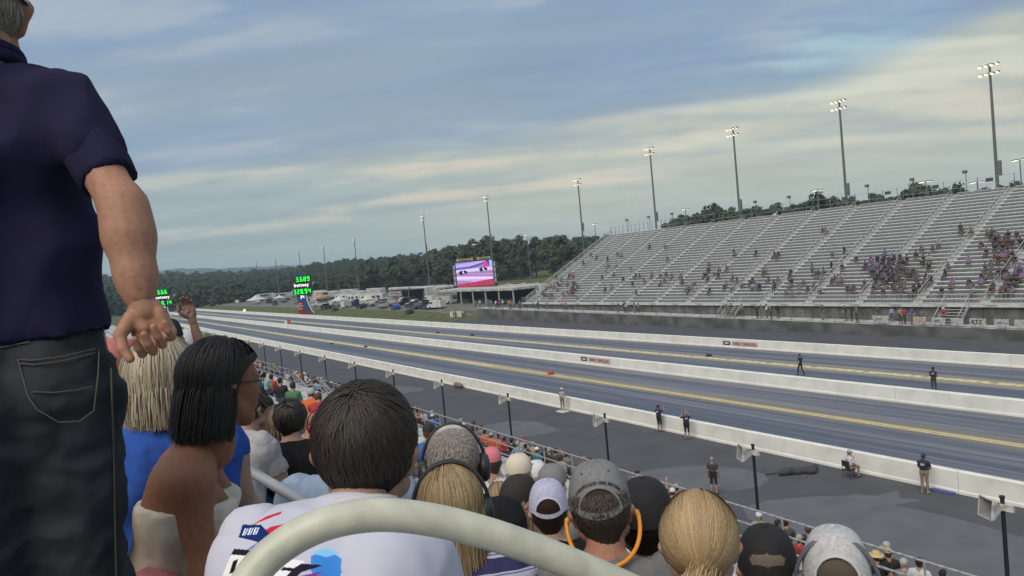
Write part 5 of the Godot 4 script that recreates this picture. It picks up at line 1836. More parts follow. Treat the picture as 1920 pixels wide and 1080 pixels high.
const CLOTH := {"white": [0.55, 0.56, 0.58], "grey": [0.17, 0.17, 0.18], "light grey": [0.33, 0.33, 0.34], "black": [0.014, 0.014, 0.016], "navy": [0.018, 0.024, 0.06], "blue": [0.04, 0.11, 0.36], "light blue": [0.22, 0.33, 0.52], "red": [0.36, 0.03, 0.035], "orange": [0.62, 0.13, 0.03], "pink": [0.55, 0.16, 0.2], "green": [0.07, 0.18, 0.08], "mint": [0.28, 0.42, 0.36], "yellow": [0.55, 0.42, 0.08], "purple": [0.20, 0.13, 0.30], "maroon": [0.12, 0.015, 0.025], "tan": [0.34, 0.27, 0.19], "charcoal": [0.05, 0.05, 0.055], "teal": [0.03, 0.22, 0.30], "denim": [0.06, 0.085, 0.14], "khaki": [0.25, 0.20, 0.13], "cream": [0.55, 0.50, 0.40]}
const HAIRS := {"brown": [0.045, 0.028, 0.018], "dark": [0.012, 0.010, 0.009], "blond": [0.32, 0.22, 0.11], "grey": [0.28, 0.27, 0.26], "auburn": [0.10, 0.04, 0.02]}
const SKINS := [[0.37, 0.225, 0.165], [0.31, 0.185, 0.135], [0.41, 0.26, 0.20], [0.22, 0.11, 0.07], [0.10, 0.05, 0.03], [0.20, 0.15, 0.125]]
func cl(n: String) -> Color:
	var c: Array = CLOTH[n]
	return lin(c[0], c[1], c[2])
func hr(n: String) -> Color:
	var c: Array = HAIRS[n]
	return lin(c[0], c[1], c[2])
func sk(i: int) -> Color:
	var c: Array = SKINS[i]
	return lin(c[0], c[1], c[2])
var cap_small: ArrayMesh
var cap_back: ArrayMesh
var straw_hat: ArrayMesh
var long_hair: ArrayMesh
func build_small_wear() -> void:
	var b := MB.new()
	b.lathe(PackedVector2Array([Vector2(0.098, 0.0), Vector2(0.099, 0.03), Vector2(0.088, 0.075), Vector2(0.055, 0.108), Vector2(0.0, 0.118)]), 14, Transform3D(Basis().scaled(Vector3(0.92, 1, 1.08)), Vector3(0, 0.04, -0.012)))
	b.prism(PackedVector2Array([Vector2(-0.075, 0.06), Vector2(0.075, 0.06), Vector2(0.06, 0.14), Vector2(0.0, 0.168), Vector2(-0.06, 0.14)]), 0.008, Transform3D(Basis(Vector3(1, 0, 0), PI / 2 + 0.16), Vector3(0, 0.065, 0.0)))
	cap_small = b.mesh()
	b = MB.new()
	b.lathe(PackedVector2Array([Vector2(0.19, 0.035), Vector2(0.185, 0.045), Vector2(0.10, 0.05), Vector2(0.096, 0.10), Vector2(0.08, 0.135), Vector2(0.0, 0.14)]), 18, Transform3D(Basis().scaled(Vector3(0.95, 1, 1.05)), Vector3(0, 0.015, -0.01)))
	straw_hat = b.mesh()
	var f := sdf_mesh([bone(Vector3(0, 0.04, -0.035), Vector3(0, 0.05, 0.01), 0.083, 0.075, HAIR), bone(Vector3(0, 0.0, -0.06), Vector3(0, -0.2, -0.075), 0.07, 0.045, HAIR), bone(Vector3(0.05, 0.0, -0.03), Vector3(0.05, -0.15, -0.05), 0.045, 0.03, HAIR), bone(Vector3(-0.05, 0.0, -0.03), Vector3(-0.05, -0.15, -0.05), 0.045, 0.03, HAIR)], 0.014, 0.02)
	long_hair = flesh_mb(f).mesh()
var people_made := 0
# who: {pose, at, face (degrees from down-track towards the lanes), top, legs, hat, hair, skin, tall}
func person(who: Dictionary, place: String, group: String) -> Node3D:
	var pr: Dictionary = protos[who.pose]
	var top: String = who.get("top", "grey")
	var legs: String = who.get("legs", "denim")
	var hair: String = who.get("hair", "brown")
	var hat: String = who.get("hat", "")
	var s: float = who.get("tall", 1.0)
	var wear := "%s shirt" % top
	if hat: wear += " and %s %s" % [hat.replace("straw", "pale straw"), "hat" if hat == "straw" else "cap"]
	else: wear += " with %s hair" % hair
	var label: String = who.get("label", "person in %s %s" % [wear, place])
	var t := thing("person", label, "person", who.at, PI - deg_to_rad(who.get("face", 60.0)), group)
	var body := MeshInstance3D.new()
	body.name = "body"
	body.mesh = pr.mesh
	t.add_child(body, true)
	body.scale = Vector3.ONE * s
	var skin := sk(who.get("skin", 0))
	for i in pr.order.size():
		var c := skin
		match pr.order[i]:
			TOP: c = cl(top)
			LEGS: c = cl(legs)
			SHOE: c = cl(who.get("shoes", "charcoal"))
			HAIR: c = hr(hair)
			FACE: c = lin(0.03, 0.02, 0.018)
		body.set_surface_override_material(i, mt(c, 0.8, "cloth", 3.0))
	var hx := Transform3D(head_basis(pr.yaw, pr.pitch).scaled(Vector3.ONE * 1.05 * s), pr.head * s)
	if hat == "straw":
		part(t, "hat", straw_hat, mt(lin(0.5, 0.38, 0.18), 0.8), hx)
	elif hat:
		var bs := hx
		if who.get("backwards", false): bs.basis = bs.basis * Basis(Vector3.UP, PI)
		part(t, "cap", cap_small, mt(cl(hat), 0.75), bs)
	if who.get("long", false):
		part(t, "hair", long_hair, mt(hr(hair), 0.55), hx)
	return t

# ---------------------------------------------------------------- people on the track side
func camera_gear(at: Vector3, face: float, long_lens: bool, label: String) -> void:
	var t := thing("photo_camera", label, "camera", at, PI - deg_to_rad(face))
	var m := mt(lin(0.015, 0.015, 0.017), 0.5)
	part(t, "camera_body", one_box(Vector3(0.15, 0.11, 0.08), 0.015), m)
	var b := MB.new()
	b.lathe(PackedVector2Array([Vector2(0, 0), Vector2(0.045, 0), Vector2(0.045, 0.1), Vector2(0.06, 0.2), Vector2(0.065, 0.34 if long_lens else 0.16), Vector2(0, 0.33 if long_lens else 0.15)]), 14, Transform3D(Basis(Vector3(1, 0, 0), PI / 2), Vector3(0, 0, 0.03)))
	part(t, "lens", b.mesh(), m)
	if long_lens:
		var p := MB.new()
		p.bar(Vector3(0, -0.05, 0.2), Vector3(0, -0.45, 0.2), 0.014, 6)
		part(t, "monopod", p.mesh(), m)
func vest(t: Node3D, c: Color, seated := false) -> void:
	var s := pose_seated(0.18) if seated else pose_standing()
	var l := []
	for b in body_bones(s, {}):
		if b[4] == TOP and b[0].distance_to(s.el) > 0.08 and b[1].distance_to(s.el) > 0.08 and b[1].distance_to(s.er) > 0.08: l.append(b)
	var f := sdf_mesh(l.filter(func(b): return absf(b[0].x) < 0.14), 0.024, 0.045, 0.014)
	part(t, "vest", flesh_mb(f).mesh(), mt(c, 0.8, "cloth", 3.0))
	part(t, "vest_mark", one_box(Vector3(0.16, 0.1, 0.01)), mt(lin(0.35, 0.35, 0.4), 0.8), T(s.che + Vector3(0, 0.03, -0.135)))
func build_track_people() -> void:
	var g := "people down beside the lanes"
	var y0 := 0.01
	var t: Node3D
	# on a white pad against the near barrier
	var p := at_y(1062, 771, y0)
	var pad := thing("step_pad", "small white step pad under the photographer in pale trousers", "pad", Vector3(31.9, 0.004, p.z))
	part(pad, "board", one_box(Vector3(0.7, 0.1, 0.9), 0.02), mt(lin(0.5, 0.5, 0.48), 0.7), T(Vector3(0, 0.05, 0)))
	part(pad, "foot", one_box(Vector3(0.5, 0.01, 0.7)), mt(lin(0.2, 0.2, 0.2), 0.7), T(Vector3(0, 0.004, 0)))
	person({"pose": "stand_rail", "at": Vector3(31.9, 0.105, p.z), "face": 60, "top": "light grey", "legs": "khaki", "hat": "white", "shoes": "white", "label": "person in white cap, grey shirt and khaki trousers on a pad by the barrier"}, "", g)
	p = at_y(1251, 806, y0)
	t = person({"pose": "stand_film", "at": Vector3(32.2, y0, p.z), "face": 80, "top": "navy", "legs": "black", "hair": "dark", "skin": 1, "label": "person in navy vest and black shorts filming at the near barrier"}, "", g)
	vest(t, lin(0.02, 0.02, 0.06))
	p = at_y(1297, 822, y0)
	t = person({"pose": "stand_film", "at": Vector3(31.9, y0, p.z), "face": 35, "top": "navy", "legs": "black", "hair": "grey", "label": "grey-haired person in navy vest aiming a camera down the track"}, "", g)
	vest(t, lin(0.02, 0.022, 0.06))
	camera_gear(Vector3(31.9, 1.58, p.z) + Vector3(sin(0.61), 0, -cos(0.61)) * 0.42, 35, false, "black camera held up by the grey-haired photographer")
	p = at_y(1340, 927, y0)
	person({"pose": "stand_easy", "at": Vector3(p.x, y0, p.z), "face": 60, "top": "charcoal", "legs": "black", "hair": "grey", "tall": 1.03, "label": "person in black jacket and trousers standing alone on the apron"}, "", g)
	p = at_y(1742, 922, y0)
	t = person({"pose": "stand_rail", "at": Vector3(31.75, y0, p.z), "face": 75, "top": "navy", "legs": "khaki", "hat": "navy", "shoes": "white", "label": "person in navy vest and khaki shorts with a long lens at the barrier"}, "", g)
	vest(t, lin(0.02, 0.02, 0.055))
	camera_gear(Vector3(31.75, 1.12, p.z) + Vector3(sin(1.31), 0, -cos(1.31)) * 0.45, 75, true, "black camera with long lens and monopod at the barrier")
	# seated on a folding chair
	p = at_y(1612, 890, y0)
	var at := Vector3(31.5, y0, p.z)
	t = person({"pose": "sit_shorts", "at": at, "face": 100, "top": "white", "legs": "khaki", "hat": "light grey", "label": "person in white shirt and dark vest sitting on a folding chair by the barrier"}, "", g)
	vest(t, lin(0.03, 0.03, 0.05), true)
	var ch := thing("folding_chair", "black folding chair under the seated person by the barrier", "chair", at, PI - deg_to_rad(100))
	var cm := mt(lin(0.02, 0.02, 0.02), 0.6)
	part(ch, "seat", one_box(Vector3(0.46, 0.03, 0.42), 0.01), cm, T(Vector3(0, 0.43, 0.02)))
	part(ch, "backrest", one_box(Vector3(0.46, 0.3, 0.03), 0.01), cm, T(Vector3(0, 0.75, -0.2)))
	for s: float in [-0.22, 0.22]:
		for e in [[-0.2, 0.22], [0.22, -0.18]]:
			var lg := MB.new()
			lg.bar(Vector3(s, 0, e[0]), Vector3(s, 0.44 if e[0] > 0 else 0.9, e[1] if e[0] > 0 else -0.2), 0.014, 6)
			part(ch, "leg", lg.mesh(), cm)
	# beyond the median barrier
	p = at_y(1502, 704, y0)
	person({"pose": "walk", "at": Vector3(p.x, y0, p.z), "face": 10, "top": "navy", "legs": "black", "hair": "dark", "tall": 1.04, "label": "person in dark clothes walking on the far lanes"}, "", g)
	p = at_y(1755, 734, y0)
	t = person({"pose": "stand_rail", "at": Vector3(51.6, y0, p.z), "face": 70, "top": "light grey", "legs": "charcoal", "hat": "black", "label": "person in grey shirt and dark vest behind the median barrier"}, "", g)
	vest(t, lin(0.03, 0.03, 0.035))
	# gear left on the apron
	var tp := at_y(1495, 889, 0.0)
	var gear := thing("covered_gear", "heap of dark gear under a grey cover lying on the apron", "gear", Vector3(tp.x, 0, tp.z), deg_to_rad(-30))
	var l := []
	var r := RandomNumberGenerator.new()
	r.seed = 3
	for i in 9:
		var a := Vector3(-0.8 + i * 0.2, 0.13, r.randf_range(-0.25, 0.25))
		l.append(bone(a, a + Vector3(0.25, r.randf_range(-0.05, 0.08), r.randf_range(-0.25, 0.25)), r.randf_range(0.13, 0.2), r.randf_range(0.1, 0.18), 0))
	var gm := flesh_mb(sdf_mesh(l, 0.045, 0.08, 0.0, [Plane(Vector3.DOWN, 0.0)]))
	wrinkle(gm, 0.03, 9.0, 4)
	part(gear, "cover", gm.mesh(), mt(lin(0.045, 0.045, 0.047), 0.8, "cloth", 2.0))
	var tp2 := MB.new()
	tp2.bar(Vector3(-0.9, 0.1, -0.2), Vector3(-1.5, 0.06, -0.3), 0.03, 6)
	part(gear, "tripod_leg", tp2.mesh(), mt(lin(0.02, 0.02, 0.02), 0.5))
	var mp := at_y(1772, 920, 0.0)
	var mat_ := thing("kneeling_mat", "flat blue mat on the ground beside the long lens photographer", "mat", Vector3(mp.x - 0.1, 0.004, mp.z))
	part(mat_, "pad", one_box(Vector3(0.5, 0.05, 1.0), 0.02), mt(lin(0.06, 0.07, 0.28), 0.8), T(Vector3(0, 0.025, 0)))
	part(mat_, "strap", one_box(Vector3(0.06, 0.055, 1.02), 0.01), mt(lin(0.03, 0.03, 0.1), 0.8), T(Vector3(0.12, 0.03, 0)))
	var bp := at_y(872, 725, 0.0)
	var bag := thing("equipment_bag", "two small brown bags at the foot of the near barrier", "bag", Vector3(32.2, 0.0, bp.z))
	for s: float in [-0.4, 0.35]:
		var f := flesh_mb(sdf_mesh([bone(Vector3(0, 0.28, s - 0.12), Vector3(0, 0.26, s + 0.14), 0.25, 0.22, 0)], 0.05, 0.05, 0.0, [Plane(Vector3.DOWN, 0.0)]))
		part(bag, "bag_body", f.mesh(), mt(lin(0.2, 0.1, 0.08) if s < 0 else lin(0.14, 0.12, 0.12), 0.8))

# ---------------------------------------------------------------- crowds
const TOPS := ["grey", "black", "white", "navy", "black", "charcoal", "light blue", "red", "white", "light grey", "blue", "orange", "green", "tan", "maroon", "teal", "grey", "purple", "pink"]
const HATS := ["", "", "white", "black", "", "navy", "light grey", "", "red", "", "tan"]
const HAIRK := ["brown", "dark", "brown", "grey", "blond", "dark", "auburn"]
func pick(r: RandomNumberGenerator, l: Array): return l[r.randi() % l.size()]
func random_who(r: RandomNumberGenerator, poses: Array, at: Vector3, face: float) -> Dictionary:
	var h: String = pick(r, HATS)
	return {"pose": pick(r, poses), "at": at, "face": face, "top": pick(r, TOPS), "legs": pick(r, ["denim", "charcoal", "khaki", "denim", "grey", "black"]), "hat": h, "hair": pick(r, HAIRK), "skin": pick(r, [0, 0, 1, 2, 2, 1, 3, 4]), "tall": r.randf_range(0.95, 1.06), "long": h == "" and r.randf() < 0.3, "backwards": r.randf() < 0.15}
func build_fence_crowd() -> void:
	var r := RandomNumberGenerator.new()
	r.seed = 21
	var g := "people standing along the near walkway"
	var taken := []
	# people one can make out singly: [column, depth from the fence, pose, shirt, legs, hat, hair]
	var known := [[1755, 0.7, "stand_easy", "cream", "denim", "", "dark"], [1712, 0.6, "stand_hips", "white", "denim", "", "dark"], [1682, 0.8, "stand_rail", "grey", "denim", "light grey", "grey"], [1655, 0.6, "stand_easy", "black", "charcoal", "tan", "brown"], [1632, 0.9, "stand_hips", "black", "denim", "straw", "brown"], [1604, 0.5, "stand_rail", "charcoal", "denim", "black", "dark"], [1570, 0.6, "stand_rail", "white", "khaki", "white", "grey"], [1531, 0.7, "stand_wave", "light blue", "denim", "", "dark"], [1508, 0.5, "stand_easy", "navy", "denim", "", "auburn"], [1490, 1.2, "stand_easy", "red", "denim", "tan", "brown"], [1466, 0.5, "stand_rail", "charcoal", "denim", "black", "dark"], [1448, 0.7, "stand_rail", "black", "denim", "", "dark"], [1418, 0.8, "stand_easy", "tan", "khaki", "white", "grey"],
		[1234, 0.6, "stand_wave", "black", "denim", "", "dark"], [1212, 0.5, "stand_rail", "tan", "denim", "red", "brown"], [1194, 0.6, "stand_rail", "light grey", "denim", "tan", "brown"], [1064, 0.6, "stand_rail", "grey", "charcoal", "", "dark"], [1056, 1.0, "stand_easy", "light grey", "denim", "", "brown"], [1046, 0.5, "stand_film", "charcoal", "denim", "", "dark"], [1034, 0.7, "stand_rail", "black", "denim", "light grey", "grey"], [1024, 0.6, "stand_rail", "black", "denim", "", "dark"], [1012, 0.9, "stand_easy", "teal", "navy", "white", "brown"], [1003, 0.5, "stand_rail", "tan", "denim", "", "grey"], [991, 0.8, "stand_easy", "black", "charcoal", "", "dark"], [977, 1.0, "stand_hips", "light blue", "navy", "light grey", "grey"], [966, 0.7, "stand_film", "black", "denim", "black", "dark"], [953, 0.8, "stand_easy", "red", "navy", "", "dark"], [941, 0.8, "stand_easy", "orange", "navy", "", "brown"], [929, 0.8, "stand_hips", "orange", "denim", "light grey", "brown"], [917, 0.6, "stand_easy", "orange", "denim", "", "dark"], [893, 0.8, "stand_rail", "charcoal", "denim", "", "dark"], [878, 0.7, "stand_rail", "white", "denim", "white", "brown"], [822, 0.9, "stand_easy", "blue", "denim", "white", "brown"], [806, 0.6, "stand_easy", "white", "denim", "", "dark"], [795, 0.7, "stand_easy", "red", "denim", "", "dark"],
		[571, 1.8, "stand_easy", "charcoal", "grey", "", "brown"], [540, 0.9, "stand_easy", "maroon", "denim", "", "dark"], [482, 1.6, "stand_easy", "orange", "denim", "", "dark"], [478, 0.6, "stand_hips", "cream", "khaki", "white", "grey"], [484, 2.3, "stand_easy", "tan", "khaki", "", "dark"]]
	for k in known:
		var x: float = FENCE_X - 0.25 - k[1]
		var z := at_x(k[0], 900 if k[0] > 600 else 720, x).z
		taken.append(Vector2(x, z))
		person({"pose": k[2], "at": Vector3(x, WALK_Y, z), "face": r.randf_range(45, 80), "top": k[3], "legs": k[4], "hat": k[5], "hair": k[6], "skin": pick(r, [0, 1, 2, 0]), "tall": r.randf_range(0.97, 1.06)}, "at the near walkway fence" if k[0] > 600 else "standing on the walkway by the ramp rails", g)
	var z := -9.0
	while z > -118.0:
		for row in 2:
			var x: float = FENCE_X - 0.45 - row * 0.75 - r.randf() * 0.3
			var zz := z + r.randf_range(-0.25, 0.25)
			var open_: bool = r.randf() < ([0.72, 0.3][row] if z < -42.0 else ([0.6, 0.25][row] if z < -24.0 else [0.32, 0.06][row]))
			for q in taken:
				if q.distance_to(Vector2(x, zz)) < 0.5: open_ = false
			if open_:
				var who := random_who(r, ["stand_rail", "stand_easy", "stand_hips", "stand_rail", "stand_film"], Vector3(x, WALK_Y, zz), r.randf_range(35, 95))
				person(who, "at the near walkway fence" if z > -55.0 else "in the packed row beyond the ramp", g)
		z -= 0.72 if z > -60.0 else 0.95
func build_seated_crowd() -> void:
	var r := RandomNumberGenerator.new()
	r.seed = 9
	var g := "people seated in the near rows"
	# [column, row, pose, shirt, hat, hair, long hair, face]
	var known := [[930, 905, 5, "sit_woman", "white", "pink", "brown", false, 40], [975, 905, 4, "sit_lap", "grey", "cream", "grey", false, 50], [1003, 907, 5, "sit_lap", "white", "white", "grey", false, 60], [1034, 912, 4, "sit_lap", "grey", "grey", "brown", false, 55],
		[500, 745, 9, "sit_lap", "mint", "", "dark", false, 30], [512, 742, 10, "sit_lap", "red", "", "dark", false, 35], [530, 748, 9, "sit_shorts", "black", "", "dark", false, 30], [482, 732, 11, "sit_lap", "tan", "", "grey", false, 30], [490, 722, 13, "sit_shorts", "black", "", "dark", false, 20], [552, 752, 8, "sit_lap", "green", "", "brown", false, 35]]
	for k in known:
		var x := row_x(k[2])
		var p := at_x(k[0], k[1], x)
		person({"pose": k[3], "at": Vector3(x - 0.05, row_floor(k[2]) + 0.01, p.z), "face": k[8], "top": k[4], "legs": "denim", "hat": k[5], "hair": k[6], "long": k[7], "skin": pick(r, [0, 1, 2])}, "seated farther down the rows", g)
	for row in range(5, 20):
		var z := -4.5 - row * 0.3
		while z > -64.0:
			z -= r.randf_range(0.6, 2.6)
			var x := row_x(row)
			var at := Vector3(x - 0.05, row_floor(row) + 0.01, z)
			var px := to_px(at + Vector3(0, 1.22, 0))
			if px.y > 1110.0 or px.x > 2000.0 or px.x < 330.0: continue
			if r.randf() < 0.45: continue
			var near := false
			for k in known:
				if Vector2(k[0], k[1]).distance_to(px) < 26.0: near = true
			if near: continue
			var who := random_who(r, ["sit_lap", "sit_shorts", "sit_lean", "sit_woman", "sit_film"], at, r.randf_range(15, 80))
			if people_near > 24: continue
			people_near += 1
			person(who, "in the lower rows of the near stand", g)
var people_near := 0
func build_far_crowd() -> void:
	var r := RandomNumberGenerator.new()
	r.seed = 33
	# along the far walkway
	var g := "people on the far walkway"
	var cols := []
	for i in 20: cols.append(r.randf_range(890.0, 985.0))
	for i in 5: cols.append(r.randf_range(1148.0, 1200.0))
	cols.append_array([1010.0, 1026.0, 1062.0, 1363.0, 1372.0, 1392.0, 1420.0, 1428.0, 1438.0, 1446.0, 1459.0, 1586.0, 1597.0, 1606.0, 1646.0, 1672.0, 1688.0, 1696.0, 1709.0, 1730.0, 1770.0, 1543.0])
	for c in cols:
		var x := r.randf_range(77.0, 78.6)
		var z := at_x(c, 590, x).z
		var who := random_who(r, ["stand_easy", "stand_rail", "stand_hips", "walk"], Vector3(x, retaining_top(z) + 0.01, z), r.randf_range(200, 320))
		who["shoes"] = "charcoal"
		person(who, "on the far walkway", g)
	# a group on foot at the corner of the far apron
	for i in 9:
		var p := at_y(r.randf_range(872, 892), 596, 0.0)
		person(random_who(r, ["stand_easy", "walk", "stand_hips"], Vector3(75.2 + r.randf_range(-1.0, 0.6), 0.01, -146.0 - i * 0.9), r.randf_range(180, 300)), "at the corner of the far apron", "people at the corner of the far apron")
	# in the far stand
	g = "people on the benches across the track"
	var spots := []
	for i in 70: spots.append([r.randfn(1668, 26), r.randfn(508, 15), ["navy", "purple", "navy", "navy", "charcoal", "blue", "grey", "black"]])
	for i in 50: spots.append([r.randf_range(1838, 1925), r.randf_range(440, 545), ["navy", "charcoal", "purple", "grey", "black", "navy", "maroon"]])
	for i in 44: spots.append([r.randf_range(1002, 1085), r.randf_range(505, 556), ["charcoal", "grey", "red", "black", "navy", "grey", "light grey"]])
	for q in [[1325, 508], [1332, 505], [1340, 512], [1350, 505], [1328, 515], [1345, 518], [1375, 474], [1380, 476], [1450, 480], [1455, 484], [1460, 478], [1160, 475], [1168, 478], [1220, 461], [1250, 459], [1155, 498], [1183, 505], [1195, 515], [1252, 513], [1155, 512], [1130, 520], [1548, 432], [1543, 434], [1801, 428], [1806, 432], [1820, 436], [1731, 466], [1752, 462], [1760, 458], [1520, 512], [1528, 518], [1535, 515], [1550, 505], [1560, 500], [1580, 478], [1480, 520], [1483, 515], [1740, 520], [1745, 524], [1772, 516], [1730, 535], [1738, 530], [1690, 545], [1212, 524], [1220, 518], [1296, 532], [1305, 527], [1240, 530], [1410, 530], [1425, 536], [1455, 535], [1500, 540]]:
		spots.append([q[0], q[1], ["charcoal", "grey", "black", "navy", "charcoal", "grey", "light grey", "navy"]])
	for i in 110: spots.append([r.randf_range(1010.0, 1920.0), 548.0 - absf(r.randfn()) * 34.0, ["charcoal", "grey", "black", "navy", "grey", "purple", "light grey"]])
	var solo := spots.size() - 134
	var rest := {}
	var made := 0
	for i in spots.size():
		var s: Array = spots[i]
		var d := ray(s[0], s[1])
		var t := (SY + 0.75 - EYE.y - SX * RISE / TREAD) / (d.y - d.x * RISE / TREAD)
		var p := EYE + d * t
		var row := clampi(int(round((p.x - SX) / TREAD)), 0, ROWS - 1)
		var at := Vector3(SX + TREAD * row + 0.04, stand_y(row) + 0.008, p.z)
		if p.z < -127.8: continue
		var top: String = pick(r, s[2])
		if i % 3 == 0 and made < 36 or (i >= solo and i < solo + 24):
			made += 1
			var who := random_who(r, ["sit_lap", "sit_shorts", "sit_lean", "sit_woman", "sit_lap", "stand_easy"], at, 270.0 + r.randf_range(-35, 25))
			who["top"] = top
			who["skin"] = pick(r, [5, 5, 5, 4])
			if who.hat in ["red", "white"]: who["hat"] = ""
			person(who, "on the benches across the track", g)
		else:
			if not rest.has(top): rest[top] = []
			rest[top].append(Transform3D(Basis(Vector3.UP, PI - deg_to_rad(270.0 + r.randf_range(-40, 30))), at))
	var crowd := Node3D.new()
	crowd.name = "distant_spectators"
	add_child(crowd)
	tag(crowd, "scattered small spectators filling parts of the benches across the track", "crowd", "", "stuff")
	for top in rest:
		var pr: Dictionary = protos[pick(r, ["sit_lap", "sit_shorts", "sit_woman", "sit_lean"])]
		var m: ArrayMesh = pr.mesh.duplicate()
		for i in pr.order.size():
			var c := sk(5)
			match pr.order[i]:
				TOP: c = cl(top)
				LEGS: c = cl("charcoal")
				SHOE: c = cl("charcoal")
				HAIR: c = hr("dark")
				FACE: c = lin(0.03, 0.02, 0.02)
			m.surface_set_material(i, mt(c, 0.8))
		var mm := MultiMesh.new()
		mm.transform_format = MultiMesh.TRANSFORM_3D
		mm.mesh = m
		mm.instance_count = rest[top].size()
		for i in rest[top].size(): mm.set_instance_transform(i, rest[top][i])
		var o := MultiMeshInstance3D.new()
		o.name = "spectators"
		o.multimesh = mm
		crowd.add_child(o, true)
		o.set_meta("kind", "stuff")

# ---------------------------------------------------------------- close people: cloth, hair, caps
func wrinkle(b: MB, amp: float, freq: float, seed_: int, stretch := Vector3(1, 0.45, 1)) -> void:
	var n := FastNoiseLite.new()
	n.seed = seed_
	n.frequency = 1.0
	n.fractal_octaves = 2
	for i in b.v.size():
		var p := b.v[i]
		var q := Vector3(p.x * stretch.x + p.y * 0.35, p.y * stretch.y - p.x * 0.2, p.z * stretch.z) * freq
		var w := n.get_noise_3dv(q)
		w = 1.0 - absf(w) * 2.4       # ridged: cloth gathers in narrow folds
		b.v[i] = p + b.n[i] * amp * (w * 0.6 - 0.3)
	b.smooth()
func sdf_at(bones: Array, p: Vector3, k: float, grow: float) -> float:
	var s := 9.0
	for b in bones:
		var a: Vector3 = b[0]
		var d: Vector3 = b[1] - a
		var t := clampf((p - a).dot(d) / maxf(d.length_squared(), 1e-8), 0.0, 1.0)
		var e: float = (p - a - d * t).length() - lerpf(b[2], b[3], t) - grow
		var h := k - absf(s - e)
		s = minf(s, e)
		if h > 0.0: s -= h * h * 0.25 / k
	return s
func march(bones: Array, p: Vector3, dir: Vector3, k: float, grow: float) -> Vector3:
	for i in 40:
		var d := sdf_at(bones, p, k, grow)
		if d < 0.0005: break
		p += dir * d * 0.8
	return p
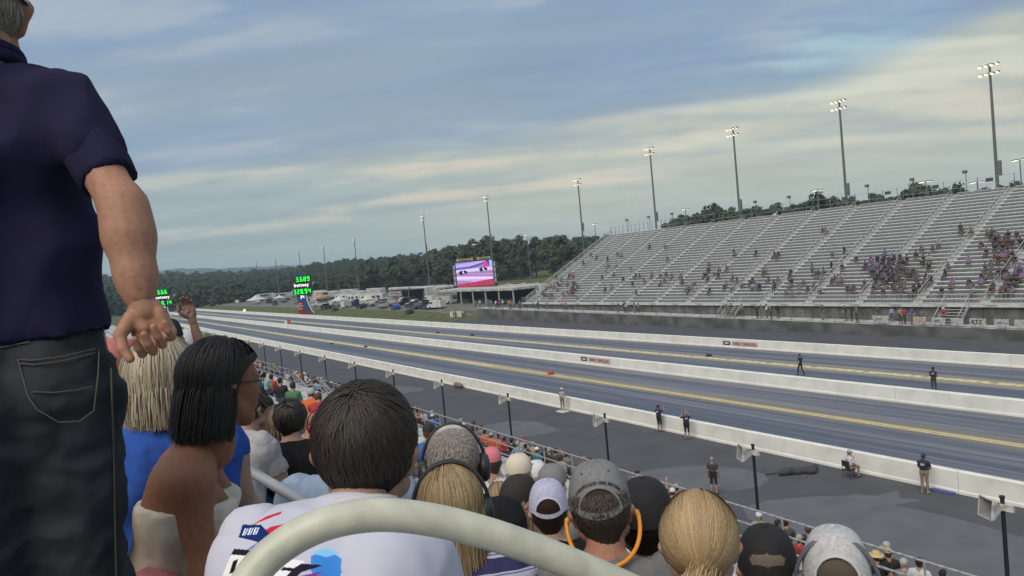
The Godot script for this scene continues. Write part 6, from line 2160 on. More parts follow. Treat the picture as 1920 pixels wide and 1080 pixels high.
# hair as ribbons; style: short, fall, pony; everything in the head's own space (face +z)
const HC := Vector3(0, 0.032, -0.012)
const HR := Vector3(0.082, 0.092, 0.100)
func hair_mesh(style: String, count: int, base: Array, tips: Array, seed_: int, o := {}) -> ArrayMesh:
	var r := RandomNumberGenerator.new()
	r.seed = seed_
	var b := MB.new()
	var end_y: float = o.get("end", -0.12)
	var tie: Vector3 = o.get("tie", Vector3(0, 0.0, -0.125))
	var tail: float = o.get("tail", 0.16)
	var wid: float = o.get("wid", 0.0032)
	var fluff: float = o.get("fluff", 0.012)
	var whorl: Vector3 = o.get("whorl", Vector3(0.01, 0.1, -0.055))
	var lo_back: float = o.get("low", -0.07)
	var c0 := Color(base[0], base[1], base[2])
	var c1 := Color(tips[0], tips[1], tips[2])
	var part_x: float = o.get("part", 0.015)
	var sweep: Vector3 = o.get("sweep", Vector3.ZERO)
	var nz := FastNoiseLite.new()
	nz.seed = seed_
	nz.frequency = 1.0
	var made := 0
	while made < count:
		var d := Vector3(r.randfn(), r.randfn(), r.randfn()).normalized()
		var root := HC + d * HR
		# hairline: clear of the face, the ears and the neck
		if root.z > 0.035 and root.y < 0.075: continue
		if root.z > -0.01 and root.y < 0.02: continue
		if root.y < lo_back or root.y > float(o.get("top", 9.0)): continue
		made += 1
		var layer := r.randf_range(0.1, 1.0) * fluff + 0.003
		if o.has("back") and root.z > float(o.back) and root.y < 0.09: continue
		var rad := HR + Vector3.ONE * layer
		var clump := nz.get_noise_3dv(root * 38.0)
		var tone := clampf(0.5 + clump * 0.8 + r.randf_range(-0.2, 0.2), 0.0, 1.0)
		var pts := PackedVector3Array()
		var p := HC + d * rad
		var dir := Vector3.DOWN
		var n_pts := 0
		var stop := 0.0
		if style == "short":
			dir = (p - whorl) + Vector3(r.randfn(), r.randfn(), r.randfn()) * 0.008
			stop = r.randf_range(0.03, 0.06) * o.get("length", 1.0)
			n_pts = 6
		elif style == "fall":
			dir = (p - o.get("crown", Vector3(part_x, 0.14, -0.005))).normalized() + Vector3(0, -0.25, 0)
			n_pts = 24
		else:
			dir = tie - p
			n_pts = 16
		var step: float = stop / 5.0 if style == "short" else (0.016 if style == "fall" else p.distance_to(tie) / 11.0)
		var ey := end_y + r.randf_range(-0.02, 0.02) + clump * 0.02
		for i in n_pts:
			pts.append(p)
			if style == "fall":
				dir = dir.normalized().lerp(Vector3(clump * 0.12 + sweep.x, -1.0, sweep.z), 0.3)
				if p.y < ey: break
			elif style == "pony":
				dir = (tie - p)
				if dir.length() < step * 1.2:
					pts.append(tie + Vector3(r.randfn(), r.randfn(), r.randfn()) * 0.006)
					break
				dir = dir.normalized() + Vector3(0, 0.15 * clump, 0)
			var nn := ((p - HC) / (rad * rad)).normalized()
			if style != "fall" or p.y > HC.y - 0.02:
				dir = (dir - nn * dir.dot(nn)).normalized()
			p += dir.normalized() * step + Vector3(r.randfn(), r.randfn(), r.randfn()) * 0.0009
			var q := (p - HC) / rad
			if o.has("zmax") and p.y < 0.075 and p.z > float(o.zmax):
				p.z = lerpf(p.z, float(o.zmax), 0.45)
				q = (p - HC) / rad
			if style == "fall" and p.y > HC.y - 0.02:
				p = HC + q.normalized() * rad
			elif style == "fall":
				dir.x *= 0.6
				dir.z = dir.z * 0.6 + sweep.z * 0.4
			if (q.length() < 1.0 and style != "fall") or style == "short" or (style == "pony" and p.distance_to(tie) > 0.035):
				q = q.normalized() * (1.0 + (i * 0.012 * o.get("lift", 1.0) if style == "short" else 0.0))
				p = HC + q * rad
		_ribbon(b, pts, wid, c0.lerp(c1, tone) * r.randf_range(0.9, 1.1))
	if style == "pony":
		for i in int(count * 0.45):
			var p := tie + Vector3(r.randfn(), r.randfn(), r.randfn()) * 0.012
			var dir := Vector3(r.randfn() * 0.18 + sweep.x, -0.35 + r.randfn() * 0.1, -0.9).normalized()
			var pts := PackedVector3Array()
			var steps := 14
			for s in steps:
				pts.append(p)
				dir = dir.lerp(Vector3(sweep.x * 0.4 + r.randfn() * 0.05, -1, 0.05), 0.2).normalized()
				p += dir * tail / steps * r.randf_range(0.85, 1.15)
			_ribbon(b, pts, wid, c0.lerp(c1, r.randf_range(0.2, 0.8)) * r.randf_range(0.9, 1.1))
	return b.mesh()
func _ribbon(b: MB, pts: PackedVector3Array, wid: float, col: Color) -> void:
	if pts.size() < 2: return
	col.a = 1.0
	b.col = col
	var first := b.v.size()
	var m := pts.size()
	for i in m:
		var t := (pts[mini(i + 1, m - 1)] - pts[maxi(i - 1, 0)]).normalized()
		var out := (pts[i] - HC)
		out.y *= 0.4
		out = (out - t * out.dot(t)).normalized()
		var s := t.cross(out).normalized() * wid * (1.0 if i < m - 2 else 0.45)
		b.vert(pts[i] - s, (out - s.normalized() * 0.5).normalized())
		b.vert(pts[i] + s, (out + s.normalized() * 0.5).normalized())
	for i in m - 1:
		var a := first + i * 2
		b.ix.append_array([a, a + 2, a + 1, a + 1, a + 2, a + 3])
	b.col = Color.WHITE
# a ball cap on the head; back: "open" leaves the arch over the strap, "closed" does not
func cap_parts(t: Node3D, hx: Transform3D, c: Color, o := {}) -> void:
	var b := MB.new()
	var open: bool = o.get("open", false)
	var su := 96
	var sv := 22
	var rx := 0.0915
	var rz := 0.107
	var hgt: float = o.get("high", 0.118)
	var base := Vector3(0, o.get("sit", 0.028), -0.012)
	var f := func(u: float, v: float) -> Vector3:
		# u angle (0 = front), v from rim to crown
		var a := u * TAU
		var e := v * PI / 2
		var rr := pow(cos(e), 0.62)
		var seam := 1.0 - 0.012 * exp(-pow(fposmod(u * 6.0, 1.0) - 0.5, 2) * 900.0) * (1.0 - v)
		seam -= 0.012 * exp(-pow(minf(fposmod(u * 6.0, 1.0), 1.0 - fposmod(u * 6.0, 1.0)), 2) * 900.0) * (1.0 - v * v)
		return base + Vector3(sin(a) * rx * rr * seam, pow(sin(e), 1.12) * hgt, cos(a) * rz * rr * seam + 0.012 * sin(e))
	for i in su + 1:
		for j in sv + 1:
			b.vert(f.call(float(i) / su, float(j) / sv), Vector3.UP, Vector2(float(i) / su, float(j) / sv))
	for i in su:
		for j in sv:
			var uu := (i + 0.5) / su - 0.5
			var vv := (j + 0.5) / sv
			if open and absf(uu) < 0.115 and vv < 0.40 * sqrt(maxf(0.0, 1.0 - pow(uu / 0.115, 2))): continue
			var a := i * (sv + 1) + j
			b.ix.append_array([a, a + sv + 1, a + 1, a + 1, a + sv + 1, a + sv + 2])
	b.smooth()
	# outward normals
	if b.n[(su / 2) * (sv + 1) + sv / 2].z > 0.0:
		b.ix.reverse()
		b.smooth()
	# weld the seam at u = 0
	for j in sv + 1:
		var nn := (b.n[j] + b.n[su * (sv + 1) + j]).normalized()
		b.n[j] = nn
		b.n[su * (sv + 1) + j] = nn
	var m := mt(c, 0.8, "cloth", 5.0, 0.0, "rough")
	var cap := part(t, "cap", b.mesh(), m, hx)
	var br := MB.new()
	for i in 13:
		var a := lerpf(-1.05, 1.05, i / 12.0)
		var p0 := base + Vector3(sin(a) * rx * 0.98, 0.002, cos(a) * rz * 0.98)
		var p1 := base + Vector3(sin(a * 0.85) * rx * 1.02, -0.016 + 0.012 * cos(a * 1.4), cos(a * 0.75) * (rz + 0.075 * cos(a * 1.1)))
		br.vert(p0, Vector3.UP)
		br.vert(p1, Vector3.UP)
	for i in 12:
		var a := i * 2
		br.ix.append_array([a, a + 1, a + 2, a + 1, a + 3, a + 2])
	br.smooth()
	part(cap, "brim", br.mesh(), mt(o.get("brim", c), 0.8, "cloth", 5.0))
	var bt := SphereMesh.new()
	bt.radius = 0.008
	bt.height = 0.01
	bt.radial_segments = 12
	bt.rings = 6
	part(cap, "button", bt, m, T(base + Vector3(0, hgt + 0.001, 0.012)))
	if open:
		var edge := MB.new()
		var pts := PackedVector3Array()
		for i in 21:
			var uu := lerpf(-0.115, 0.115, i / 20.0)
			var vv := 0.40 * sqrt(maxf(0.0, 1.0 - pow(uu / 0.115, 2)))
			pts.append(f.call(0.5 + uu, vv + 0.012) + Vector3(0, 0, -0.0012))
		edge.tube(pts, pf([0.0042]), 7)
		part(cap, "arch_binding", edge.mesh(), mt(o.get("trim", c), 0.8))
		var st := MB.new()
		for i in 17:
			var uu := lerpf(-0.118, 0.118, i / 16.0)
			var sag := 0.004 + 0.012 * cos(uu / 0.118 * PI / 2)
			var p: Vector3 = f.call(0.5 + uu, 0.0)
			var outw := Vector3(p.x, 0, p.z).normalized() * 0.002
			st.vert(p + outw + Vector3(0, -sag + 0.001, 0), outw.normalized())
			st.vert(p + outw + Vector3(0, -sag + 0.021, 0), outw.normalized())
		for i in 16:
			var a := i * 2
			st.ix.append_array([a, a + 1, a + 2, a + 1, a + 3, a + 2])
		st.smooth()
		part(cap, "strap", st.mesh(), mt(o.get("trim", c), 0.75, "cloth", 5.0))
	if o.has("arc_text"):
		var words: String = o.arc_text
		for i in words.length():
			if words[i] == " ": continue
			var uu := lerpf(-0.125, 0.125, i / float(words.length() - 1))
			var vv := 0.425 * sqrt(maxf(0.0, 1.0 - pow(uu / 0.155, 2))) + 0.06
			var p: Vector3 = f.call(0.5 + uu, vv)
			var pr: Vector3 = f.call(0.5 + uu - 0.012, vv + 0.0)
			var pu: Vector3 = f.call(0.5 + uu, vv + 0.03)
			var x: Vector3 = ((f.call(0.5 + uu + 0.004, 0.425 * sqrt(maxf(0.0, 1.0 - pow((uu + 0.004) / 0.155, 2))) + 0.06) as Vector3) - p).normalized()
			var z := x.cross((pu - p).normalized()).normalized()
			if z.z > 0.0: z = -z
			var y := z.cross(x).normalized()
			part(cap, "letter", text_mesh(words[i], 0.0125, 0.001), mt(lin(0.015, 0.015, 0.02), 0.7), Transform3D(Basis(x, y, z), p + z * 0.0012))
	if o.has("strap_text"):
		var p: Vector3 = f.call(0.5, 0.0)
		part(cap, "letter", text_mesh(o.strap_text, 0.0135, 0.001), mt(lin(0.02, 0.02, 0.022), 0.7), Transform3D(Basis(Vector3.UP, PI), p + Vector3(0, -0.0055, -0.0035)))
		for s: float in [-0.052, 0.052]:
			var e: Vector3 = f.call(0.5 + s * 2.1, 0.66)
			var ey := SphereMesh.new()
			ey.radius = 0.004
			ey.height = 0.005
			ey.radial_segments = 8
			ey.rings = 4
			part(cap, "eyelet", ey, mt(lin(0.05, 0.05, 0.06), 0.7), T(e))
func headset(t: Node3D, hx: Transform3D, c: Color, cup: Color, o := {}) -> void:
	var hs := Node3D.new()
	hs.name = "headset"
	t.add_child(hs, true)
	hs.transform = hx
	var b := MB.new()
	var pts := PackedVector3Array()
	var big: float = o.get("over", 0.012)
	var back: float = o.get("tilt", -0.015)
	for i in 25:
		var a := lerpf(-0.02, PI + 0.02, i / 24.0)
		pts.append(Vector3(cos(a) * (0.094 + big), -0.012 + sin(a) * (0.135 + big), back * sin(a) - 0.008))
	b.tube(pts, pf([0.013]), 8, 0.45)
	part(hs, "headband", b.mesh(), mt(c, 0.55))
	for s: float in [-1.0, 1.0]:
		var e := MB.new()
		e.lathe(PackedVector2Array([Vector2(0.0, 0.0), Vector2(0.030, 0.0), Vector2(0.042, 0.008), Vector2(0.043, 0.022), Vector2(0.034, 0.036), Vector2(0.012, 0.041), Vector2(0.0, 0.041)]), 20, Transform3D(Basis(Vector3(0, 0, 1), -s * PI / 2), Vector3(s * 0.082, -0.018, -0.01)) * Transform3D(Basis().scaled(Vector3(1.15, 1, 0.9)), Vector3.ZERO))
		part(hs, "ear_cup", e.mesh(), mt(cup, 0.4))

# ---------------------------------------------------------------- the people close by
func skin_mat(c: Color) -> StandardMaterial3D:
	return mt(c, 0.55, "wear", 9.0, 0.0, "", 0.35)
func with_region(l: Array, r: int) -> Array:
	return l.map(func(b): return [b[0], b[1], b[2], b[3], r])
# o: label, head [px, py, dist], face, pose, yaw, pitch, roll, skin, top, legs, fem, fat, sleeve, hand, print, shift, wear (false = custom top)
func figure(o: Dictionary) -> Dictionary:
	var j: Dictionary = o.get("pose", pose_seated(0.2))
	var sh: Vector3 = o.get("shift", Vector3.ZERO)
	for k in ["nec", "hea"]: j[k] += sh * (1.0 if k == "hea" else 0.6)
	var bs: float = o.get("bs", 0.94)
	for k in j:
		if j[k] is Vector3: j[k] *= bs
	var rot := Basis(Vector3.UP, PI - deg_to_rad(o.face))
	var head := at_d(o.head[0], o.head[1], o.head[2])
	var root: Vector3 = head - rot * j.hea
	var t := thing("person", o.label, "person", root, PI - deg_to_rad(o.face), "people seated close by")
	var bones := body_bones(j, o)
	for b in bones:
		b[2] *= bs
		b[3] *= bs
	var skin: Color = o.get("skin", sk(0))
	var hb := head_basis(o.get("yaw", 0.0), o.get("pitch", 0.0), o.get("roll", 0.0)).scaled(Vector3.ONE * o.get("head_size", 1.06))
	var hx := Transform3D(hb, j.hea)
	var list := [[sdf_mesh(with_region(bones, SKIN), o.get("cell", 0.02), 0.04), Transform3D()]]
	list.append([head_bare, hx])
	if o.get("hands", true):
		list.append([hand_relaxed, hand_xf(j.el, j.wl, o.get("palm_l", Vector3(0, -1, 0.3)), true)])
		list.append([hand_relaxed, hand_xf(j.er, j.wr, o.get("palm_r", Vector3(0, -1, 0.3)), false)])
	var rm := region_mesh(list)
	var body := MeshInstance3D.new()
	body.name = "body"
	body.mesh = rm[0]
	t.add_child(body, true)
	for i in rm[1].size():
		body.set_surface_override_material(i, skin_mat(skin) if rm[1][i] != FACE else mt(lin(0.05, 0.03, 0.025), 0.3))
	if o.get("wear", true):
		var tops := []
		var sleeves := []
		for b in bones:
			var arm: bool = b[0] == j.sl or b[0] == j.sr
			if b[4] == TOP and arm and o.get("sleeve", 0.55) < 0.95:
				sleeves.append(b)
				if o.get("sleeve", 0.55) > 0.3: tops.append([b[0], b[0].lerp(b[1], 0.6), b[2] + 0.002, b[3] + 0.004, TOP])
			elif b[4] == TOP: tops.append(b)
		tops.append_array(with_region(bones.slice(0, 1), TOP))
		tops.append_array(with_region(bones.filter(func(b): return b[4] == LEGS and absf(b[0].y - j.pel.y) < 0.02 and absf(b[1].y - j.wai.y) < 0.02), TOP))
		var up: Vector3 = (j.hea - j.nec).normalized()
		var neck := Plane(up, (j.nec + up * 0.03).dot(up))
		var axis: Vector3 = (j.nec - j.wai).normalized()
		var shift_u := 0.03 if o.get("print", false) else 0.0
		var span: float = 0.53 if o.get("print", false) else 0.6
		var lift := 0.06 if o.get("print", false) else 0.03
		var cell: float = o.get("cloth_cell", 0.016)
		var f := flesh_mb(sdf_mesh(tops, cell, 0.05, 0.012, [neck]))
		for b in sleeves:
			var d: Vector3 = (b[1] - b[0]).normalized()
			f.add(flesh_mb(sdf_mesh([[b[0] - d * 0.03, b[1] + d * 0.06, b[2] + 0.010, b[3] + 0.014, TOP]], cell, 0.02, 0.006, [Plane(d, b[1].dot(d))])))
		f.c.resize(f.v.size())
		wrinkle(f, o.get("wrinkle", 0.013), 7.0, int(o.head[0]))
		for i in f.v.size():
			f.uv[i] = Vector2(0.5 + shift_u - (f.v[i].x - j.nec.x) / span, lift - (f.v[i] - j.nec).dot(axis) / span)
		var tm: Material = o.get("top_mat", null)
		if tm == null: tm = mt(o.get("top", cl("grey")), 0.85, "wear", 3.0, 0.0, "", 0.25)
		part(t, "shirt", f.mesh(), tm)
		# neckband
		var nb := MB.new()
		var pts := PackedVector3Array()
		var ax := Vector3.RIGHT
		var az := ax.cross(up).normalized()
		for i in 20:
			var a := TAU * i / 20.0
			pts.append(j.nec + up * (0.028 - 0.012 * sin(a)) + ax * cos(a) * 0.068 - az * sin(a) * 0.064 + Vector3(0, 0, -0.004))
		nb.tube(pts, pf([0.0075]), 6, 1.0, true)
		part(t, "neckband", nb.mesh(), tm if o.get("print", false) == false else mt(lin(0.5, 0.5, 0.53), 0.85))
	var lg := bones.filter(func(b): return b[4] == LEGS)
	if o.get("trousers", true):
		var f := flesh_mb(sdf_mesh(lg, 0.024, 0.04, 0.010))
		wrinkle(f, 0.01, 9.0, 3)
		part(t, "trousers", f.mesh(), mt(o.get("legs", cl("denim")), 0.85, "cloth", 4.0))
	return {"t": t, "hx": hx, "j": j, "bones": bones}
func scalp(fig: Dictionary, c: Array, o := {}) -> void:
	var l := [bone(Vector3(0, 0.047, -0.034), Vector3(0, 0.052, 0.012), 0.0775, 0.067, HAIR), bone(Vector3(0, 0.0, -0.046), Vector3(0, o.get("low", -0.05), -0.048), 0.066, 0.045, HAIR)]
	for s: float in [-1.0, 1.0]:
		l.append(bone(Vector3(s * 0.03, 0.03, -0.03), Vector3(s * 0.034, -0.015, -0.03), 0.05, 0.042, HAIR))
	part(fig.t, "hair", flesh_mb(sdf_mesh(l, 0.009, 0.02)).mesh(), mt(lin(c[0], c[1], c[2]), 0.65, "cloth", 20.0, 0.0, "rough", 0.3), fig.hx)
func strands(fig: Dictionary, m: ArrayMesh) -> void:
	part(fig.t, "hair", m, vmat(0.6), fig.hx)

func tee_print() -> StandardMaterial3D:
	var im := Image.create(512, 512, false, Image.FORMAT_RGB8)
	im.fill(Color8(184, 186, 202))
	var red := Color8(196, 36, 58)
	var pale := Color8(226, 150, 160)
	for s in [[[118, 46], [140, 32], [164, 23], [162, 28], [140, 38]], [[122, 70], [150, 50], [190, 40], [206, 44], [170, 58], [140, 72]], [[128, 80], [160, 62], [205, 50], [190, 60], [150, 78]], [[200, 130], [230, 120], [260, 118], [230, 128]]]:
		poly_fill(im, s, red)
	poly_fill(im, [[150, 60], [196, 44], [198, 46], [154, 64]], pale)
	poly_fill(im, [[104, 44], [134, 46], [150, 62], [134, 74], [100, 64]], Color8(24, 42, 100))
	poly_fill(im, [[134, 74], [150, 62], [144, 78], [112, 88]], Color8(122, 110, 190))
	for x in [108, 117, 126]:
		poly_fill(im, [[x, 50], [x + 3, 50], [x + 1, 62], [x - 2, 62]], Color8(220, 226, 240))
		poly_fill(im, [[x + 5, 50], [x + 7, 51], [x + 4, 62], [x + 2, 62]], Color8(220, 226, 240))
	poly_fill(im, [[96, 82], [164, 92], [150, 100], [90, 92]], Color8(30, 30, 36))
	poly_fill(im, [[92, 90], [146, 98], [126, 128], [76, 124]], Color8(222, 224, 222))
	poly_fill(im, [[96, 100], [104, 98], [98, 116], [90, 118]], Color8(24, 24, 28))
	for x in [112, 128]:
		poly_fill(im, [[x + 8, 94], [x + 10, 95], [x - 4, 128], [x - 6, 127]], Color8(60, 66, 70))
	poly_fill(im, [[74, 124], [128, 128], [120, 134], [70, 130]], Color8(30, 30, 40))
	poly_fill(im, [[70, 131], [120, 135], [112, 144], [64, 140]], Color8(140, 50, 110))
	poly_fill(im, [[62, 141], [108, 146], [90, 190], [44, 186]], Color8(120, 176, 214))
	# lower right: blue burst, striped car nose
	poly_fill(im, [[214, 96], [240, 88], [258, 100], [256, 128], [232, 132], [214, 118]], Color8(64, 132, 214))
	poly_fill(im, [[214, 92], [236, 84], [256, 92], [236, 98]], Color8(132, 190, 236))
	poly_fill(im, [[182, 106], [232, 110], [200, 120], [180, 140], [140, 142], [160, 126]], Color8(34, 28, 48))
	poly_fill(im, [[182, 100], [206, 104], [190, 114], [172, 112]], Color8(226, 228, 232))
	poly_fill(im, [[166, 116], [186, 118], [174, 130], [156, 130]], Color8(226, 228, 232))
	poly_fill(im, [[196, 126], [232, 118], [210, 132], [186, 148], [136, 154], [130, 150], [180, 142]], Color8(124, 62, 150))
	poly_fill(im, [[200, 136], [250, 136], [232, 146], [222, 156], [206, 148]], Color8(44, 46, 54))
	poly_fill(im, [[140, 172], [176, 166], [190, 186], [150, 200], [130, 190]], Color8(30, 30, 36))
	var m := StandardMaterial3D.new()
	m.albedo_texture = ImageTexture.create_from_image(im)
	m.roughness = 0.85
	m.metallic_specular = 0.25
	m.normal_enabled = false
	return m
func stripe_mat() -> StandardMaterial3D:
	var im := Image.create(64, 512, false, Image.FORMAT_RGB8)
	im.fill(Color8(176, 176, 196))
	var bands := [[0, 30], [52, 82], [92, 122], [132, 160], [176, 205], [220, 262], [276, 300], [330, 380], [400, 440], [460, 500]]
	for b in bands: im.fill_rect(Rect2i(0, b[0], 64, b[1] - b[0]), Color8(44, 42, 84))
	for b in bands: im.fill_rect(Rect2i(0, b[1] + 4, 64, 2), Color8(60, 60, 96))
	var m := StandardMaterial3D.new()
	m.albedo_texture = ImageTexture.create_from_image(im)
	m.roughness = 0.85
	return m

func build_standing_man() -> void:
	# back turned, in a navy polo and dark jeans, right hand hanging with its palm to the rear
	var O := at_d(8, 640, 1.38)
	var yaw := deg_to_rad(-4.0)
	var root := O - Vector3(0, 1.02, 0)
	var t := thing("person", "standing man in navy polo shirt, dark jeans and white cap, seen from behind", "person", root, PI - yaw)
	var inv := t.transform.affine_inverse()
	var L := func(px: float, py: float, d: float) -> Vector3: return inv * at_d(px, py, d)
	var hem := 1.02
	var S := Vector3(-1, 0, 0)       # his right is -x
	var sh: Vector3 = L.call(118, 188, 1.37)
	var el: Vector3 = L.call(234, 396, 1.28)
	var wr: Vector3 = L.call(262, 560, 1.25)
	var se: Vector3 = L.call(206, 338, 1.31)
	var shl := Vector3(-sh.x, sh.y, sh.z)
	var ell := Vector3(0.27, 1.22, 0.05)
	var wrl := Vector3(0.24, 1.02, 0.22)
	var nec := Vector3(-0.015, sh.y + 0.045, 0.0)
	var hea := Vector3(0.0, sh.y + 0.188, 0.025)
	var bones := []
	var torso := []
	for s: float in [-1.0, 1.0]:
		torso.append(bone(Vector3(s * 0.082, hem - 0.06, -0.008), Vector3(s * 0.078, hem + 0.16, 0.0), 0.104, 0.088, TOP))
		torso.append(bone(Vector3(s * 0.078, hem + 0.16, 0.0), Vector3(s * 0.075, hem + 0.34, -0.005), 0.088, 0.092, TOP))
		torso.append(bone(Vector3(s * 0.075, hem + 0.34, -0.005), Vector3(s * 0.095, sh.y - 0.03, 0.0), 0.09, 0.068, TOP))
		torso.append(bone(nec + Vector3(0, 0.0, 0), Vector3(s * absf(sh.x) * 0.92, sh.y + 0.006, 0), 0.054, 0.054, TOP))
		torso.append(bone(Vector3(s * 0.05, hem + 0.33, -0.045), Vector3(s * 0.075, hem + 0.42, -0.045), 0.062, 0.05, TOP))
	torso.append(bone(sh, sh.lerp(se, 0.65), 0.053, 0.047, TOP))
	torso.append(bone(shl, shl.lerp(ell, 0.45), 0.053, 0.047, TOP))
	torso.append(bone(nec + Vector3(-0.035, 0.005, 0), nec + Vector3(0.035, 0.005, 0), 0.05, 0.05, TOP))
	torso.append(bone(Vector3(0, hem, 0.07), Vector3(0, hem + 0.14, 0.07), 0.12, 0.11, TOP))
	var arm := [bone(sh, el, 0.043, 0.034, SKIN), bone(el + Vector3(0, 0.01, 0), el.lerp(wr, 0.3), 0.034, 0.0375, SKIN), bone(el.lerp(wr, 0.3), el.lerp(wr, 0.75), 0.0375, 0.029, SKIN), bone(el.lerp(wr, 0.75), wr, 0.029, 0.0245, SKIN),
		bone(shl, ell, 0.043, 0.034, SKIN), bone(ell, wrl, 0.036, 0.0245, SKIN)]
	var legs := []
	for s: float in [-1.0, 1.0]:
		legs.append(bone(Vector3(s * 0.070, hem + 0.03, -0.005), Vector3(s * 0.074, hem - 0.12, -0.022), 0.080, 0.104, LEGS))
		legs.append(bone(Vector3(s * 0.074, hem - 0.12, -0.022), Vector3(s * 0.084, hem - 0.5, 0.0), 0.100, 0.073, LEGS))
		legs.append(bone(Vector3(s * 0.084, hem - 0.5, 0.0), Vector3(s * 0.1, 0.1, -0.03), 0.072, 0.062, LEGS))
	var feet := []
	for s: float in [-1.0, 1.0]: feet.append(bone(Vector3(s * 0.11, 0.06, -0.05), Vector3(s * 0.13, 0.045, 0.15), 0.048, 0.036, SHOE))
	var neck := bone(nec + Vector3(0, -0.03, 0), hea + Vector3(0, -0.05, -0.03), 0.066, 0.06, SKIN)
	var hx := Transform3D(head_basis(0.1, 0.0).scaled(Vector3.ONE * 1.08), hea)
	var skin := lin(0.36, 0.19, 0.125)
	var inner := with_region(torso.map(func(b): return [b[0], b[1], b[2] - 0.018, b[3] - 0.018, SKIN]), SKIN)
	var fl := sdf_mesh(inner + arm + with_region(legs.map(func(b): return [b[0], b[1], b[2] - 0.02, b[3] - 0.02, SKIN]), SKIN) + feet + [neck], 0.0125, 0.03)
	# the hanging right hand: palm to the rear, fingers half closed
	var hb := sdf_mesh(hand_bones([[0.95, 1.0, 0.5], [1.0, 1.05, 0.55], [1.05, 1.05, 0.55], [1.05, 1.1, 0.6]], 0.0, 0.5), 0.0028, 0.0042)
	var palm := (inv.basis * (EYE - at_d(268, 556, 1.25))).normalized() + Vector3(0.12, 0.1, 0)
	var hxr := hand_xf(el.lerp(wr, 0.6) + Vector3(0.012, 0, 0), wr, palm, false)
	hxr.basis.x = -hxr.basis.x
	hxr.basis = hxr.basis.scaled_local(Vector3.ONE * 0.80)
	var hl := hand_xf(ell, wrl, Vector3(-1, 0, 0), true)
	var rm := region_mesh([[fl, Transform3D()], [head_bare, hx], [hb, hxr], [hand_relaxed, hl]])
	var body := MeshInstance3D.new()
	body.name = "body"
	body.mesh = rm[0]
	t.add_child(body, true)
	for i in rm[1].size():
		var c := skin
		if rm[1][i] == SHOE: c = lin(0.03, 0.03, 0.03)
		body.set_surface_override_material(i, skin_mat(c))
	# polo shirt
	var navy := mt(lin(0.018, 0.016, 0.046), 0.9, "wear", 2.0, 0.0, "", 0.25)
	var ps := flesh_mb(sdf_mesh(torso, 0.0125, 0.05, 0.004, [Plane(Vector3.DOWN, -(hem + 0.0)), Plane(Vector3.UP, nec.y + 0.035)]))
	wrinkle(ps, 0.022, 3.6, 12, Vector3(1.2, 0.55, 1))
	for a in [[sh, se], [shl, shl.lerp(ell, 0.72)]]:
		var d: Vector3 = (a[1] - a[0]).normalized()
		var sv := flesh_mb(sdf_mesh([[a[0] - d * 0.01 + Vector3(0, -0.002, 0), a[1] + d * 0.07, 0.048, 0.043, TOP]], 0.009, 0.03, 0.004, [Plane(d, a[1].dot(d))]))
		wrinkle(sv, 0.004, 9.0, 14)
		ps.add(sv)
	part(t, "polo_shirt", ps.mesh(), navy)
	var co := MB.new()
	for ring in 2:
		var pts := PackedVector3Array()
		for i in 24:
			var a := TAU * i / 24.0
			pts.append(nec + Vector3(cos(a) * (0.066 - ring * 0.004), 0.026 + ring * 0.016 - sin(a) * 0.016, sin(a) * (0.064 - ring * 0.004) + 0.004))
		co.tube(pts, pf([0.011]), 8, 1.3, true)
	part(t, "collar", co.mesh(), navy)
	# jeans with a stitched patch pocket
	var denim := mt(lin(0.042, 0.048, 0.056), 0.9, "stain", 2.2, 0.0, "fold", 0.2)
	var jm := flesh_mb(sdf_mesh(legs, 0.0125, 0.03, 0.004, [Plane(Vector3.UP, hem + 0.03)]))
	wrinkle(jm, 0.014, 8.0, 31, Vector3(0.6, 1.3, 1))
	var jeans := part(t, "jeans", jm.mesh(), denim)
	var thread := mt(lin(0.085, 0.075, 0.06), 0.8)
	var eye := inv * EYE
	var stitch := func(list: Array, r: float, m: Material, called: String) -> void:
		var pts := PackedVector3Array()
		for q in list.size() - 1:
			for s in 8:
				var a: Array = list[q]
				var e: Array = list[q + 1]
				var w: Vector3 = inv * at_d(lerpf(a[0], e[0], s / 8.0), lerpf(a[1], e[1], s / 8.0), 1.0)
				pts.append(march(legs, w, (w - eye).normalized(), 0.03, 0.0075))
		var b := MB.new()
		b.tube(pts, pf([r]), 5)
		part(jeans, called, b.mesh(), m)
	stitch.call([[34, 674], [60, 676], [120, 668], [186, 652]], 0.0013, thread, "stitching")
	stitch.call([[36, 682], [62, 684], [122, 676], [186, 660]], 0.0013, thread, "stitching")
	stitch.call([[34, 674], [52, 742], [70, 768], [110, 792], [150, 790], [176, 770], [184, 700], [186, 652]], 0.0014, thread, "stitching")
	stitch.call([[60, 735], [100, 736], [140, 732], [178, 724]], 0.0012, thread, "stitching")
	stitch.call([[0, 652], [30, 646], [60, 640]], 0.0013, thread, "stitching")
	stitch.call([[208, 690], [212, 800], [214, 900], [216, 1000], [218, 1090]], 0.0018, thread, "side_seam")
	# hair at the nape, white cap
	var fig := {"t": t, "hx": hx}
	scalp(fig, [0.19, 0.17, 0.14], {"low": -0.035})
	strands(fig, hair_mesh("short", 2200, [0.17, 0.15, 0.125], [0.28, 0.255, 0.22], 5, {"top": 0.0, "wid": 0.0015, "length": 0.5, "fluff": 0.006, "low": -0.05}))
	cap_parts(t, hx, lin(0.55, 0.52, 0.55), {"sit": 0.004, "high": 0.135})

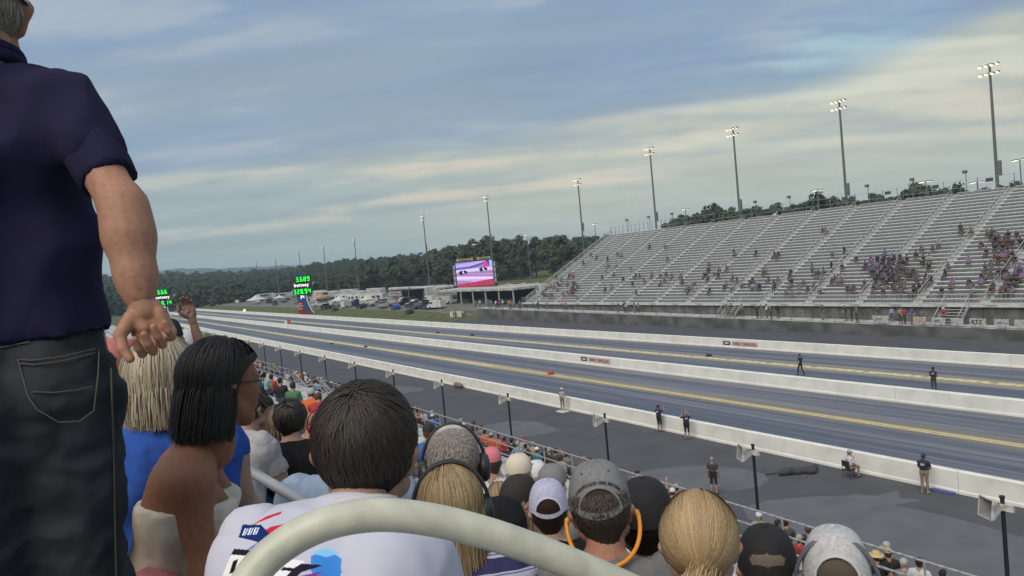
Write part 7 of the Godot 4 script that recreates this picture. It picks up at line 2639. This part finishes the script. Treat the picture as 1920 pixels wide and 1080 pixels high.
func build_close_people() -> void:
	var f: Dictionary
	var p: Dictionary
	# blonde bob, blue sleeveless top
	f = figure({"bs": 0.84, "label": "woman with a pale blond bob in a bright blue sleeveless top", "head": [304, 724, 2.15], "face": 8, "yaw": 0.05, "pitch": 0.05, "fem": true, "sleeve": 0.18, "top": lin(0.035, 0.10, 0.42), "skin": sk(2), "fat": 1.05, "head_size": 1.05})
	scalp(f, [0.30, 0.25, 0.17])
	strands(f, hair_mesh("fall", 4800, [0.24, 0.19, 0.12], [0.52, 0.46, 0.35], 2, {"end": -0.075, "fluff": 0.02, "part": -0.01, "wid": 0.0018}))
	# dark hair, strapless cream dress
	p = pose_seated(0.36)
	p.merge({"er": p.sr + Vector3(-0.045, -0.27, 0.02), "wr": Vector3(-0.10, 0.62, 0.26)}, true)
	f = figure({"bs": 0.80, "fat": 0.88, "label": "woman with long dark hair in a cream strapless dress tied in a bow", "head": [418, 724, 1.9], "face": 104, "yaw": 0.62, "shift": Vector3(0, 0.04, 0.0), "pitch": 0.1, "fem": true, "sleeve": 0.0, "wear": false, "trousers": false, "skin": lin(0.27, 0.125, 0.075), "cell": 0.013, "pose": p, "head_size": 0.93})
	scalp(f, [0.012, 0.009, 0.008])
	strands(f, hair_mesh("fall", 5200, [0.006, 0.005, 0.0045], [0.018, 0.013, 0.011], 4, {"end": -0.105, "fluff": 0.014, "crown": Vector3(0, 0.17, 0.04), "back": 0.0, "zmax": -0.02, "sweep": Vector3(0.0, 0, -0.12), "wid": 0.0016}))
	build_dress(f)
	var gl := MB.new()
	for s: float in [-1.0, 1.0]:
		gl.bar(Vector3(s * 0.066, 0.012, 0.085), Vector3(s * 0.082, 0.01, -0.01), 0.0022, 5)
		gl.tube(pv([Vector3(s * 0.012, 0.02, 0.097), Vector3(s * 0.064, 0.024, 0.086), Vector3(s * 0.06, -0.012, 0.086), Vector3(s * 0.016, -0.014, 0.096)]), pf([0.002]), 5, 1.0, true)
	part(f.t, "glasses", gl.mesh(), mt(lin(0.02, 0.02, 0.02), 0.3), f.hx)
	# white printed tee
	p = pose_seated(0.45)
	p.sr += Vector3(0.01, -0.07, 0.03)
	f = figure({"bs": 0.76, "label": "man with dark brown hair in a white T-shirt with racing print on the back", "head": [688, 850, 1.36], "face": 24, "yaw": -0.12, "pitch": 0.0, "roll": 0.05, "top_mat": tee_print(), "print": true, "skin": sk(0), "cell": 0.014, "cloth_cell": 0.0125, "shift": Vector3(-0.075, -0.03, 0.01), "wrinkle": 0.008, "head_size": 1.0, "pose": p})
	scalp(f, [0.022, 0.014, 0.010], {"low": -0.045})
	strands(f, hair_mesh("short", 9000, [0.012, 0.008, 0.006], [0.030, 0.020, 0.014], 7, {"length": 1.15, "fluff": 0.010, "low": -0.06, "wid": 0.0013, "lift": 0.5}))
	# grey head with headset and white cap
	p = pose_seated(0.2)
	f = figure({"label": "grey-haired man with a black headset over a white cap, in a dark jacket", "head": [851, 872, 2.8], "face": 24, "pitch": 0.25, "top": lin(0.02, 0.02, 0.024), "sleeve": 1.0, "skin": lin(0.44, 0.24, 0.19), "fat": 1.15, "head_size": 1.1, "pose": p})
	scalp(f, [0.26, 0.235, 0.21], {"low": -0.05})
	strands(f, hair_mesh("short", 3500, [0.25, 0.22, 0.195], [0.30, 0.27, 0.24], 8, {"top": 0.11, "wid": 0.0014, "length": 0.35, "fluff": 0.004, "low": -0.07}))
	var fx: Transform3D = f.hx * Transform3D(Basis(Vector3(1, 0, 0), 0.75), Vector3(0, 0.012, 0.01))
	cap_parts(f.t, fx, lin(0.5, 0.5, 0.5), {"high": 0.1})
	headset(f.t, f.hx, lin(0.02, 0.02, 0.022), lin(0.03, 0.03, 0.032), {"over": 0.016, "tilt": 0.0})
	# streaked blond with headset, striped shirt
	f = figure({"label": "person with streaked blond hair and black headset in a navy and white striped shirt", "head": [846, 952, 2.2], "face": 27, "pitch": 0.05, "yaw": 0.05, "fem": true, "top_mat": stripe_mat(), "skin": sk(2), "sleeve": 0.6, "cloth_cell": 0.013, "head_size": 1.0})
	scalp(f, [0.22, 0.15, 0.08])
	strands(f, hair_mesh("fall", 4400, [0.15, 0.095, 0.045], [0.46, 0.34, 0.18], 9, {"wid": 0.0018, "end": -0.21, "fluff": 0.014, "sweep": Vector3(0, 0, -0.1)}))
	headset(f.t, f.hx, lin(0.025, 0.025, 0.025), lin(0.03, 0.03, 0.032), {"over": 0.02, "tilt": -0.02})
	# purple shirt, dark visor, profile
	f = figure({"label": "blond woman in a lilac shirt and dark cap, face turned in profile", "head": [976, 943, 4.1], "face": 75, "yaw": -0.25, "fem": true, "top": lin(0.25, 0.17, 0.36), "skin": lin(0.42, 0.22, 0.17), "sleeve": 0.6})
	scalp(f, [0.25, 0.18, 0.09])
	strands(f, hair_mesh("fall", 900, [0.18, 0.12, 0.06], [0.5, 0.38, 0.2], 10, {"top": 0.04, "end": -0.14, "fluff": 0.012, "wid": 0.005}))
	cap_parts(f.t, f.hx, lin(0.025, 0.02, 0.02), {})
	# small ponytail, orange shirt
	f = figure({"label": "girl with a small brown ponytail in an orange shirt", "head": [938, 938, 5.6], "face": 32, "fem": true, "top": lin(0.7, 0.16, 0.04), "skin": sk(2)})
	scalp(f, [0.16, 0.11, 0.06])
	strands(f, hair_mesh("pony", 700, [0.14, 0.09, 0.05], [0.34, 0.25, 0.14], 11, {"tie": Vector3(0, 0.0, -0.125), "tail": 0.13, "wid": 0.006}))
	# white trucker cap
	f = figure({"label": "man in a white mesh-backed cap and black T-shirt", "head": [1030, 962, 3.7], "face": 34, "top": lin(0.015, 0.015, 0.016), "skin": sk(2), "fat": 1.1, "head_size": 1.08})
	scalp(f, [0.03, 0.018, 0.012], {"low": -0.055})
	cap_parts(f.t, f.hx, lin(0.50, 0.49, 0.66), {"open": true, "trim": lin(0.55, 0.54, 0.68), "brim": lin(0.3, 0.3, 0.32), "high": 0.125, "sit": 0.03})
	# grey cap with arched lettering, orange ear band
	f = figure({"label": "man in a grey lettered cap with an orange ear-plug band, grey shirt", "head": [1127, 958, 2.2], "face": 36, "pitch": 0.04, "roll": -0.06, "top": lin(0.16, 0.16, 0.165), "skin": lin(0.40, 0.20, 0.14), "fat": 1.1, "head_size": 1.0, "cell": 0.016})
	scalp(f, [0.045, 0.032, 0.024], {"low": -0.06})
	strands(f, hair_mesh("short", 3500, [0.03, 0.022, 0.016], [0.06, 0.045, 0.033], 12, {"top": 0.075, "wid": 0.0014, "length": 0.35, "fluff": 0.004, "low": -0.085}))
	cap_parts(f.t, f.hx, lin(0.215, 0.215, 0.225), {"open": true, "trim": lin(0.2, 0.2, 0.205), "brim": lin(0.02, 0.02, 0.03), "high": 0.122, "sit": 0.026, "arc_text": "CHAMPIONSHIP DRAG RACING", "strap_text": "N.H.R.A."})
	var eb := MB.new()
	var pts := PackedVector3Array()
	for i in 33:
		var a := lerpf(0.0, PI, i / 32.0)
		pts.append(Vector3(cos(a) * 0.106, -0.024 - pow(maxf(sin(a), 0.0), 0.8) * 0.092, -0.015 - 0.125 * maxf(sin(a), 0.0)))
	eb.tube(pts, pf([0.0062]), 10)
	var band := part(f.t, "ear_plug_band", eb.mesh(), mt(lin(0.75, 0.27, 0.02), 0.4), f.hx)
	for s: float in [-1.0, 1.0]:
		var pl := MB.new()
		pl.tube(pv([Vector3(s * 0.106, -0.026, -0.012), Vector3(s * 0.102, -0.012, -0.012), Vector3(s * 0.086, -0.004, -0.008)]), pf([0.0075, 0.009, 0.007]), 8)
		part(band, "ear_plug", pl.mesh(), mt(lin(0.7, 0.3, 0.06), 0.6))
	# black cap behind, dark jacket with red
	f = figure({"label": "person in a black cap and dark jacket with red piping", "head": [1212, 985, 2.55], "face": 42, "top": lin(0.015, 0.012, 0.012), "skin": lin(0.14, 0.07, 0.045), "sleeve": 1.0, "fat": 1.1})
	scalp(f, [0.012, 0.010, 0.009], {"low": -0.05})
	cap_parts(f.t, f.hx, lin(0.012, 0.012, 0.015), {"high": 0.125})
	var rp := MB.new()
	rp.tube(pv([f.j.sl + Vector3(0.03, 0.075, -0.03), f.j.nec + Vector3(0.05, 0.05, -0.055), f.j.nec + Vector3(-0.05, 0.05, -0.055), f.j.sr + Vector3(-0.03, 0.075, -0.03)]), pf([0.02]), 8, 0.6)
	part(f.t, "red_yoke", rp.mesh(), mt(lin(0.4, 0.02, 0.04), 0.8))
	# blond ponytail
	f = figure({"label": "woman with a long blond ponytail gathered in a hair tie, dark top", "head": [1312, 1022, 1.76], "face": 44, "pitch": 0.02, "fem": true, "top": lin(0.02, 0.02, 0.022), "skin": lin(0.46, 0.26, 0.19), "head_size": 0.98})
	scalp(f, [0.26, 0.17, 0.085], {"low": -0.04})
	strands(f, hair_mesh("pony", 7000, [0.24, 0.155, 0.08], [0.44, 0.31, 0.165], 13, {"tie": Vector3(0.0, -0.035, -0.122), "tail": 0.24, "fluff": 0.010, "wid": 0.0014, "sweep": Vector3(0.35, 0, 0)}))
	var tie := MB.new()
	for r in 3:
		var q := PackedVector3Array()
		for i in 14:
			var a := TAU * i / 14.0
			q.append(Vector3(cos(a) * 0.019, -0.035 + sin(a) * 0.017, -0.126 - r * 0.006))
		tie.tube(q, pf([0.0035]), 6, 1.0, true)
	part(f.t, "hair_tie", tie.mesh(), mt(lin(0.42, 0.30, 0.17), 0.6), f.hx)
	# black cap with grey hair
	f = figure({"label": "man in a plain black cap with short grey hair", "head": [1440, 1070, 2.5], "face": 48, "top": lin(0.02, 0.02, 0.022), "skin": sk(0), "fat": 1.1})
	scalp(f, [0.16, 0.13, 0.10], {"low": -0.06})
	cap_parts(f.t, f.hx, lin(0.010, 0.010, 0.011), {"high": 0.12, "sit": 0.022})
	# white cap with a headset strap
	f = figure({"label": "man in a white cap with a grey headset band across it, green shirt", "head": [1570, 1092, 2.3], "face": 52, "pitch": 0.1, "top": lin(0.07, 0.22, 0.12), "skin": sk(0), "fat": 1.1, "head_size": 1.08})
	scalp(f, [0.1, 0.08, 0.06], {"low": -0.05})
	cap_parts(f.t, f.hx, lin(0.50, 0.50, 0.51), {"open": true, "high": 0.13})
	headset(f.t, f.hx, lin(0.11, 0.12, 0.14), lin(0.12, 0.13, 0.15), {"over": 0.018, "tilt": -0.045})
	# grey tee, seen from the side with arms on the knees
	p = pose_seated(0.3)
	p.merge({"el": Vector3(0.2, 0.72, 0.24), "er": Vector3(-0.2, 0.72, 0.24), "wl": Vector3(0.06, 0.66, 0.48), "wr": Vector3(-0.1, 0.66, 0.5)}, true)
	f = figure({"label": "person in a light grey T-shirt resting forearms on the knees", "head": [470, 766, 4.3], "face": 60, "top": lin(0.36, 0.35, 0.37), "skin": sk(0), "pose": p, "fat": 1.1})
	scalp(f, [0.03, 0.02, 0.015])
	strands(f, hair_mesh("short", 700, [0.02, 0.014, 0.01], [0.06, 0.04, 0.03], 15, {"wid": 0.006}))
	# black tee, dark hair
	f = figure({"label": "dark-haired person in a black T-shirt looking down the track", "head": [546, 790, 4.7], "face": 20, "yaw": -0.2, "top": lin(0.014, 0.014, 0.015), "skin": sk(2), "fem": true})
	scalp(f, [0.012, 0.01, 0.009])
	strands(f, hair_mesh("short", 900, [0.008, 0.007, 0.006], [0.03, 0.022, 0.018], 16, {"wid": 0.006, "length": 1.2}))
	# long brown hair beside
	f = figure({"label": "person with long brown hair leaning forward beside the black T-shirt", "head": [520, 800, 5.0], "face": 15, "top": lin(0.05, 0.05, 0.052), "skin": sk(2), "fem": true, "pose": pose_seated(0.5)})
	scalp(f, [0.07, 0.04, 0.025])
	strands(f, hair_mesh("fall", 900, [0.05, 0.03, 0.02], [0.14, 0.09, 0.055], 17, {"end": -0.26, "fluff": 0.02, "wid": 0.006}))
	# bald head, maroon headset
	f = figure({"label": "bald person in a tan shirt near the ramp rails", "head": [580, 795, 7.4], "face": 25, "top": lin(0.3, 0.24, 0.2), "skin": lin(0.40, 0.22, 0.16)})
	f = figure({"label": "person wearing a maroon headset beside the bald person", "head": [603, 797, 7.0], "face": 30, "top": lin(0.25, 0.25, 0.27), "skin": sk(0)})
	scalp(f, [0.05, 0.035, 0.03])
	headset(f.t, f.hx, lin(0.2, 0.01, 0.03), lin(0.22, 0.01, 0.03), {"over": 0.03})
	# light blue shirt mostly hidden behind the printed tee
	f = figure({"label": "person in a light blue shirt mostly hidden behind the white printed T-shirt", "head": [640, 815, 2.7], "face": 22, "top": lin(0.34, 0.43, 0.56), "skin": sk(0), "fat": 1.1})
	scalp(f, [0.05, 0.035, 0.03])
	# maroon shirt near the pale rail
	f = figure({"label": "person in a maroon shirt below the pale bench rail", "head": [497, 770, 6.2], "face": 30, "top": lin(0.11, 0.012, 0.02), "skin": sk(0)})
	scalp(f, [0.02, 0.014, 0.01])
	# sunburnt bald man
	f = figure({"label": "sunburnt bald man with a white beard behind the standing man's hand", "head": [226, 690, 2.9], "face": 25, "yaw": -0.25, "top": lin(0.03, 0.04, 0.25), "skin": lin(0.46, 0.15, 0.13), "head_size": 1.1})
	var beard := sdf_mesh([bone(Vector3(-0.04, -0.06, 0.05), Vector3(0.04, -0.06, 0.05), 0.034, 0.034, HAIR), bone(Vector3(0, -0.09, 0.055), Vector3(0, -0.11, 0.06), 0.04, 0.03, HAIR)], 0.01, 0.02)
	part(f.t, "beard", flesh_mb(beard).mesh(), mt(lin(0.5, 0.48, 0.46), 0.8, "cloth", 20.0), f.hx)
	# pink sleeve at the standing man's knee
	f = figure({"label": "person in a pink shirt mostly hidden behind the standing man's leg", "head": [150, 985, 1.75], "face": 20, "top": lin(0.55, 0.2, 0.22), "skin": sk(2), "fat": 1.1})
	scalp(f, [0.05, 0.035, 0.03])
	# raised fist
	p = pose_seated(0.1)
	p.merge({"er": p.sr + Vector3(-0.02, 0.12, 0.2), "wr": p.sr + Vector3(0.02, 0.36, 0.17)}, true)
	f = figure({"label": "person in a black jacket raising a hand above the rows", "head": [316, 640, 5.0], "face": 12, "top": lin(0.012, 0.012, 0.013), "sleeve": 1.0, "skin": sk(1), "pose": p, "palm_r": Vector3(0, 0, -1)})
	cap_parts(f.t, f.hx, lin(0.012, 0.012, 0.013), {})
	f = figure({"label": "person in a white patterned cap in front of the raised hand", "head": [352, 655, 5.6], "face": 20, "top": lin(0.2, 0.2, 0.21), "skin": sk(2)})
	scalp(f, [0.05, 0.035, 0.03])
	cap_parts(f.t, f.hx, lin(0.55, 0.55, 0.58), {"brim": lin(0.02, 0.02, 0.02)})

func build_dress(f: Dictionary) -> void:
	var t: Node3D = f.t
	var j: Dictionary = f.j
	var l := []
	for q in f.bones:
		if (q[4] == TOP or q[0].distance_to(j.pel) < 0.12) and q[1].distance_to(j.sl) > 0.02 and q[1].distance_to(j.sr) > 0.02: l.append([q[0], q[1], q[2], q[3], TOP])
	var lean := Vector3(0, cos(0.36), sin(0.36))
	var top: Vector3 = j.che + lean * 0.022
	var nrm := (lean + Vector3(0, 0.0, -0.22)).normalized()
	var b := flesh_mb(sdf_mesh(l, 0.011, 0.04, 0.013, [Plane(nrm, top.dot(nrm))]))
	wrinkle(b, 0.002, 14.0, 5, Vector3(1.6, 0.3, 1.6))
	var cream := mt(lin(0.68, 0.62, 0.51), 0.9, "wear", 3.0, 0.0, "", 0.2)
	part(t, "bodice", b.mesh(), cream)
	var sk_ := []
	for s: float in [-1.0, 1.0]:
		sk_.append(bone(j.wai + Vector3(s * 0.06, -0.05, -0.01), j.pel + Vector3(s * 0.09, -0.03, -0.02), 0.075, 0.125, TOP))
		sk_.append(bone(j.pel + Vector3(s * 0.08, -0.02, 0.0), Vector3(s * 0.12, 0.43, 0.33), 0.12, 0.10, TOP))
		sk_.append(bone(Vector3(s * 0.12, 0.43, 0.33), Vector3(s * 0.13, 0.24, 0.36), 0.10, 0.11, TOP))
	var b2 := flesh_mb(sdf_mesh(sk_, 0.014, 0.06, 0.008))
	wrinkle(b2, 0.012, 16.0, 6, Vector3(1.5, 0.2, 1.5))
	part(t, "skirt", b2.mesh(), cream)
	# sash and bow at the back
	var sash := MB.new()
	var ring := PackedVector3Array()
	for i in 28:
		var a := TAU * i / 28.0
		ring.append(j.wai + Vector3(cos(a) * 0.128, -0.02, sin(a) * 0.098))
	sash.tube(ring, pf([0.016]), 6, 1.6, true)
	part(t, "sash", sash.mesh(), cream)
	var knot: Vector3 = j.wai + Vector3(-0.02, -0.005, -0.115)
	var bow := [bone(knot, knot + Vector3(0.0, 0, -0.005), 0.022, 0.02, TOP)]
	for q in [[Vector3(0.075, 0.045, -0.02), Vector3(0.10, 0.0, -0.03)], [Vector3(-0.05, 0.04, -0.02), Vector3(-0.06, 0.0, -0.02)]]:
		bow.append(bone(knot, knot + q[0], 0.012, 0.022, TOP))
		bow.append(bone(knot + q[0], knot + q[1], 0.022, 0.018, TOP))
		bow.append(bone(knot + q[1], knot, 0.016, 0.012, TOP))
	for q in [[Vector3(0.05, -0.09, -0.03), Vector3(0.06, -0.19, -0.05)], [Vector3(0.0, -0.08, -0.035), Vector3(-0.01, -0.2, -0.06)]]:
		bow.append(bone(knot, knot + q[0], 0.014, 0.02, TOP))
		bow.append(bone(knot + q[0], knot + q[1], 0.02, 0.024, TOP))
	var b3 := flesh_mb(sdf_mesh(bow, 0.007, 0.012))
	wrinkle(b3, 0.004, 26.0, 7, Vector3(1.5, 0.5, 1.5))
	part(t, "bow", b3.mesh(), cream)

func _ready() -> void:
	var t0 := Time.get_ticks_msec()
	setup_world()
	print("sky ", Time.get_ticks_msec() - t0)
	build_ground()
	build_walls()
	build_far_stand()
	build_far_walkway()
	build_poles()
	build_screen()
	build_boards()
	build_trees()
	print("setting ", Time.get_ticks_msec() - t0)
	build_pits()
	build_speakers()
	build_near_stand()
	build_handrail()
	print("objects ", Time.get_ticks_msec() - t0)
	build_protos()
	build_small_wear()
	print("protos ", Time.get_ticks_msec() - t0)
	build_standing_man()
	print("man ", Time.get_ticks_msec() - t0)
	build_close_people()
	print("close ", Time.get_ticks_msec() - t0)
	build_track_people()
	build_fence_crowd()
	build_seated_crowd()
	build_far_crowd()
	print("crowd ", Time.get_ticks_msec() - t0)
